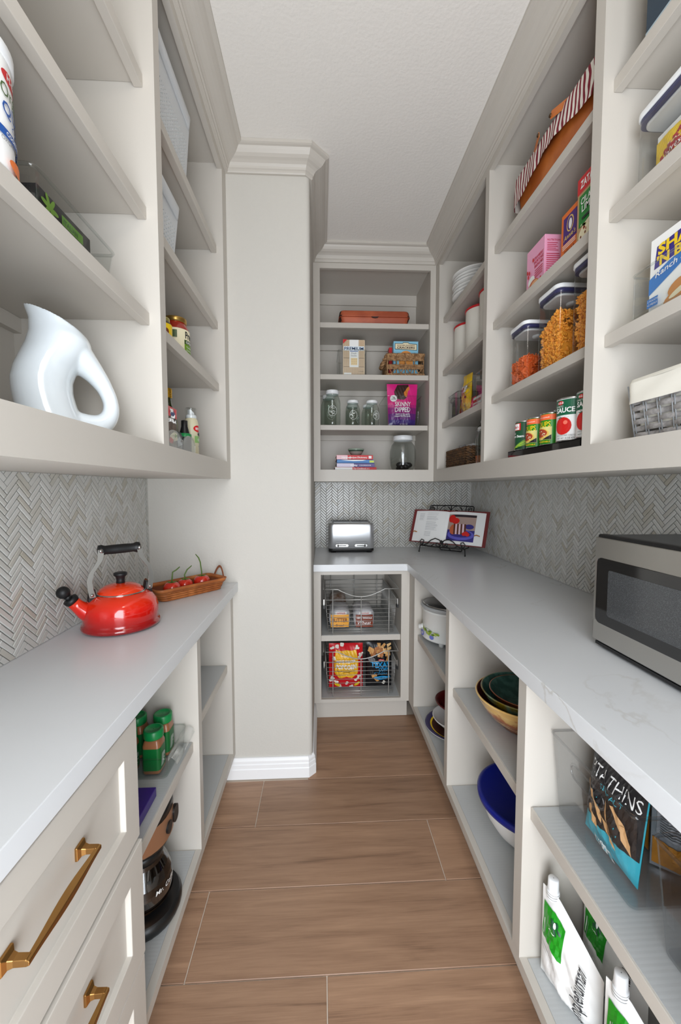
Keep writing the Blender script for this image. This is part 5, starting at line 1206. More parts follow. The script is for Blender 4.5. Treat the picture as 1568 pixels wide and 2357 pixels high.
MB().lathe([(0.018, 0.137), (0.0185, 0.137), (0.0185, 0.146), (0.015, 0.150)], WHITE, n=32).prism([(-0.010, 0.148), (0.010, 0.148), (0.008, 0.158), (-0.004, 0.168), (-0.009, 0.168)], -0.006, 0.006, WHITE, axis='y').build('nozzle', t)
MB().lathe([(0.0187, 0.137), (0.0187, 0.172), (0.017, 0.174), (0.001, 0.174)], CLEAR, n=32).build('cap', t, fix=False)
a = Art((0, -0.0245, 0), (1, 0, 0), (0, 0, 1), wrap=0.0245); a.ell(0.014, 0.100, 0.020, 0.012, RED); a.text('BERTOLLI', 0.002, 0.096, 0.008, W_, bold=.02, width=.032); a.rect(-0.002, 0.050, 0.040, 0.024, M('spray_green', rgb(140, 180, 110), .4)); a.text('OLIVE', 0.010, 0.057, 0.009, W_, bold=.01)
for i in range(4): a.ell(0.016+0.005*cos(i*1.3), 0.080+0.004*sin(i*1.3), 0.006, 0.002, K_, rot=i*.8)
a.lines(-0.024, 0.095, 0.006, 9, .006, GRY, h=.0008); a.text('EXTRA', 0.010, 0.036, 0.004, GRY); a.build('label_print', t)

# ================================================================ left worktop: kettle, basket, tomatoes
ZT = 0.914
t = thing('kettle', 'glossy red enamel kettle with black spout stopper and handle grip on the left worktop', 'kettle', (-0.614, 1.233, ZT), -0.12)
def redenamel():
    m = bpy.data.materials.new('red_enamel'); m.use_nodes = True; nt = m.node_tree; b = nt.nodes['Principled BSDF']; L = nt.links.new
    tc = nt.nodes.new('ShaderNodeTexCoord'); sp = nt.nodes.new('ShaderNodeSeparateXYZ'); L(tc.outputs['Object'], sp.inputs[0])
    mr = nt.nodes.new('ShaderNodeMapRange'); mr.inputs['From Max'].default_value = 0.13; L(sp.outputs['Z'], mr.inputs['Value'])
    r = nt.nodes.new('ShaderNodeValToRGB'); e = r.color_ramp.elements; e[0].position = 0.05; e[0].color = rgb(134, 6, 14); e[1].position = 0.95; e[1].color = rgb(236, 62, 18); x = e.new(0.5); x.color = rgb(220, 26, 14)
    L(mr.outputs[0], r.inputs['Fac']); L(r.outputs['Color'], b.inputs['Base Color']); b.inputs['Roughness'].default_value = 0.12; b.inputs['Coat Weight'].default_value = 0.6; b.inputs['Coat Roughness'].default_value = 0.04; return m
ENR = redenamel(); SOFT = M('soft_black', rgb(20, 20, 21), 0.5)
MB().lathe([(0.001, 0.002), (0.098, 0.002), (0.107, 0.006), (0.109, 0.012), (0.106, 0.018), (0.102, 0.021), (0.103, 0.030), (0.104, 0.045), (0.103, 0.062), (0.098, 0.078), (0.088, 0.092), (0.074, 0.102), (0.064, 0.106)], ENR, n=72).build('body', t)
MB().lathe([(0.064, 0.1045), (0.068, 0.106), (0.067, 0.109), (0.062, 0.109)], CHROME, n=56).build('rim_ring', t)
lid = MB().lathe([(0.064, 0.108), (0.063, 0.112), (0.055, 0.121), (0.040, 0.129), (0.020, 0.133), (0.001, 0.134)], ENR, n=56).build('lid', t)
MB().lathe([(0.010, 0.132), (0.0125, 0.134), (0.0115, 0.142), (0.013, 0.152), (0.019, 0.158), (0.019, 0.164), (0.015, 0.166), (0.001, 0.165)], SOFT, n=36).build('knob', lid)
# spout towards the viewer's left
sd = Vector((-0.66, -0.75, 0)).normalized()
mb = MB(); pts = [tuple(sd*q+Vector((0, 0, z))) for q, z in ((0.055, 0.040), (0.078, 0.052), (0.098, 0.068), (0.114, 0.086), (0.126, 0.101))]
mb.tube(pts, [0.034, 0.030, 0.023, 0.018, 0.0165], ENR, n=28); sp_ = mb.build('spout', t)
mb = MB(); e0 = sd*0.126+Vector((0, 0, 0.101)); dr = (Vector(pts[-1])-Vector(pts[-2])).normalized()
mb.tube([e0-dr*0.003, e0+dr*0.002, e0+dr*0.010, e0+dr*0.012], [0.0175, 0.019, 0.019, 0.013], SOFT, n=24); mb.tube([e0+dr*0.012, e0+dr*0.016, e0+dr*0.020], [0.010, 0.0085, 0.010], SOFT, n=20); mb.sphere(e0+dr*0.033+Vector((0, 0, 0.003)), 0.0175, SOFT, n=24); mb.build('whistle', t)
# handle: two steel straps on black lugs, rubber grip between
hd = Vector((-0.66, -0.75, 0)).normalized(); T_ = Matrix.Rotation(math.atan2(hd.y, hd.x), 4, 'Z')
for s_ in (-1, 1):
    mb = MB(); mb.prism([(0.062, 0.098), (0.088, 0.088), (0.088, 0.098), (0.083, 0.126), (0.071, 0.128), (0.067, 0.108)] if s_ > 0 else [(-0.088, 0.088), (-0.062, 0.098), (-0.067, 0.108), (-0.071, 0.128), (-0.083, 0.126), (-0.088, 0.098)], -0.012, 0.012, SOFT, axis='y', T=T_); mb.build('lug', t, bevel=0.002)
    mb = MB(); pr = [(0.078, 0.104), (0.083, 0.128), (0.085, 0.152), (0.079, 0.176), (0.066, 0.196), (0.057, 0.210), (0.054, 0.226), (0.053, 0.242)]
    out = []
    for x, z in pr: out.append(x)
    def wd(i): return 0.0082-0.0012*sin(i/7*pi)
    ys = 0.0128 if s_ < 0 else 0.0128
    L1 = [[(s_*x-wd(i), ys, z), (s_*x+wd(i), ys, z), (s_*x+wd(i), ys+0.0022, z), (s_*x-wd(i), ys+0.0022, z)] for i, (x, z) in enumerate(pr)]
    mb.loft(L1, STEEL, smooth=False, T=T_); st = mb.build('strap', t, bevel=0.0006, seg=1)
    mb = MB(); mb.lathe([(0.001, 0.004), (0.0045, 0.003), (0.005, 0)], CHROME, n=16, T=T_ @ Matrix.Translation((s_*0.080, 0.0150, 0.112)) @ Matrix.Rotation(-pi/2, 4, 'X')); mb.build('rivet', st)
mb = MB(); mb.tube([(x, 0, 0.238) for x in (-0.058, -0.056, -0.048, -0.043, -0.038, -0.016, 0.016, 0.038, 0.043, 0.048, 0.056, 0.058)], [0.010, 0.0155, 0.0165, 0.0145, 0.0130, 0.0140, 0.0140, 0.0130, 0.0145, 0.0165, 0.0155, 0.010], SOFT, n=28, T=T_); g_ = mb.build('grip', t)
for s_ in (-1, 1): MB().lathe([(0.001, 0.003), (0.005, 0.002), (0.006, 0)], CHROME, n=16, T=T_ @ Matrix.Translation((s_*0.053, 0.0155, 0.238)) @ Matrix.Rotation(-pi/2, 4, 'X')).build('rivet', g_)

SPL = M('honey_splint', rgb(188, 112, 56), 0.5, noise=(18, rgb(160, 88, 40), 4)); SPD = M('splint_gap', rgb(120, 62, 28), 0.7); LEA = M('brown_leather', rgb(140, 82, 52), .55)
bx, by, brz = -0.553, 1.655, math.atan2(0.777, 0.63)
bx, by = -0.546, 1.612
t = thing('bread_basket', 'long honey-coloured splint basket with leather loop handles behind the kettle', 'basket', (bx, by, ZT), 0.86)
Wt, Dt, Ht = 0.300, 0.140, 0.048
def lp(k, z, o=0): return [(x, y, z) for x, y in rrect(Wt*k+o, Dt*k+o, 0.025, 4)]
mb = MB(); mb.loft([lp(0.86+0.14*z/Ht, z, -0.006) for z in (0.002, 0.02, 0.035, Ht)], SPD, cap=False); mb.prism(rrect(Wt*.85, Dt*.85, 0.025, 4), 0.001, 0.004, SPL); mb.build('body', t, solid=0.0012)
mb = MB()
for r_ in range(4):
    z = 0.007+r_*0.0085; k = 0.86+0.14*z/Ht; per = [Vector((x, y)) for x, y in rrect(Wt*k, Dt*k, 0.025, 4)]; dn = []
    for i in range(len(per)):
        a_, b_ = per[i], per[(i+1) % len(per)]; q = max(1, int((b_-a_).length/0.004))
        for j in range(q): dn.append(a_+(b_-a_)*j/q)
    cs = Vector((0, 0)); N_ = len(dn); L0, L1 = [], []
    for i, q in enumerate(dn):
        o_ = 0.0016*sin(i*0.004/0.018*pi+(pi if r_ % 2 else 0)); d_ = Vector((1 if q.x > 0 else -1, 0)) if abs(q.x) > Wt*k/2-0.004 else Vector((0, 1 if q.y > 0 else -1)); p = q+d_*(o_+0.0005); L0.append((p.x, p.y, z-0.0036)); L1.append((p.x, p.y, z+0.0036))
    mb.loft([L0, L1], SPL, cap=False)
mb.build('weave', t, solid=0.0008)
mb = MB(); mb.loft([lp(0.97, Ht-0.014, 0.004), lp(1, Ht, 0.006)], SPL, cap=False); mb.loft([lp(0.97, Ht-0.014, -0.008), lp(1, Ht, -0.006)], SPL, cap=False); mb.build('rim', t, solid=0.0022)
for s_ in (-1, 1):
    mb = MB(); pts = [(s_*(Wt/2+0.004+0.006*sin(pi*i/14)), -0.036+0.072*i/14, Ht-0.016+0.052*sin(pi*i/14)**.8) for i in range(15)]
    vs = []
    mb.tube(pts, 0.0052, LEA, n=8, flat=(1.0, 0.28)); mb.build('handle', t)
TOM = M('tomato_skin', rgb(196, 34, 18), 0.18, coat=.5, noise=(6, rgb(214, 56, 26), 2)); STEM = M('tomato_stem', rgb(84, 110, 44), .6)
def tomato(label, loc, r, stem, seed):
    rnd = random.Random(seed); t = thing('tomato', label, 'tomato', loc, seed, 'vine tomatoes in the long basket'); mb = MB()
    prof = [(0.001, 0.0), (r*.45, 0.002), (r*.8, r*.28), (r, r*.78), (r*.93, r*1.2), (r*.68, r*1.5), (r*.35, r*1.58), (r*.12, r*1.50), (0.001, r*1.46)]
    n = 32; vs = []
    for pr, z in prof:
        for i in range(n): a = 2*pi*i/n; k = 1+0.025*cos(5*a+seed)*(z/(r*1.6)); vs.append((pr*cos(a)*k, pr*sin(a)*k, z))
    mb.add(vs, [(j*n+i, j*n+(i+1) % n, (j+1)*n+(i+1) % n, (j+1)*n+i) for j in range(len(prof)-1) for i in range(n)], TOM, smooth=True); mb.build('fruit', t, sub=1)
    mb = MB()
    for i in range(5):
        a = 2*pi*i/5+seed; mb.tube([(0, 0, r*1.50), (r*.3*cos(a), r*.3*sin(a), r*1.60), (r*.62*cos(a), r*.62*sin(a), r*1.60+0.004*rnd.random())], [0.003, 0.0022, 0.0006], STEM, n=6)
    mb.tube([(0, 0, r*1.48)]+stem, [0.0032]+[0.0026]*(len(stem)-1)+[0.0018], STEM, n=8); mb.build('stem', t)
cb = cos(0.86); sb = sin(0.86)
def onb(x, y): return (bx+x*cb-y*sb, by+x*sb+y*cb, ZT+0.006)
tomato('front tomato in the long basket, nearest the kettle', onb(-0.066, -0.010), 0.033, [(0.002, 0, 0.070), (0.004, 0.004, 0.090), (0.016, 0.010, 0.096), (0.030, 0.012, 0.108)], 0.3)
tomato('middle tomato in the long basket', onb(0.002, 0.010), 0.031, [(0.0, 0.002, 0.066), (0.010, -0.004, 0.085), (0.022, -0.018, 0.100)], 1.4)
tomato('far tomato in the long basket with a long forked green stem', onb(0.070, -0.002), 0.034, [(0.0, 0.0, 0.070), (-0.002, 0.004, 0.095), (-0.004, 0.006, 0.110), (0.004, 0.010, 0.128), (0.016, 0.018, 0.142)], 2.2)

# ================================================================ back worktop: toaster, cookbook on a stand
t = thing('toaster', 'brushed steel four-slice toaster with black base on the back worktop', 'toaster', (0.195, 2.672, ZT), 0)
TS = M('toaster_steel', rgb(225, 227, 230), 0.4, metal=1.0, bump=(220, .015, .0003)); DST = M('dark_steel', rgb(96, 96, 96), .3, metal=1.0)
w, d, h = 0.300, 0.200, 0.200
mb = MB(); mb.loft([[(x, y, z) for x, y in rrect(w-0.006, d-0.006, 0.03, 6)] for z in (0.022, 0.026)]+[[(x, y, z) for x, y in rrect(w+o, d+o, 0.032, 6)] for o, z in ((0, 0.028), (-0.001, 0.165), (-0.004, 0.182), (-0.012, 0.192), (-0.030, 0.196))], TS); mb.build('body', t)
mb = MB(); mb.prism(rrect(w-0.002, d-0.002, 0.03, 6), 0.010, 0.027, BLACK, smooth=True)
for x in (-0.118, 0.118):
    for y in (-0.070, 0.070): mb.loft([[(x+a_, y+b_, z) for a_, b_ in rrect(0.048*k, 0.04*k, 0.012, 3)] for z, k in ((0.0, 0.7), (0.012, 1.0), (0.022, 1.05))], BLACK)
mb.build('base', t)
mb = MB(); mb.prism(rrect(w-0.050, d-0.070, 0.012, 4), 0.196, 0.199, DST)
for k in range(2):
    y = -0.030+k*0.055; mb.box(-0.118, -0.008, y, y+0.024, 0.1985, 0.2015, BLACK).box(0.008, 0.118, y, y+0.024, 0.1985, 0.2015, BLACK)
for i in range(10): mb.lathe([(0.002, 0.0), (0.001, 0.001)], CHROME, n=8, c=(-0.098+i*0.0218, -d/2+0.024, 0.199))
mb.build('slots', t)
for k, x in ((0, -0.062), (1, 0.062)):
    mb = MB(); mb.prism([(x+a_, 0.048+b_) for a_, b_ in rrect(0.082, 0.016, 0.0075, 5)], -d/2-0.003, -d/2+0.004, CHROME, axis='y').prism([(x+a_, 0.048+b_) for a_, b_ in rrect(0.056, 0.005, 0.002, 3)], -d/2-0.0042, -d/2-0.003, BLACK, axis='y')
    kx = x-0.026 if k == 0 else x+0.024
    mb.tube([(kx, -d/2-0.004, 0.048), (kx, -d/2-0.014, 0.048)], 0.0065, CHROME, n=18).box(kx-0.0015, kx+0.0015, -d/2-0.0155, -d/2-0.014, 0.040, 0.056, BLACK); mb.build('slider', t)
a = Art((-w/2, -d/2-0.0004, 0), (1, 0, 0), (0, 0, 1))
for x in (0.050, 0.174): a.rect(x, 0.066, 0.076, 0.0025, DST); [a.rect(x+0.014+i*0.012, 0.060, 0.0016, 0.0012, GRY) for i in range(5)]
a.text('Breville', w/2, 0.140, 0.008, M('etched', rgb(176, 178, 182), .4, metal=.6), align='c'); a.build('front_print', t)

IRON = M('black_iron', rgb(20, 19, 19), 0.5)
SA = math.atan2(-0.2, 0.232)
t = thing('cookbook_stand', 'black wrought-iron scrollwork stand holding the open cookbook', 'stand', (0.805, 2.535, ZT), SA)
tl = math.radians(22)
def S3(x, s_, o=0.0):    # point on the leaning back plane: s_ along the slope, o towards the reader
    return (x, -0.010+s_*sin(tl)-o*cos(tl), 0.052+s_*cos(tl)+o*sin(tl))
mb = MB(); mb.tube([S3(-0.155, 0.0), S3(-0.150, 0.262), S3(-0.143, 0.270), S3(0, 0.273), S3(0.143, 0.270), S3(0.150, 0.262), S3(0.155, 0.0)], 0.0038, IRON, n=8)
mb.tube([S3(0, 0), S3(0, 0.273)], 0.003, IRON, n=8)
def spiral(cx, cy, r0, r1, turns, a0, f, n=26): return [f(cx+(r0+(r1-r0)*i/n)*cos(a0+turns*2*pi*i/n), cy+(r0+(r1-r0)*i/n)*sin(a0+turns*2*pi*i/n)) for i in range(n+1)]
for s_ in (-1, 1):
    mb.tube(spiral(s_*0.040, 0.232, 0.037, 0.036, 0.92, pi/2, lambda u, v: S3(u, v)), 0.0026, IRON, n=6); mb.tube([S3(s_*0.024, 0.234), S3(s_*0.036, 0.241), S3(s_*0.048, 0.238), S3(s_*0.050, 0.224)], 0.0024, IRON, n=6)
    mb.tube([S3(s_*0.100, 0.272), S3(s_*0.098, 0.200), S3(s_*0.095, 0.140)], 0.0022, IRON, n=6); mb.tube(spiral(s_*0.128, 0.248, 0.016, 0.004, 1.4, pi/2 if s_ < 0 else pi/2, lambda u, v: S3(u, v)), 0.0024, IRON, n=6); mb.tube([S3(s_*0.140, 0.257), S3(s_*0.118, 0.248), S3(s_*0.110, 0.205), S3(s_*0.098, 0.185)], 0.0024, IRON, n=6)
mb.build('back_frame', t)
mb = MB()
def FR(x, z): return (x, -0.062, z)
mb.tube([(-0.150, -0.062, 0.046), (-0.05, -0.062, 0.043), (0.05, -0.062, 0.043), (0.150, -0.062, 0.046)], 0.0042, IRON, n=8)
for s_ in (-1, 1):
    mb.tube([FR(0, 0.070), FR(s_*0.018, 0.090), FR(s_*0.045, 0.098), FR(s_*0.075, 0.084), FR(s_*0.105, 0.058), FR(s_*0.125, 0.048), FR(s_*0.146, 0.055), FR(s_*0.152, 0.072), FR(s_*0.140, 0.086), FR(s_*0.124, 0.080), FR(s_*0.126, 0.068), FR(s_*0.134, 0.068)], 0.0034, IRON, n=8)
    mb.tube([FR(0, 0.074), FR(s_*0.010, 0.052), FR(s_*0.026, 0.046), FR(s_*0.040, 0.054), FR(s_*0.038, 0.068), FR(s_*0.024, 0.069)], 0.0032, IRON, n=8)
mb.prism([(0.014*cos(i*pi/5+.1)*(1 if i % 2 else .62), 0.076+0.016*sin(i*pi/5+.1)*(1 if i % 2 else .62)) for i in range(10)], -0.067, -0.060, IRON, axis='y'); mb.build('front_scrolls', t)
mb = MB()
for s_ in (-1, 1): mb.tube([(s_*0.150, -0.062, 0.046), (s_*0.153, -0.066, 0.022), (s_*0.155, -0.068, 0.004)], 0.0036, IRON, n=8); mb.tube([(s_*0.150, -0.062, 0.046), (s_*0.155, -0.010, 0.050)], 0.0036, IRON, n=8)
for x in (-0.08, 0, 0.08): mb.tube([(x, -0.062, 0.044), (x, -0.008, 0.050)], 0.003, IRON, n=8)
for s_ in (-1, 1): mb.sphere((s_*0.155, -0.068, 0.0055), 0.0052, IRON, n=10)
mb.build('front_leg', t)
mb = MB(); mb.tube([S3(-0.09, 0.12), (-0.075, 0.085, 0.010), (-0.07, 0.088, 0.004), (0.07, 0.088, 0.004), (0.075, 0.085, 0.010), S3(0.09, 0.12)], 0.0033, IRON, n=8); mb.tube([(0, 0.088, 0.004), (0, 0.0, 0.048)], 0.0026, IRON, n=6); mb.build('rear_leg', t)

PAGE = M('book_page', rgb(244, 244, 243), .6); BURG = M('burgundy_cover', rgb(116, 44, 44), .5)
t = thing('open_cookbook', 'open cookbook with a chocolate cake photo resting on the iron stand', 'book', (0.805, 2.535, ZT), SA)
bw, bh = 0.238, 0.222
MB().loft([[S3(x, 0.003, 0.0062), S3(x, bh+0.012, 0.0062), S3(x, bh+0.012, 0.0092), S3(x, 0.003, 0.0092)] for x in (-bw-0.020, -0.01, 0.01, bw+0.020)], BURG, smooth=False).build('cover', t)
def pgo(u): # page thickness away from the cover, u = 0 at the gutter .. 1 at the fore edge
    return 0.0105+0.020*sin(min(1, u*1.0)*pi)**.6*(1-u*.55)+0.004*(1-u)
for s_, nm in ((-1, 'left_pages'), (1, 'right_pages')):
    mb = MB(); n = 16; top = [(s_*bw*i/n, pgo(i/n)) for i in range(n+1)]
    L0 = [S3(x, 0.008, o_) for x, o_ in top]+[S3(x, 0.008, 0.0095) for x, o_ in top[::-1]]; L1 = [S3(x, bh, o_) for x, o_ in top]+[S3(x, bh, 0.0095) for x, o_ in top[::-1]]
    mb.loft([L0, L1], PAGE, smooth=False); mb.build(nm, t)
class PageArt(Art):
    def pt(s, u, v, off): return Vector(S3(u, v, pgo(min(1, abs(u)/bw))+off))
    def __init__(s): Art.__init__(s, (0, 0, 0), (1, 0, 0), (0, 0, 1), bulge=lambda u, v: 0)
a = PageArt(); INK = M('grey_ink', rgb(150, 150, 154), .6); INK2 = M('pale_ink', rgb(196, 198, 202), .6)
def ln(u, v, w_): a.mb.add([a.pt(u+w_*i/6, v+q, 0.0016) for q in (0, 0.0011) for i in range(7)], [(i, i+1, 8+i, 7+i) for i in range(6)], INK)
for i in range(8): ln(-0.205, 0.200-i*0.0062, 0.038*(0.7+0.3*random.random()))
for i in range(27):
    if i in (1, 3, 9, 20): continue
    ln(-0.148, 0.206-i*0.0062, 0.088*(0.75+0.25*random.random()) if i < 20 else 0.045)
a.mb.add([a.pt(-0.218, 0.05, 0.0012), a.pt(-0.2174, 0.05, 0.0012), a.pt(-0.2174, 0.216, 0.0012), a.pt(-0.218, 0.216, 0.0012)], [(0, 1, 2, 3)], INK2); a.rect(-0.218, 0.2155, 0.20, 0.0007, INK2)
PX = [('photo_bg', (176, 150, 140)), ('photo_blue', (52, 44, 128)), ('photo_violet', (96, 92, 190)), ('cake_brown', (92, 44, 28)), ('cake_pink', (226, 196, 206)), ('cake_side', (190, 96, 60)), ('petal_red', (210, 30, 24)), ('photo_dark', (44, 32, 40))]
PM = {k: M(k, rgb(*v), .5) for k, v in PX}
u0, v0, pw, ph = 0.008, 0.026, 0.178, 0.176
a.rect(u0, v0, pw, ph, PM['photo_bg']); a.rect(u0, v0, pw, ph*.42, PM['photo_blue']); a.rect(u0+pw*.12, v0+ph-0.016, pw*.88, 0.015, PM['photo_dark'])
a.ell(u0+0.024, v0+ph-0.030, 0.024, 0.026, PM['petal_red']); a.ell(u0+0.050, v0+ph-0.044, 0.026, 0.020, PM['petal_red']); a.ell(u0+pw*.80, v0+ph*.55, 0.028, 0.016, PM['photo_blue']); a.ell(u0+pw*.52, v0+ph*.24, 0.086, 0.036, PM['photo_violet']); a.ell(u0+pw*.52, v0+ph*.27, 0.070, 0.024, PM['photo_blue'])
a.rect(u0+pw*.05, v0, pw*.9, ph*.04, PM['photo_blue']); a.ell(u0+0.046, v0+ph*.42, 0.028, 0.034, PM['cake_side'])
for i, k in enumerate(['cake_brown', 'cake_pink', 'cake_brown', 'cake_pink', 'cake_brown', 'cake_pink', 'cake_brown']):
    x = u0+0.042+i*0.0115; a.poly([(x+0.006, v0+ph*.24), (x+0.0175, v0+ph*.24), (x+0.0115, v0+ph*.63), (x, v0+ph*.63)], PM[k]); a.k -= (i % 2)
a.k += 1
for u, v in ((0.118, 0.046), (0.140, 0.044), (0.130, 0.052)): a.ell(u0+u, v0+v, 0.013, 0.012, PM['petal_red'])
for u in (0.190, -0.232): a.poly([(u, 0.070), (u+0.012, 0.076), (u+0.034, 0.070), (u+0.034, 0.064), (u+0.012, 0.069), (u, 0.063)], M('ribbon', rgb(176, 112, 50), .5))
a.build('page_print', t)

# ================================================================ microwave
t = thing('microwave', 'stainless steel microwave with dark glass door at the right edge of the worktop', 'microwave', (0.726+0.1675, 0.760, ZT), RR)
w, d, h = 0.515, 0.335, 0.300
BG = M('black_glass', rgb(12, 12, 14), 0.06, spec=.7, coat=.3); MWT = M('microwave_top', rgb(62, 64, 66), .35)
MB().box(-w/2+.002, w/2-.002, -d/2+0.030, d/2, 0.012, h-0.002, MWT).build('housing', t, bevel=0.004)
mb = MB(); mb.box(-w/2, w/2, -d/2+0.006, -d/2+0.030, 0.014, h, BLACK); mb.build('door_frame', t, bevel=0.005)
mb = MB(); y0 = -d/2; yb = -d/2+0.007
def dz(x): return 0.006*(1-(2*x/w)**2)
mb.box(-w/2+0.001, w/2-0.001, y0, yb, h-0.064, h-0.008, STEEL).box(-w/2+0.001, w/2-0.001, y0, yb, 0.020, 0.072, STEEL).box(-w/2+0.001, -w/2+0.010, y0, yb, 0.072, h-0.064, STEEL); mb.build('steel_trim', t, bevel=0.002)
MB().prism([(x, 0.154+z) for x, z in rrect(w-0.014, 0.172, 0.016, 5, cx=0.004)], -d/2-0.0015, -d/2+0.006, BG, axis='y').build('door_glass', t, bevel=0.001)
def mesh_mat():
    m = bpy.data.materials.new('window_mesh'); m.use_nodes = True; nt = m.node_tree; b = nt.nodes['Principled BSDF']; tc = nt.nodes.new('ShaderNodeTexCoord'); v = nt.nodes.new('ShaderNodeTexVoronoi'); v.inputs['Scale'].default_value = 700
    r = nt.nodes.new('ShaderNodeValToRGB'); r.color_ramp.elements[0].color = rgb(30, 31, 33); r.color_ramp.elements[1].color = rgb(92, 94, 96); nt.links.new(tc.outputs['Object'], v.inputs['Vector']); nt.links.new(v.outputs['Distance'], r.inputs['Fac']); nt.links.new(r.outputs['Color'], b.inputs['Base Color']); b.inputs['Roughness'].default_value = .12; return m
MB().prism([(x, 0.154+z) for x, z in rrect(w-0.085, 0.118, 0.006, 3, cx=0.012)], -d/2-0.0022, -d/2-0.001, mesh_mat(), axis='y').build('door_window', t)
mb = MB()
for x in (-w/2+0.03, w/2-0.03):
    for y in (-d/2+0.05, d/2-0.04): mb.lathe([(0.001, 0.0), (0.011, 0.0), (0.013, 0.013)], BLACK, n=18, c=(x, y, 0))
mb.box(-w/2+0.003, w/2-0.003, -d/2+0.008, d/2-0.01, 0.006, 0.013, BLACK); mb.build('base', t)
a = Art((-w/2, -d/2+0.08, h-0.002), (1, 0, 0), (0, 1, 0)); 

# ================================================================ wire baskets under the toaster
WG = M('grey_wire', rgb(176, 175, 171), 0.38, metal=0.55)
def wire_basket(label, zb):
    """pull-out chrome wire basket, front rails with the dipped pull wire"""
    t = thing('wire_basket', label, 'basket', (0.224, 2.232, zb), BB, 'pull-out wire baskets under the toaster')
    W2, Dd, Hh = 0.203, 0.50, 0.205; r = 0.0020; k = 0.925
    def hw(z): return W2*(k+(1-k)*z/Hh)
    mb = MB()
    lv = [0.022+i*0.0235 for i in range(7)]
    for z in lv: mb.tube([(-hw(z), 0, z), (hw(z), 0, z)], r*.8, WG, n=6)
    mb.tube([(-W2-.004, 0, Hh-0.012), (W2+.004, 0, Hh-0.012)], r*1.5, WG, n=8)
    pts = [(-W2-0.004, -.004, Hh+0.050), (-0.135, -.004, Hh+0.050)]+[(-0.135+0.27*i/12, -.004, Hh+0.050-0.044*sin(pi*i/12)) for i in range(1, 12)]+[(0.135, -.004, Hh+0.050), (W2+0.014, -.004, Hh+0.050)]
    mb.build('front_wires', t)
    MB().tube(pts, r*1.5, WG, n=8).build('pull_wire', t)
    for x in (-0.162, 0.0, 0.160): MB().tube([(x, -0.004, Hh+(0.048 if x else 0.006)), (x, -0.004, 0.0), (x, -0.002, -0.006)], r*1.35, WG, n=8).build('front_stay', t)
    mb = MB()
    for z in lv: mb.tube([(-hw(z), Dd, z), (hw(z), Dd, z)], r*.8, WG, n=6)
    mb.tube([(-W2, Dd, Hh-0.012), (W2, Dd, Hh-0.012)], r*1.4, WG, n=6)
    for x in (-0.162, 0.0, 0.160): mb.tube([(x, Dd, Hh+0.05), (x, Dd, 0.0)], r*1.2, WG, n=6)
    mb.build('back_wires', t)
    mb = MB()
    for i in range(26):
        y = 0.008+i*0.0192; mb.tube([(-hw(0)-0.0, y, 0.003), (hw(0), y, 0.003)], r*.75, WG, n=5)
        for s_ in (-1, 1): mb.tube([(s_*hw(0), y, 0.003), (s_*hw(Hh-.012), y, Hh-0.012)], r*.75, WG, n=5)
    mb.build('bottom_and_side_wires', t)
    mb = MB()
    for x in (-0.162, 0.0, 0.160): mb.tube([(x, -0.002, -0.001), (x, Dd, -0.001)], r*1.2, WG, n=6)
    for s_ in (-1, 1): mb.tube([(s_*(W2), 0, Hh-0.012), (s_*W2, Dd, Hh-0.012)], r*1.4, WG, n=6); mb.tube([(s_*(W2+.012), 0, Hh+0.05), (s_*(W2+0.012), Dd, Hh+0.05)], r*1.2, WG, n=6)
    mb.build('frame_wires', t)
    for s_ in (-1, 1): MB().box(s_*(W2+0.006), s_*(W2+0.012), 0.012, Dd, Hh-0.045, Hh-0.012, STEEL).box(s_*(W2+0.003), s_*(W2+0.013), -0.002, 0.03, Hh-0.062, Hh-0.045, BLACK).build('slide', t)
    return t
wire_basket('upper chrome wire basket with two loaves of bread under the toaster', 0.5065)
wire_basket('lower chrome wire basket with popcorn and chip bags under the toaster', 0.1435)
FOIL = M('clear_bread_bag', rgb(206, 204, 206), 0.3, noise=(16, rgb(168, 166, 170), 4))
def loaf(label, x, y, body, art, w=0.125, seed=1):
    t = thing('bread_loaf', label, 'bread', (x, y, 0.5135), BB)
    mb = MB(); n = 30; loops = []; h = 0.118; rnd = random.Random(seed)
    for j, (yy, k) in enumerate(((0.0, 0.55), (0.006, 0.80), (0.016, 0.93), (0.04, 1.0), (0.12, 1.0), (0.17, .97), (0.20, 0.75), (0.215, 0.3))):
        lp_ = []
        for i in range(n):
            a = 2*pi*i/n; cx, cz = cos(a), sin(a); ex = abs(cx)**.55*(1 if cx > 0 else -1); ez = abs(cz)**.62*(1 if cz > 0 else -1)
            wr = 1+0.025*sin(a*7+j*1.3+seed)
            lp_.append((w/2*ex*k*wr, yy, h/2+h/2*ez*k*wr*(1.0 if cz < 0 else 1.0)))
        loops.append(lp_)
    mb.loft(loops, FOIL); mb.build('bag', t)
    a = Art((-w/2, 0.0035, 0), (1, 0, 0), (0, 0, 1), bulge=lambda u, v: 0.004*(1-min(1, abs(2*u/w-1))**3)); art(a, w, h); a.build('print', t)
    mb = MB(); mb.tube([(0, 0.213, h/2), (0.004, 0.235, h/2+.004), (-0.002, 0.262, h/2+0.012)], [0.012, 0.006, 0.016], FOIL, n=10); mb.build('tail', t)
BUT = M('butter_yellow', rgb(240, 168, 52), .35); WHB = M('wheat_brown', rgb(126, 50, 24), .35)
def a_but(a, w, h): a.rect(w*.08, h*.12, w*.84, h*.62, BUT); a.rect(w*.30, h*.76, w*.52, h*.12, W_); a.text("NICKLES", w*.56, h*.78, .009, RED, align='c', bold=.03); a.text('BUTTER', w*.5, h*.38, .022, BRN, align='c', bold=.02, width=w*.72); a.text('Bread', w*.5, h*.16, .014, BRN, align='c', shear=.2)
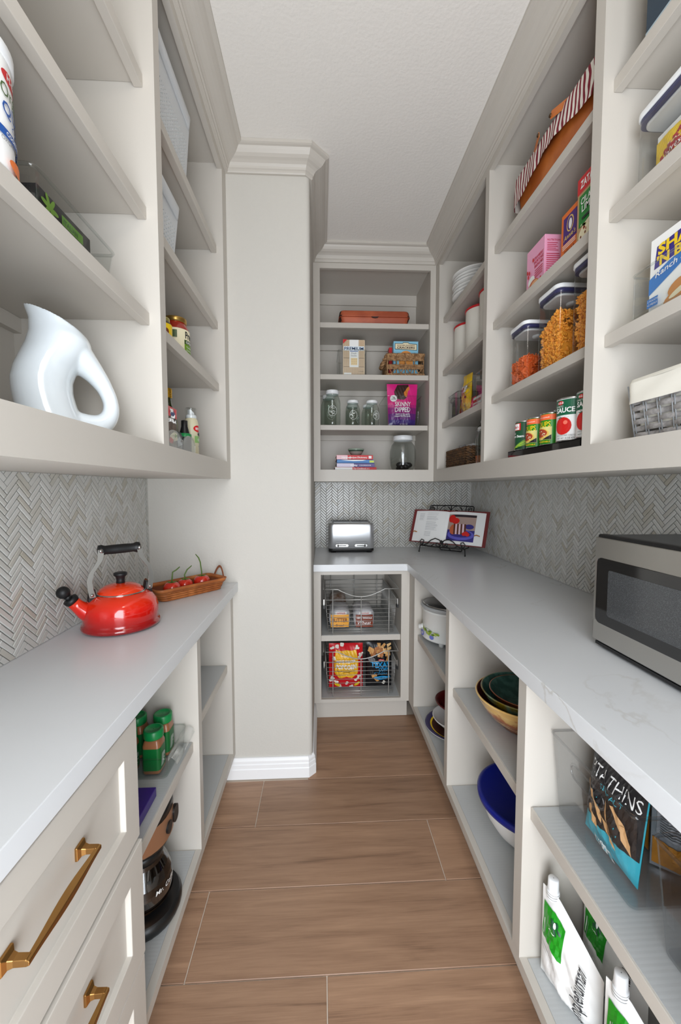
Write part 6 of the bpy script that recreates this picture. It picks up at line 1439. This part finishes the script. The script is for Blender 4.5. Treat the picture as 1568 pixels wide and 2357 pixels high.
def a_whe(a, w, h): a.rect(w*.10, h*.10, w*.80, h*.62, WHB); a.rect(w*.26, h*.76, w*.56, h*.11, W_); a.text("NICKLES", w*.54, h*.775, .008, RED, align='c', bold=.03); a.text('100% WHOLE', w*.5, h*.52, .0105, W_, align='c', bold=.02, width=w*.70); a.text('Wheat', w*.5, h*.24, .021, W_, align='c', shear=.25, width=w*.62)
loaf('loaf of butter bread in a yellow-fronted bag in the upper wire basket', 0.104, 2.275, BUT, a_but, seed=1)
loaf('loaf of whole wheat bread in a brown-fronted bag in the upper wire basket', 0.247, 2.275, WHB, a_whe, seed=2)
t = thing('bread_loaf', 'third bagged dark loaf behind the butter bread', 'bread', (0.105, 2.540, 0.5135), BB)
MB().loft([[(0.055*abs(cos(a*2*pi/24))**.6*(1 if cos(a*2*pi/24) > 0 else -1)*k, yy, 0.065+0.065*abs(sin(a*2*pi/24))**.6*(1 if sin(a*2*pi/24) > 0 else -1)*k) for a in range(24)] for yy, k in ((0, .6), (0.02, .95), (.1, 1), (.15, .7), (.16, .3))], M('brown_bread_bag', rgb(112, 84, 64), .35, noise=(18, rgb(170, 160, 152), 3))).build('bag', t)
CORN = M('popcorn_white', rgb(238, 234, 222), .6)
def a_pop(a, w, h):
    rnd = random.Random(5); a.poly([(w*.20, h*.88), (w*.34, h*.86), (w*.5, h*.88), (w*.66, h*.86), (w*.80, h*.88), (w*.86, h*.60), (w*.84, h*.36), (w*.66, h*.28), (w*.5, h*.31), (w*.30, h*.28), (w*.16, h*.38), (w*.15, h*.62)][::-1], M('popcorn_yellow', rgb(242, 186, 44), .35))
    for u, v in ((.10, .90), (.22, .95), (.84, .92), (.94, .76), (.90, .70), (.10, .26), (.22, .18), (.30, .08), (.55, .15), (.80, .22), (.90, .27), (.16, .70), (.06, .20), (.40, .97), (.66, .05)):
        for q in range(4): a.ell(w*u+rnd.uniform(-.008, .008), h*v+rnd.uniform(-.007, .007), .0075, .0065, CORN, n=9); a.k -= 1
    a.k += 1; a.text("TRADER JOE'S", w*.5, h*.74, .007, W_, align='c', bold=.02); a.text('MOVIE THEATER', w*.5, h*.62, .015, W_, align='c', bold=.04, width=w*.56); a.text('POPCORN', w*.5, h*.485, .026, W_, align='c', bold=.04, width=w*.60)
    a.text('POPPED IN AVOCADO OIL', w*.5, h*.43, .0055, K_, align='c', bold=.02, width=w*.54); a.text('& SEASONED', w*.5, h*.40, .005, K_, align='c', bold=.02); a.ell(w*.24, h*.11, .02, .010, YEL, rot=-.6); a.ell(w*.82, h*.12, .02, .010, YEL, rot=.6)
pouch('popcorn_bag', 'red and yellow popcorn bag in the lower wire basket', 'snack bag', (0.141, 2.305, 0.149), BB, 0.200, 0.270, 0.085, M('popcorn_red', rgb(206, 24, 34), .3), a_pop, seed=41, bot=0, power=2.6)
def a_tex(a, w, h):
    CH_ = [M('chip_tan', rgb(214, 158, 92), .6), M('chip_brown', rgb(176, 112, 62), .6), M('chip_pale', rgb(232, 190, 130), .6)]; rnd = random.Random(9)
    for i in range(30):
        u, v, r_ = w*rnd.uniform(.10, .90), h*rnd.uniform(.76, .95), rnd.uniform(0, 3); c, s = cos(r_), sin(r_)
        a.poly([(min(w*.97, max(w*.03, u+x*c-y*s)), min(h*.985, v+x*s+y*c)) for x, y in ((-.016, -.009), (.016, -.007), (.015, .009), (-.014, .008))], CH_[i % 3]); a.k -= 1 if i % 3 else 0
    for u, v, r_ in ((.82, .66, 1.2), (.30, .30, .4), (.38, .22, 2.2)):
        c, s = cos(r_), sin(r_); a.poly([(w*u+x*c-y*s, h*v+x*s+y*c) for x, y in ((-.016, -.009), (.016, -.007), (.015, .009), (-.014, .008))], CH_[0])
    TB = M('texas_blue', rgb(28, 150, 210), .35); a.ell(w*.20, h*.66, .020, .016, GRY); a.ell(w*.36, h*.60, .018, .008, W_); a.ell(w*.56, h*.655, .018, .007, RED); a.text('H-E-B', w*.56, h*.645, .007, W_, align='c', bold=.02)
    a.text('TEXAS', w*.52, h*.50, .030, TB, align='c', bold=.04, width=w*.72); a.text('CORN', w*.66, h*.415, .020, TB, align='c', bold=.03, width=w*.42); a.text('Chips', w*.54, h*.34, .016, TB, align='c', shear=.3, width=w*.5); a.ell(w*.60, h*.26, w*.32, h*.045, TB); a.text('TWIST', w*.6, h*.245, .007, M('print_navy', rgb(20, 40, 80), .4), align='c', bold=.02)
    for q in range(4): a.ell(w*.66+.006*cos(q*1.6), h*.15+.006*sin(q*1.6), .006, .006, CORN, n=8)
pouch('chip_bag', 'black corn chip bag with blue lettering in the lower wire basket', 'snack bag', (0.338, 2.315, 0.149), BB, 0.155, 0.270, 0.075, M('chip_black', rgb(22, 22, 25), .3), a_tex, seed=43, bot=0, power=2.6)

# ================================================================ right base cabinets, far bay
ZS, ZF = 0.5475, 0.1465
t = thing('slow_cooker', 'white slow cooker with painted blue flower and green leaves, glass lid', 'slow cooker', (0.660, 2.000, ZS), RR)
CRK = M('crock_white', rgb(232, 232, 228), .3); 
MB().lathe([(0.001, 0.018), (0.128, 0.018), (0.138, 0.022), (0.141, 0.028), (0.137, 0.034), (0.136, 0.04), (0.136, 0.158), (0.138, 0.160), (0.138, 0.168), (0.134, 0.170)], CRK, n=64).build('body', t)
MB().lathe([(0.134, 0.168), (0.139, 0.172), (0.147, 0.182), (0.147, 0.190), (0.137, 0.194), (0.134, 0.190)], M('crock_rim', rgb(176, 178, 178), .22), n=64).build('crock_rim', t)
MB().lathe([(0.132, 0.194), (0.129, 0.199), (0.10, 0.206), (0.04, 0.210), (0.001, 0.211)], M('dark_lid_glass', rgb(44, 46, 46), .1, coat=.5), n=64).lathe([(0.134, 0.192), (0.1345, 0.196), (0.131, 0.198)], CHROME, n=64).build('lid', t)
mb = MB(); mb.lathe([(0.001, 0.211), (0.010, 0.211), (0.009, 0.222), (0.018, 0.228), (0.018, 0.236), (0.001, 0.238)], BLACK, n=28); mb.build('lid_knob', t)
mb = MB()
for i in range(4): a_ = -0.65+i*pi/2; mb.lathe([(0.014, 0.020), (0.012, 0.0), (0.001, 0.0)], CRK, n=18, c=(0.112*cos(a_-pi/2), 0.112*sin(a_-pi/2), 0))
mb.build('feet', t)
ka = -0.15; mb = MB(); T_k = Matrix.Rotation(ka, 4, 'Z') @ Matrix.Translation((0, -0.136, 0.066)) @ Matrix.Rotation(pi/2, 4, 'X')
mb.lathe([(0.018, 0.0), (0.018, 0.005), (0.013, 0.007), (0.012, 0.020), (0.001, 0.022)], CRK, n=28, T=T_k); mb.build('knob', t)
a = Art((0, -0.1362, 0), (1, 0, 0), (0, 0, 1), wrap=0.1362); LG_ = [M('leaf_a', rgb(140, 170, 50), .5), M('leaf_b', rgb(96, 130, 40), .5), M('leaf_c', rgb(184, 196, 90), .5)]; BF = M('flower_blue', rgb(110, 120, 200), .5); BF2 = M('flower_pale', rgb(176, 184, 230), .5)
rnd = random.Random(3)
for cx_, cz_ in ((-.070, .095), (-.055, .060), (-.028, .085), (-.015, .055), (.040, .080), (.065, .070), (.085, .060), (.11, .075)):
    for q in range(4): r_ = rnd.uniform(0, 3.1); a.ell(cx_+.011*cos(r_*2), cz_+.009*sin(r_*2), .010, .0042, LG_[q % 3], n=10, rot=r_)
a.ell(.022, .052, .017, .015, BF); a.ell(.022, .052, .010, .008, BF2); a.ell(.022, .052, .003, .003, YEL); a.ell(.09, .048, .012, .010, BF)
for i in range(14): a.mb.add([a.pt(-.065+i*.012, .074+.006*sin(i*.8), .0008), a.pt(-.053+i*.012, .074+.006*sin((i+1)*.8), .0008), a.pt(-.053+i*.012, .0755+.006*sin((i+1)*.8), .0008), a.pt(-.065+i*.012, .0755+.006*sin(i*.8), .0008)], [(0, 1, 2, 3)], LG_[1])
a.build('flower_print', t)
def dish(label, name, loc, prof, mats, cat, n=56, group=None, **k):
    t = thing(name, label, cat, loc, 0, group); MB().lathe(prof, mats, n=n).build(name.split('_')[-1], t); return t
NB = M('plate_navy', rgb(54, 46, 92), .25); DB = M('plate_brown', rgb(66, 24, 20), .25)
dish('large dinner plate with navy rim and dark brown centre under the white bowl', 'serving_plate', (0.660, 1.868, ZF+0.0015), [(0.001, 0), (0.08, 0), (0.085, 0.003), (0.13, 0.017), (0.150, 0.022), (0.151, 0.025), (0.146, 0.026), (0.126, 0.019), (0.118, 0.016), (0.082, 0.007), (0.001, 0.006)], [W_]*5+[NB, NB, YEL, DB, DB], 'plate')
t = dish('white dish with black lettering on its slope between the navy plate and the red bowl', 'serving_dish', (0.668, 1.880, ZF+0.0115), [(0.001, 0), (0.07, 0), (0.075, 0.003), (0.115, 0.040), (0.120, 0.048), (0.118, 0.050), (0.112, 0.044), (0.072, 0.008), (0.001, 0.006)], W_, 'dish')
mb = MB(); rnd = random.Random(8)
for i in range(26):
    a_ = pi+0.2+i*0.09; r0, r1 = 0.086, 0.104
    def cp(r, aa): return (r*cos(aa), r*sin(aa), 0.0135+(r-0.086)*0.93-0.002)
    p = [cp(r0, a_), cp(r1, a_+rnd.uniform(-.03, .03)), cp(r0+rnd.uniform(.002, .012), a_+.06)]
    mb.tube([Vector(q)+Vector((0.0022*cos(a_), 0.0022*sin(a_), -0.0015)) for q in p], 0.0012, K_, n=5)
mb.build('lettering', t)
dish('dark red glazed bowl with bright red centre on top of the dish stack', 'red_bowl', (0.680, 1.895, ZF+0.0665), [(0.001, 0), (0.05, 0), (0.055, 0.004), (0.098, 0.045), (0.114, 0.060), (0.1155, 0.064), (0.112, 0.066), (0.094, 0.050), (0.052, 0.009), (0.001, 0.007)], [M('maroon_glaze', rgb(98, 16, 20), .2)]*8+[M('bright_red_glaze', rgb(190, 10, 16), .2)], 'bowl')

# middle bay: pottery bowls, lidded mixing bowl
def glaze(name, c1, c2, sc=9, lo=.42, hi=.6): return M(name, rgb(*c1), 0.16, coat=.4, noise=(sc, rgb(*c2), 5, (lo, hi)))
def pottery(label, loc, R_, H, mats, group='nested pottery bowls', th=0.006):
    t = thing('pottery_bowl', label, 'bowl', loc, 0, group); k = R_
    pr = [(0.001, 0.004), (k*.40, 0.004), (k*.42, 0.0), (k*.46, 0.0), (k*.50, 0.010), (k*.68, H*.28), (k*.84, H*.55), (k*.94, H*.80), (k*.985, H*.95), (k, H*.97), (k*.995, H), (k*.965, H), (k*.94, H*.95), (k*.88, H*.78), (k*.76, H*.52), (k*.58, H*.28), (k*.36, H*.16), (0.001, H*.14)]
    MB().lathe(pr, [mats[0]]*7+[mats[1]]*4+[mats[2]]*6, n=64).build('bowl', t); return t
CRG = glaze('cream_glaze', (222, 186, 118), (214, 170, 96), 16); RUST = glaze('rust_glaze', (170, 96, 44), (206, 150, 84), 7); TEAL = glaze('teal_glaze', (44, 74, 66), (60, 94, 84), 40); OLG = glaze('olive_glaze', (112, 92, 20), (92, 130, 110), 12, .5, .66); BRG = glaze('brown_glaze', (122, 56, 26), (146, 76, 40), 9)
def twotone():
    m = bpy.data.materials.new('cream_over_rust_glaze'); m.use_nodes = True; nt = m.node_tree; b = nt.nodes['Principled BSDF']; L = nt.links.new; tc = nt.nodes.new('ShaderNodeTexCoord'); sp = nt.nodes.new('ShaderNodeSeparateXYZ'); L(tc.outputs['Object'], sp.inputs[0])
    n = nt.nodes.new('ShaderNodeTexNoise'); n.inputs['Scale'].default_value = 22; n.inputs['Detail'].default_value = 4; L(tc.outputs['Object'], n.inputs['Vector']); a_ = nt.nodes.new('ShaderNodeMath'); a_.operation = 'MULTIPLY_ADD'; a_.inputs[1].default_value = 0.075; L(n.outputs['Fac'], a_.inputs[0]); L(sp.outputs['Z'], a_.inputs[2])
    r = nt.nodes.new('ShaderNodeValToRGB'); e = r.color_ramp.elements; mr = nt.nodes.new('ShaderNodeMapRange'); mr.inputs['From Min'].default_value = 0.03; mr.inputs['From Max'].default_value = 0.165; L(a_.outputs[0], mr.inputs['Value']); L(mr.outputs[0], r.inputs['Fac'])
    e[0].position = 0; e[0].color = rgb(176, 100, 48); e[1].position = 1; e[1].color = rgb(218, 180, 112)
    for p_, c_ in ((.26, (158, 84, 36)), (.32, (214, 176, 116)), (.40, (150, 80, 36)), (.52, (168, 96, 44)), (.60, (214, 174, 104)), (.8, (222, 188, 122))): x = e.new(p_); x.color = rgb(*c_)
    L(r.outputs['Color'], b.inputs['Base Color']); b.inputs['Roughness'].default_value = .15; b.inputs['Coat Weight'].default_value = .4; return m
CROV = twotone()
pottery('largest pottery bowl, cream and rust glaze, at the bottom of the nest', (0.666, 1.250, ZS+0.0015), 0.152, 0.104, [CROV, CRG, DB])
pottery('middle pottery bowl with olive and teal glaze, nested in the largest', (0.670, 1.256, ZS+0.034), 0.136, 0.082, [OLG, OLG, TEAL])
pottery('smallest pottery bowl with brown rim and teal inside, on top of the nest', (0.680, 1.262, ZS+0.052), 0.116, 0.060, [BRG, BRG, TEAL])
t = thing('mixing_bowl', 'big white mixing bowl with a royal blue lid on the cabinet floor', 'bowl', (0.712, 1.260, ZF+0.001))
MB().lathe([(0.001, 0.0), (0.085, 0.0), (0.095, 0.006), (0.125, 0.036), (0.150, 0.075), (0.165, 0.118), (0.168, 0.130), (0.173, 0.132), (0.173, 0.138), (0.166, 0.138)], M('bowl_white', rgb(236, 236, 234), .3), n=72).build('bowl', t)
MB().lathe([(0.172, 0.128), (0.177, 0.130), (0.178, 0.142), (0.173, 0.147), (0.164, 0.147), (0.160, 0.143), (0.05, 0.146), (0.001, 0.146)], M('royal_blue_lid', rgb(14, 30, 132), .3), n=72).build('lid', t)

# near bay: snack bins and soap refills
bin_('snack_bin', 'large clear bin with a handle slot holding the pita chip bag', (0.690, 0.785, ZS+0.002), RR, 0.262, 0.262, 0.192, thin('bin_plastic', (0.90, 0.905, 0.91), 0.05), flare=0.014, hole=(0.105, 0.034, 0.022), group='large clear snack bins', rim=0.0032)
bin_('snack_bin', 'second large clear bin, nearer the viewer at the picture edge', (0.695, 0.490, ZS+0.002), RR, 0.262, 0.262, 0.192, thin('bin_plastic'), flare=0.014, hole=(0.105, 0.034, 0.022), group='large clear snack bins', rim=0.0032)
TQ = M('turquoise_foil', rgb(60, 184, 204), .28); DKB = M('pita_black', rgb(34, 32, 34), .35); CHP = M('pita_chip', rgb(222, 172, 118), .6)
def a_pita(a, w, h):
    a.poly([(w*.01, h*.30), (w*.2, h*.26), (w*.35, h*.20), (w*.55, h*.20), (w*.75, h*.27), (w*.99, h*.29), (w*.99, h*.99), (w*.01, h*.99)], DKB) if False else None
    for j in range(12): a.rect(w*.005, h*(.27+j*.06), w*.99, h*.0605, DKB); a.k -= 1
    a.k += 1; a.text('PITA THINS', w*.52, h*.74, .028, W_, align='c', bold=-.005, width=w*.88); a.text('SEA SALT', w*.55, h*.66, .011, TQ, align='c', width=w*.42)
    for u, v, r_, l_ in ((.16, .50, 2.4, 1), (.36, .46, 2.1, 1.1), (.56, .44, 1.9, 1.2), (.74, .52, 2.2, 1), (.34, .32, 2.5, .9), (.60, .32, 2.4, 1.1), (.86, .40, 2.0, .9)):
        c, s = cos(r_), sin(r_); a.poly([(w*u+x*l_*c-y*s, h*v+x*l_*s+y*c) for x, y in ((-.028, -.002), (-.006, -.008), (.026, -.004), (.028, .003), (0, .005))], CHP)
    for k in range(3): a.rect(w*(.36+k*.14), h*.06, .015, .018, W_); a.rect(w*(.36+k*.14)+.003, h*.06+.003, .009, .011, TQ)
    a.text('70', w*.5, h*.14, .008, W_)
pouch('pita_chip_bag', 'black and turquoise pita chip bag leaning in the large clear bin', 'snack bag', (0.607, 0.772, ZS+0.012), RR, 0.152, 0.192, 0.044, TQ, a_pita, seed=51, bot=0, tilt=-0.10, power=3.0)
def a_gold(a, w, h): a.rect(w*.02, h*.05, w*.96, h*.30, M('gold_foil', rgb(206, 138, 52), .25)); a.rect(w*.06, h*.42, w*.88, h*.30, M('fact_panel', rgb(168, 168, 172), .4)); [a.rect(w*.1, h*(.45+i*.028), w*.7, .0012, K_) for i in range(9)]; a.ell(w*.5, h*.84, .016, .012, RED); a.ell(w*.44, h*.87, .010, .010, YEL)
SIL = M('silver_foil', rgb(196, 198, 204), .22, metal=.5)
pouch('snack_bag', 'silver and golden chip bag standing behind the pita chip bag', 'snack bag', (0.730, 0.712, ZS+0.008), RR+0.9, 0.130, 0.185, 0.045, SIL, a_gold, seed=53, bot=0)
pouch('snack_bag', 'mustard yellow and black bag at the back of the large clear bin', 'snack bag', (0.700, 0.835, ZS+0.008), RR, 0.110, 0.215, 0.036, M('mustard_bag', rgb(170, 112, 22), .35), lambda a, w, h: [a.rect(w*(.1+i*.09), h*.2, .003, h*.7, DKB) for i in range(9)], seed=54, bot=0)
pouch('snack_bag', 'navy snack bag in the second clear bin', 'snack bag', (0.620, 0.490, ZS+0.008), RR, 0.190, 0.160, 0.05, M('navy_bag', rgb(30, 52, 92), .3), seed=55, bot=0)
SOAPW = M('soap_pouch_white', rgb(238, 238, 236), .32); SOG = M('soap_green', rgb(22, 144, 26), .35); DG_ = M('logo_dark', rgb(44, 44, 46), .5)
def soap(label, loc, rz, lean=0, seed=1):
    w, h = 0.148, 0.222; t = thing('soap_refill', label, 'pouch', loc, rz, 'white soap refill pouches'); t.rotation_euler = (lean, 0, rz)
    b = pouch_fn(w, h, 0.062, seed, 0.22, 0.0, 2.4); mb = MB()
    def xs(u, v):  # left shoulder carries the spout, right shoulder slopes down
        x = (u-0.5)*w; r_ = max(0, (v-0.72)/0.28); return x*(1-0.0*r_)
    def zt_(u): return h*(1.0 if u < .28 else 1.0-0.62*((u-.28)/.72)**1.05*.62)
    def bz(u, v): return b(u*w, v*h)
    mb.grid(lambda u, v: (xs(u, v), -bz(u, v)-0.0005, v*zt_(u)+0.001), 26, 28, SOAPW); mb.grid(lambda u, v: (xs(1-u, v), bz(1-u, v)+0.0005, v*zt_(1-u)+0.001), 26, 28, SOAPW); mb.build('pouch', t)
    mb = MB(); mb.lathe([(0.012, h-0.014), (0.012, h+0.004), (0.014, h+0.005), (0.014, h+0.008), (0.0115, h+0.009), (0.0125, h+0.011), (0.0115, h+0.036), (0.010, h+0.038), (0.001, h+0.038)], WHITE, n=28, c=(-w*.5+0.026, 0, 0))
    for q in range(3): mb.lathe([(0.014, h-0.012+q*.006), (0.0145, h-0.010+q*.006), (0.014, h-0.008+q*.006)], WHITE, n=20, c=(-w*.5+0.026, 0, 0))
    mb.build('spout_cap', t)
    a = Art((-w/2, 0, 0.001), (1, 0, 0), (0, 0, 1), bulge=lambda u, v: b(min(w, max(0, u)), min(h, max(0, v))))
    def q_(u, v): return v*zt_(u/w)/h
    op = a.pt
    def pt(u, v, off):
        p = op(u, v, off); p.z = 0.001+v*zt_(min(1, max(0, u/w)))/h; return p
    a.pt = pt
    a.rect(w*.06, h*.50, w*.40, h*.36, SOG)
    for i in range(5): a.ell(w*.32+0.008*cos(i*1.26), h*.755+0.008*sin(i*1.26), .0062, .0040, DGRN, rot=i*1.26, n=10)
    a.ell(w*.32, h*.775, .003, .006, W_); a.text('~~', w*.24, h*.67, .010, W_, rot=.2); a.rect(w*.12, h*.56, .0016, h*.16, W_); a.rect(w*.15, h*.54, .0012, h*.2, GRY)
    a.text('simplehuman', w*.82, h*.14, .0235, DG_, rot=pi/2, shear=.12, width=h*.66, bold=.01); a.lines(w*.06, h*.45, w*.3, 5, .004, GRY, h=.0008)
    a.build('print', t); return t
soap('front white soap refill pouch, its whole green panel showing, on the right bottom shelf', (0.568, 0.826, ZF+0.001), RR+0.40, 0.0, 1)
soap('second white soap refill pouch behind the front one, its green panel partly under the shelf', (0.668, 0.822, ZF+0.001), RR+0.34, 0.0, 2)
soap('third white soap refill pouch, nearest the viewer at the bottom edge', (0.592, 0.640, ZF+0.001), RR+0.45, 0.0, 3)

# ================================================================ left base cabinet: spice bin, purple box, coffee maker
ZL = 0.5145
t = bin_('spice_bin', 'clear bin with a pull lip holding green-capped spice jars', (-0.565, 1.180, ZL), LL, 0.165, 0.255, 0.062, CLEAR, flare=0.004, rim=0.0022)
mb = MB(); mb.loft([[(x, -0.1275-o_, z) for x in (-0.076, 0.076)] for o_, z in ((0.0, 0.061), (0.012, 0.060), (0.022, 0.052), (0.027, 0.040))], CLEAR, closed_loop=False, cap=False); mb.build('pull_lip', t, solid=0.002)
SP = M('spice_powder', rgb(150, 96, 60), .45, coat=.6); SGN = M('spice_label_green', rgb(10, 100, 44), .35)
def spice(label, loc, rz, first=None):
    if first: return dup(first, loc, rz, label)
    t = thing('spice_jar', label, 'jar', loc, rz, 'green-capped spice jars in the clear bin'); w = 0.050
    def sq(k, z): return [(x, y, z) for x, y in rrect(w*k, w*k, 0.010*k, 4)]
    MB().loft([sq(.92, 0.001), sq(1, 0.004), sq(1, 0.082), sq(.86, 0.094), sq(.66, 0.101)], SP).build('jar', t)
    mb = MB(); mb.loft([[(x*1.02, y*1.02, z) for x, y, _ in sq(1, 0)] for z in (0.012, 0.076)], SGN, cap=False); mb.build('label', t)
    MB().lathe([(0.021, 0.100), (0.0265, 0.100), (0.0270, 0.102), (0.0270, 0.121), (0.0255, 0.1235), (0.0200, 0.1240), (0.0195, 0.1225), (0.001, 0.1225)], GC, n=40).build('cap', t)
    a = Art((-w*1.02/2, -w*1.02/2, 0), (1, 0, 0), (0, 0, 1)); [a.rect(w*.2, .020+i*.005, w*.5*random.uniform(.5, 1), .0015, W_) for i in range(8)]; a.build('label_print', t)
    return t
sj = spice('front spice jar with green cap, nearest the bin corner', (-0.488, 1.137, ZL+0.005), LL)
spice('green-capped spice jar at the back left of the clear bin', (-0.566, 1.208, ZL+0.005), LL, sj); spice('green-capped spice jar at the back right of the clear bin', (-0.492, 1.216, ZL+0.005), LL, sj); spice('green-capped spice jar cut off by the drawer cabinet edge', (-0.560, 1.130, ZL+0.005), LL, sj)
PPL = M('purple_cover', rgb(52, 24, 118), .3); t = carton('purple_box', 'flat dark purple box lying on the shelf beside the spice bin', (-0.545, 0.935, ZL+0.001), LL, 0.205, 0.205, 0.026, PPL)
t = thing('coffee_maker', 'black and copper coffee maker with glass carafe in the left base cabinet', 'coffee maker', (-0.535, 1.085, ZF+0.0015), LL)
COP = M('copper_panel', rgb(176, 134, 104), .32, metal=.6); CB = M('coffee_black', rgb(20, 21, 22), .35)
mb = MB(); mb.loft([[(x, y, z) for x, y in rrect(0.20*k, 0.245*k, 0.095*k, 8, cy=-0.005)] for k, z in ((0.97, 0.0), (1.0, 0.008), (1.0, 0.022), (0.94, 0.034))], CB); mb.build('base', t)
MB().prism(rrect(0.180, 0.070, 0.03, 6, cy=0.082), 0.030, 0.300, CB, smooth=True).build('tower', t)
mb = MB(); mb.loft([[(x, y, z) for x, y in rrect(0.185*k, 0.225*k, 0.085*k, 8, cy=0.004)] for k, z in ((0.80, 0.200), (0.96, 0.212), (0.99, 0.222))], CB); mb.loft([[(x, y, z) for x, y in rrect(0.188*k, 0.228*k, 0.085*k, 8, cy=0.004)] for k, z in ((0.99, 0.288), (0.98, 0.305), (0.90, 0.318))], CB); mb.build('brew_head', t)
mb = MB(); mb.loft([[(x, y, z) for x, y in rrect(0.186, 0.226, 0.085, 8, cy=0.004)] for z in (0.222, 0.288)], COP, cap=False); mb.build('copper_band', t)
mb = MB(); T1 = Matrix.Rotation(0.35, 4, 'Z')
mb.prism([(0.016*cos(i*pi/10), 0.250+0.016*sin(i*pi/10)) for i in range(20)], -0.1125, -0.106, BLACK, axis='y', T=Matrix.Translation((-0.012, 0, 0))); mb.prism([(x, 0.252+z) for x, z in rrect(0.034, 0.046, 0.015, 5, cx=0.034)], -0.1125, -0.104, BLACK, axis='y'); mb.build('buttons', t)
cg = thing('carafe', '', '', (0, -0.028, 0.036)); 
for k_ in ('label', 'category'): del cg[k_]
cg.parent = t
COF = M('dark_coffee_glass', rgb(40, 33, 29), .06, coat=.8, spec=.7)
MB().lathe([(0.001, 0.0), (0.058, 0.0), (0.070, 0.010), (0.0765, 0.030), (0.0775, 0.048), (0.0765, 0.056)], [CHROME, CHROME, COF, COF, COF], n=56).lathe([(0.0765, 0.056), (0.074, 0.075), (0.066, 0.098), (0.056, 0.118), (0.052, 0.136)], thin('carafe_glass', (.70, .68, .66), .10), n=56).lathe([(0.001, .040), (.074, .042)], M('coffee_liquid', rgb(30, 20, 14), .1), n=40).build('carafe_glass', cg, fix=False)
MB().lathe([(0.0705, 0.009), (0.0745, 0.014), (0.0775, 0.022)], M('copper_ring', rgb(190, 150, 120), .2, metal=1), n=56).build('carafe_ring', cg)
MB().lathe([(0.052, 0.128), (0.056, 0.130), (0.057, 0.148), (0.050, 0.154), (0.001, 0.156)], CB, n=48).build('carafe_lid', cg)
a = Art((0, -0.0775, 0), (1, 0, 0), (0, 0, 1), wrap=0.0775); a.text('Mr. Coffee', -0.058, 0.052, 0.0125, W_, shear=.2, bold=.01); a.build('lettering', cg)
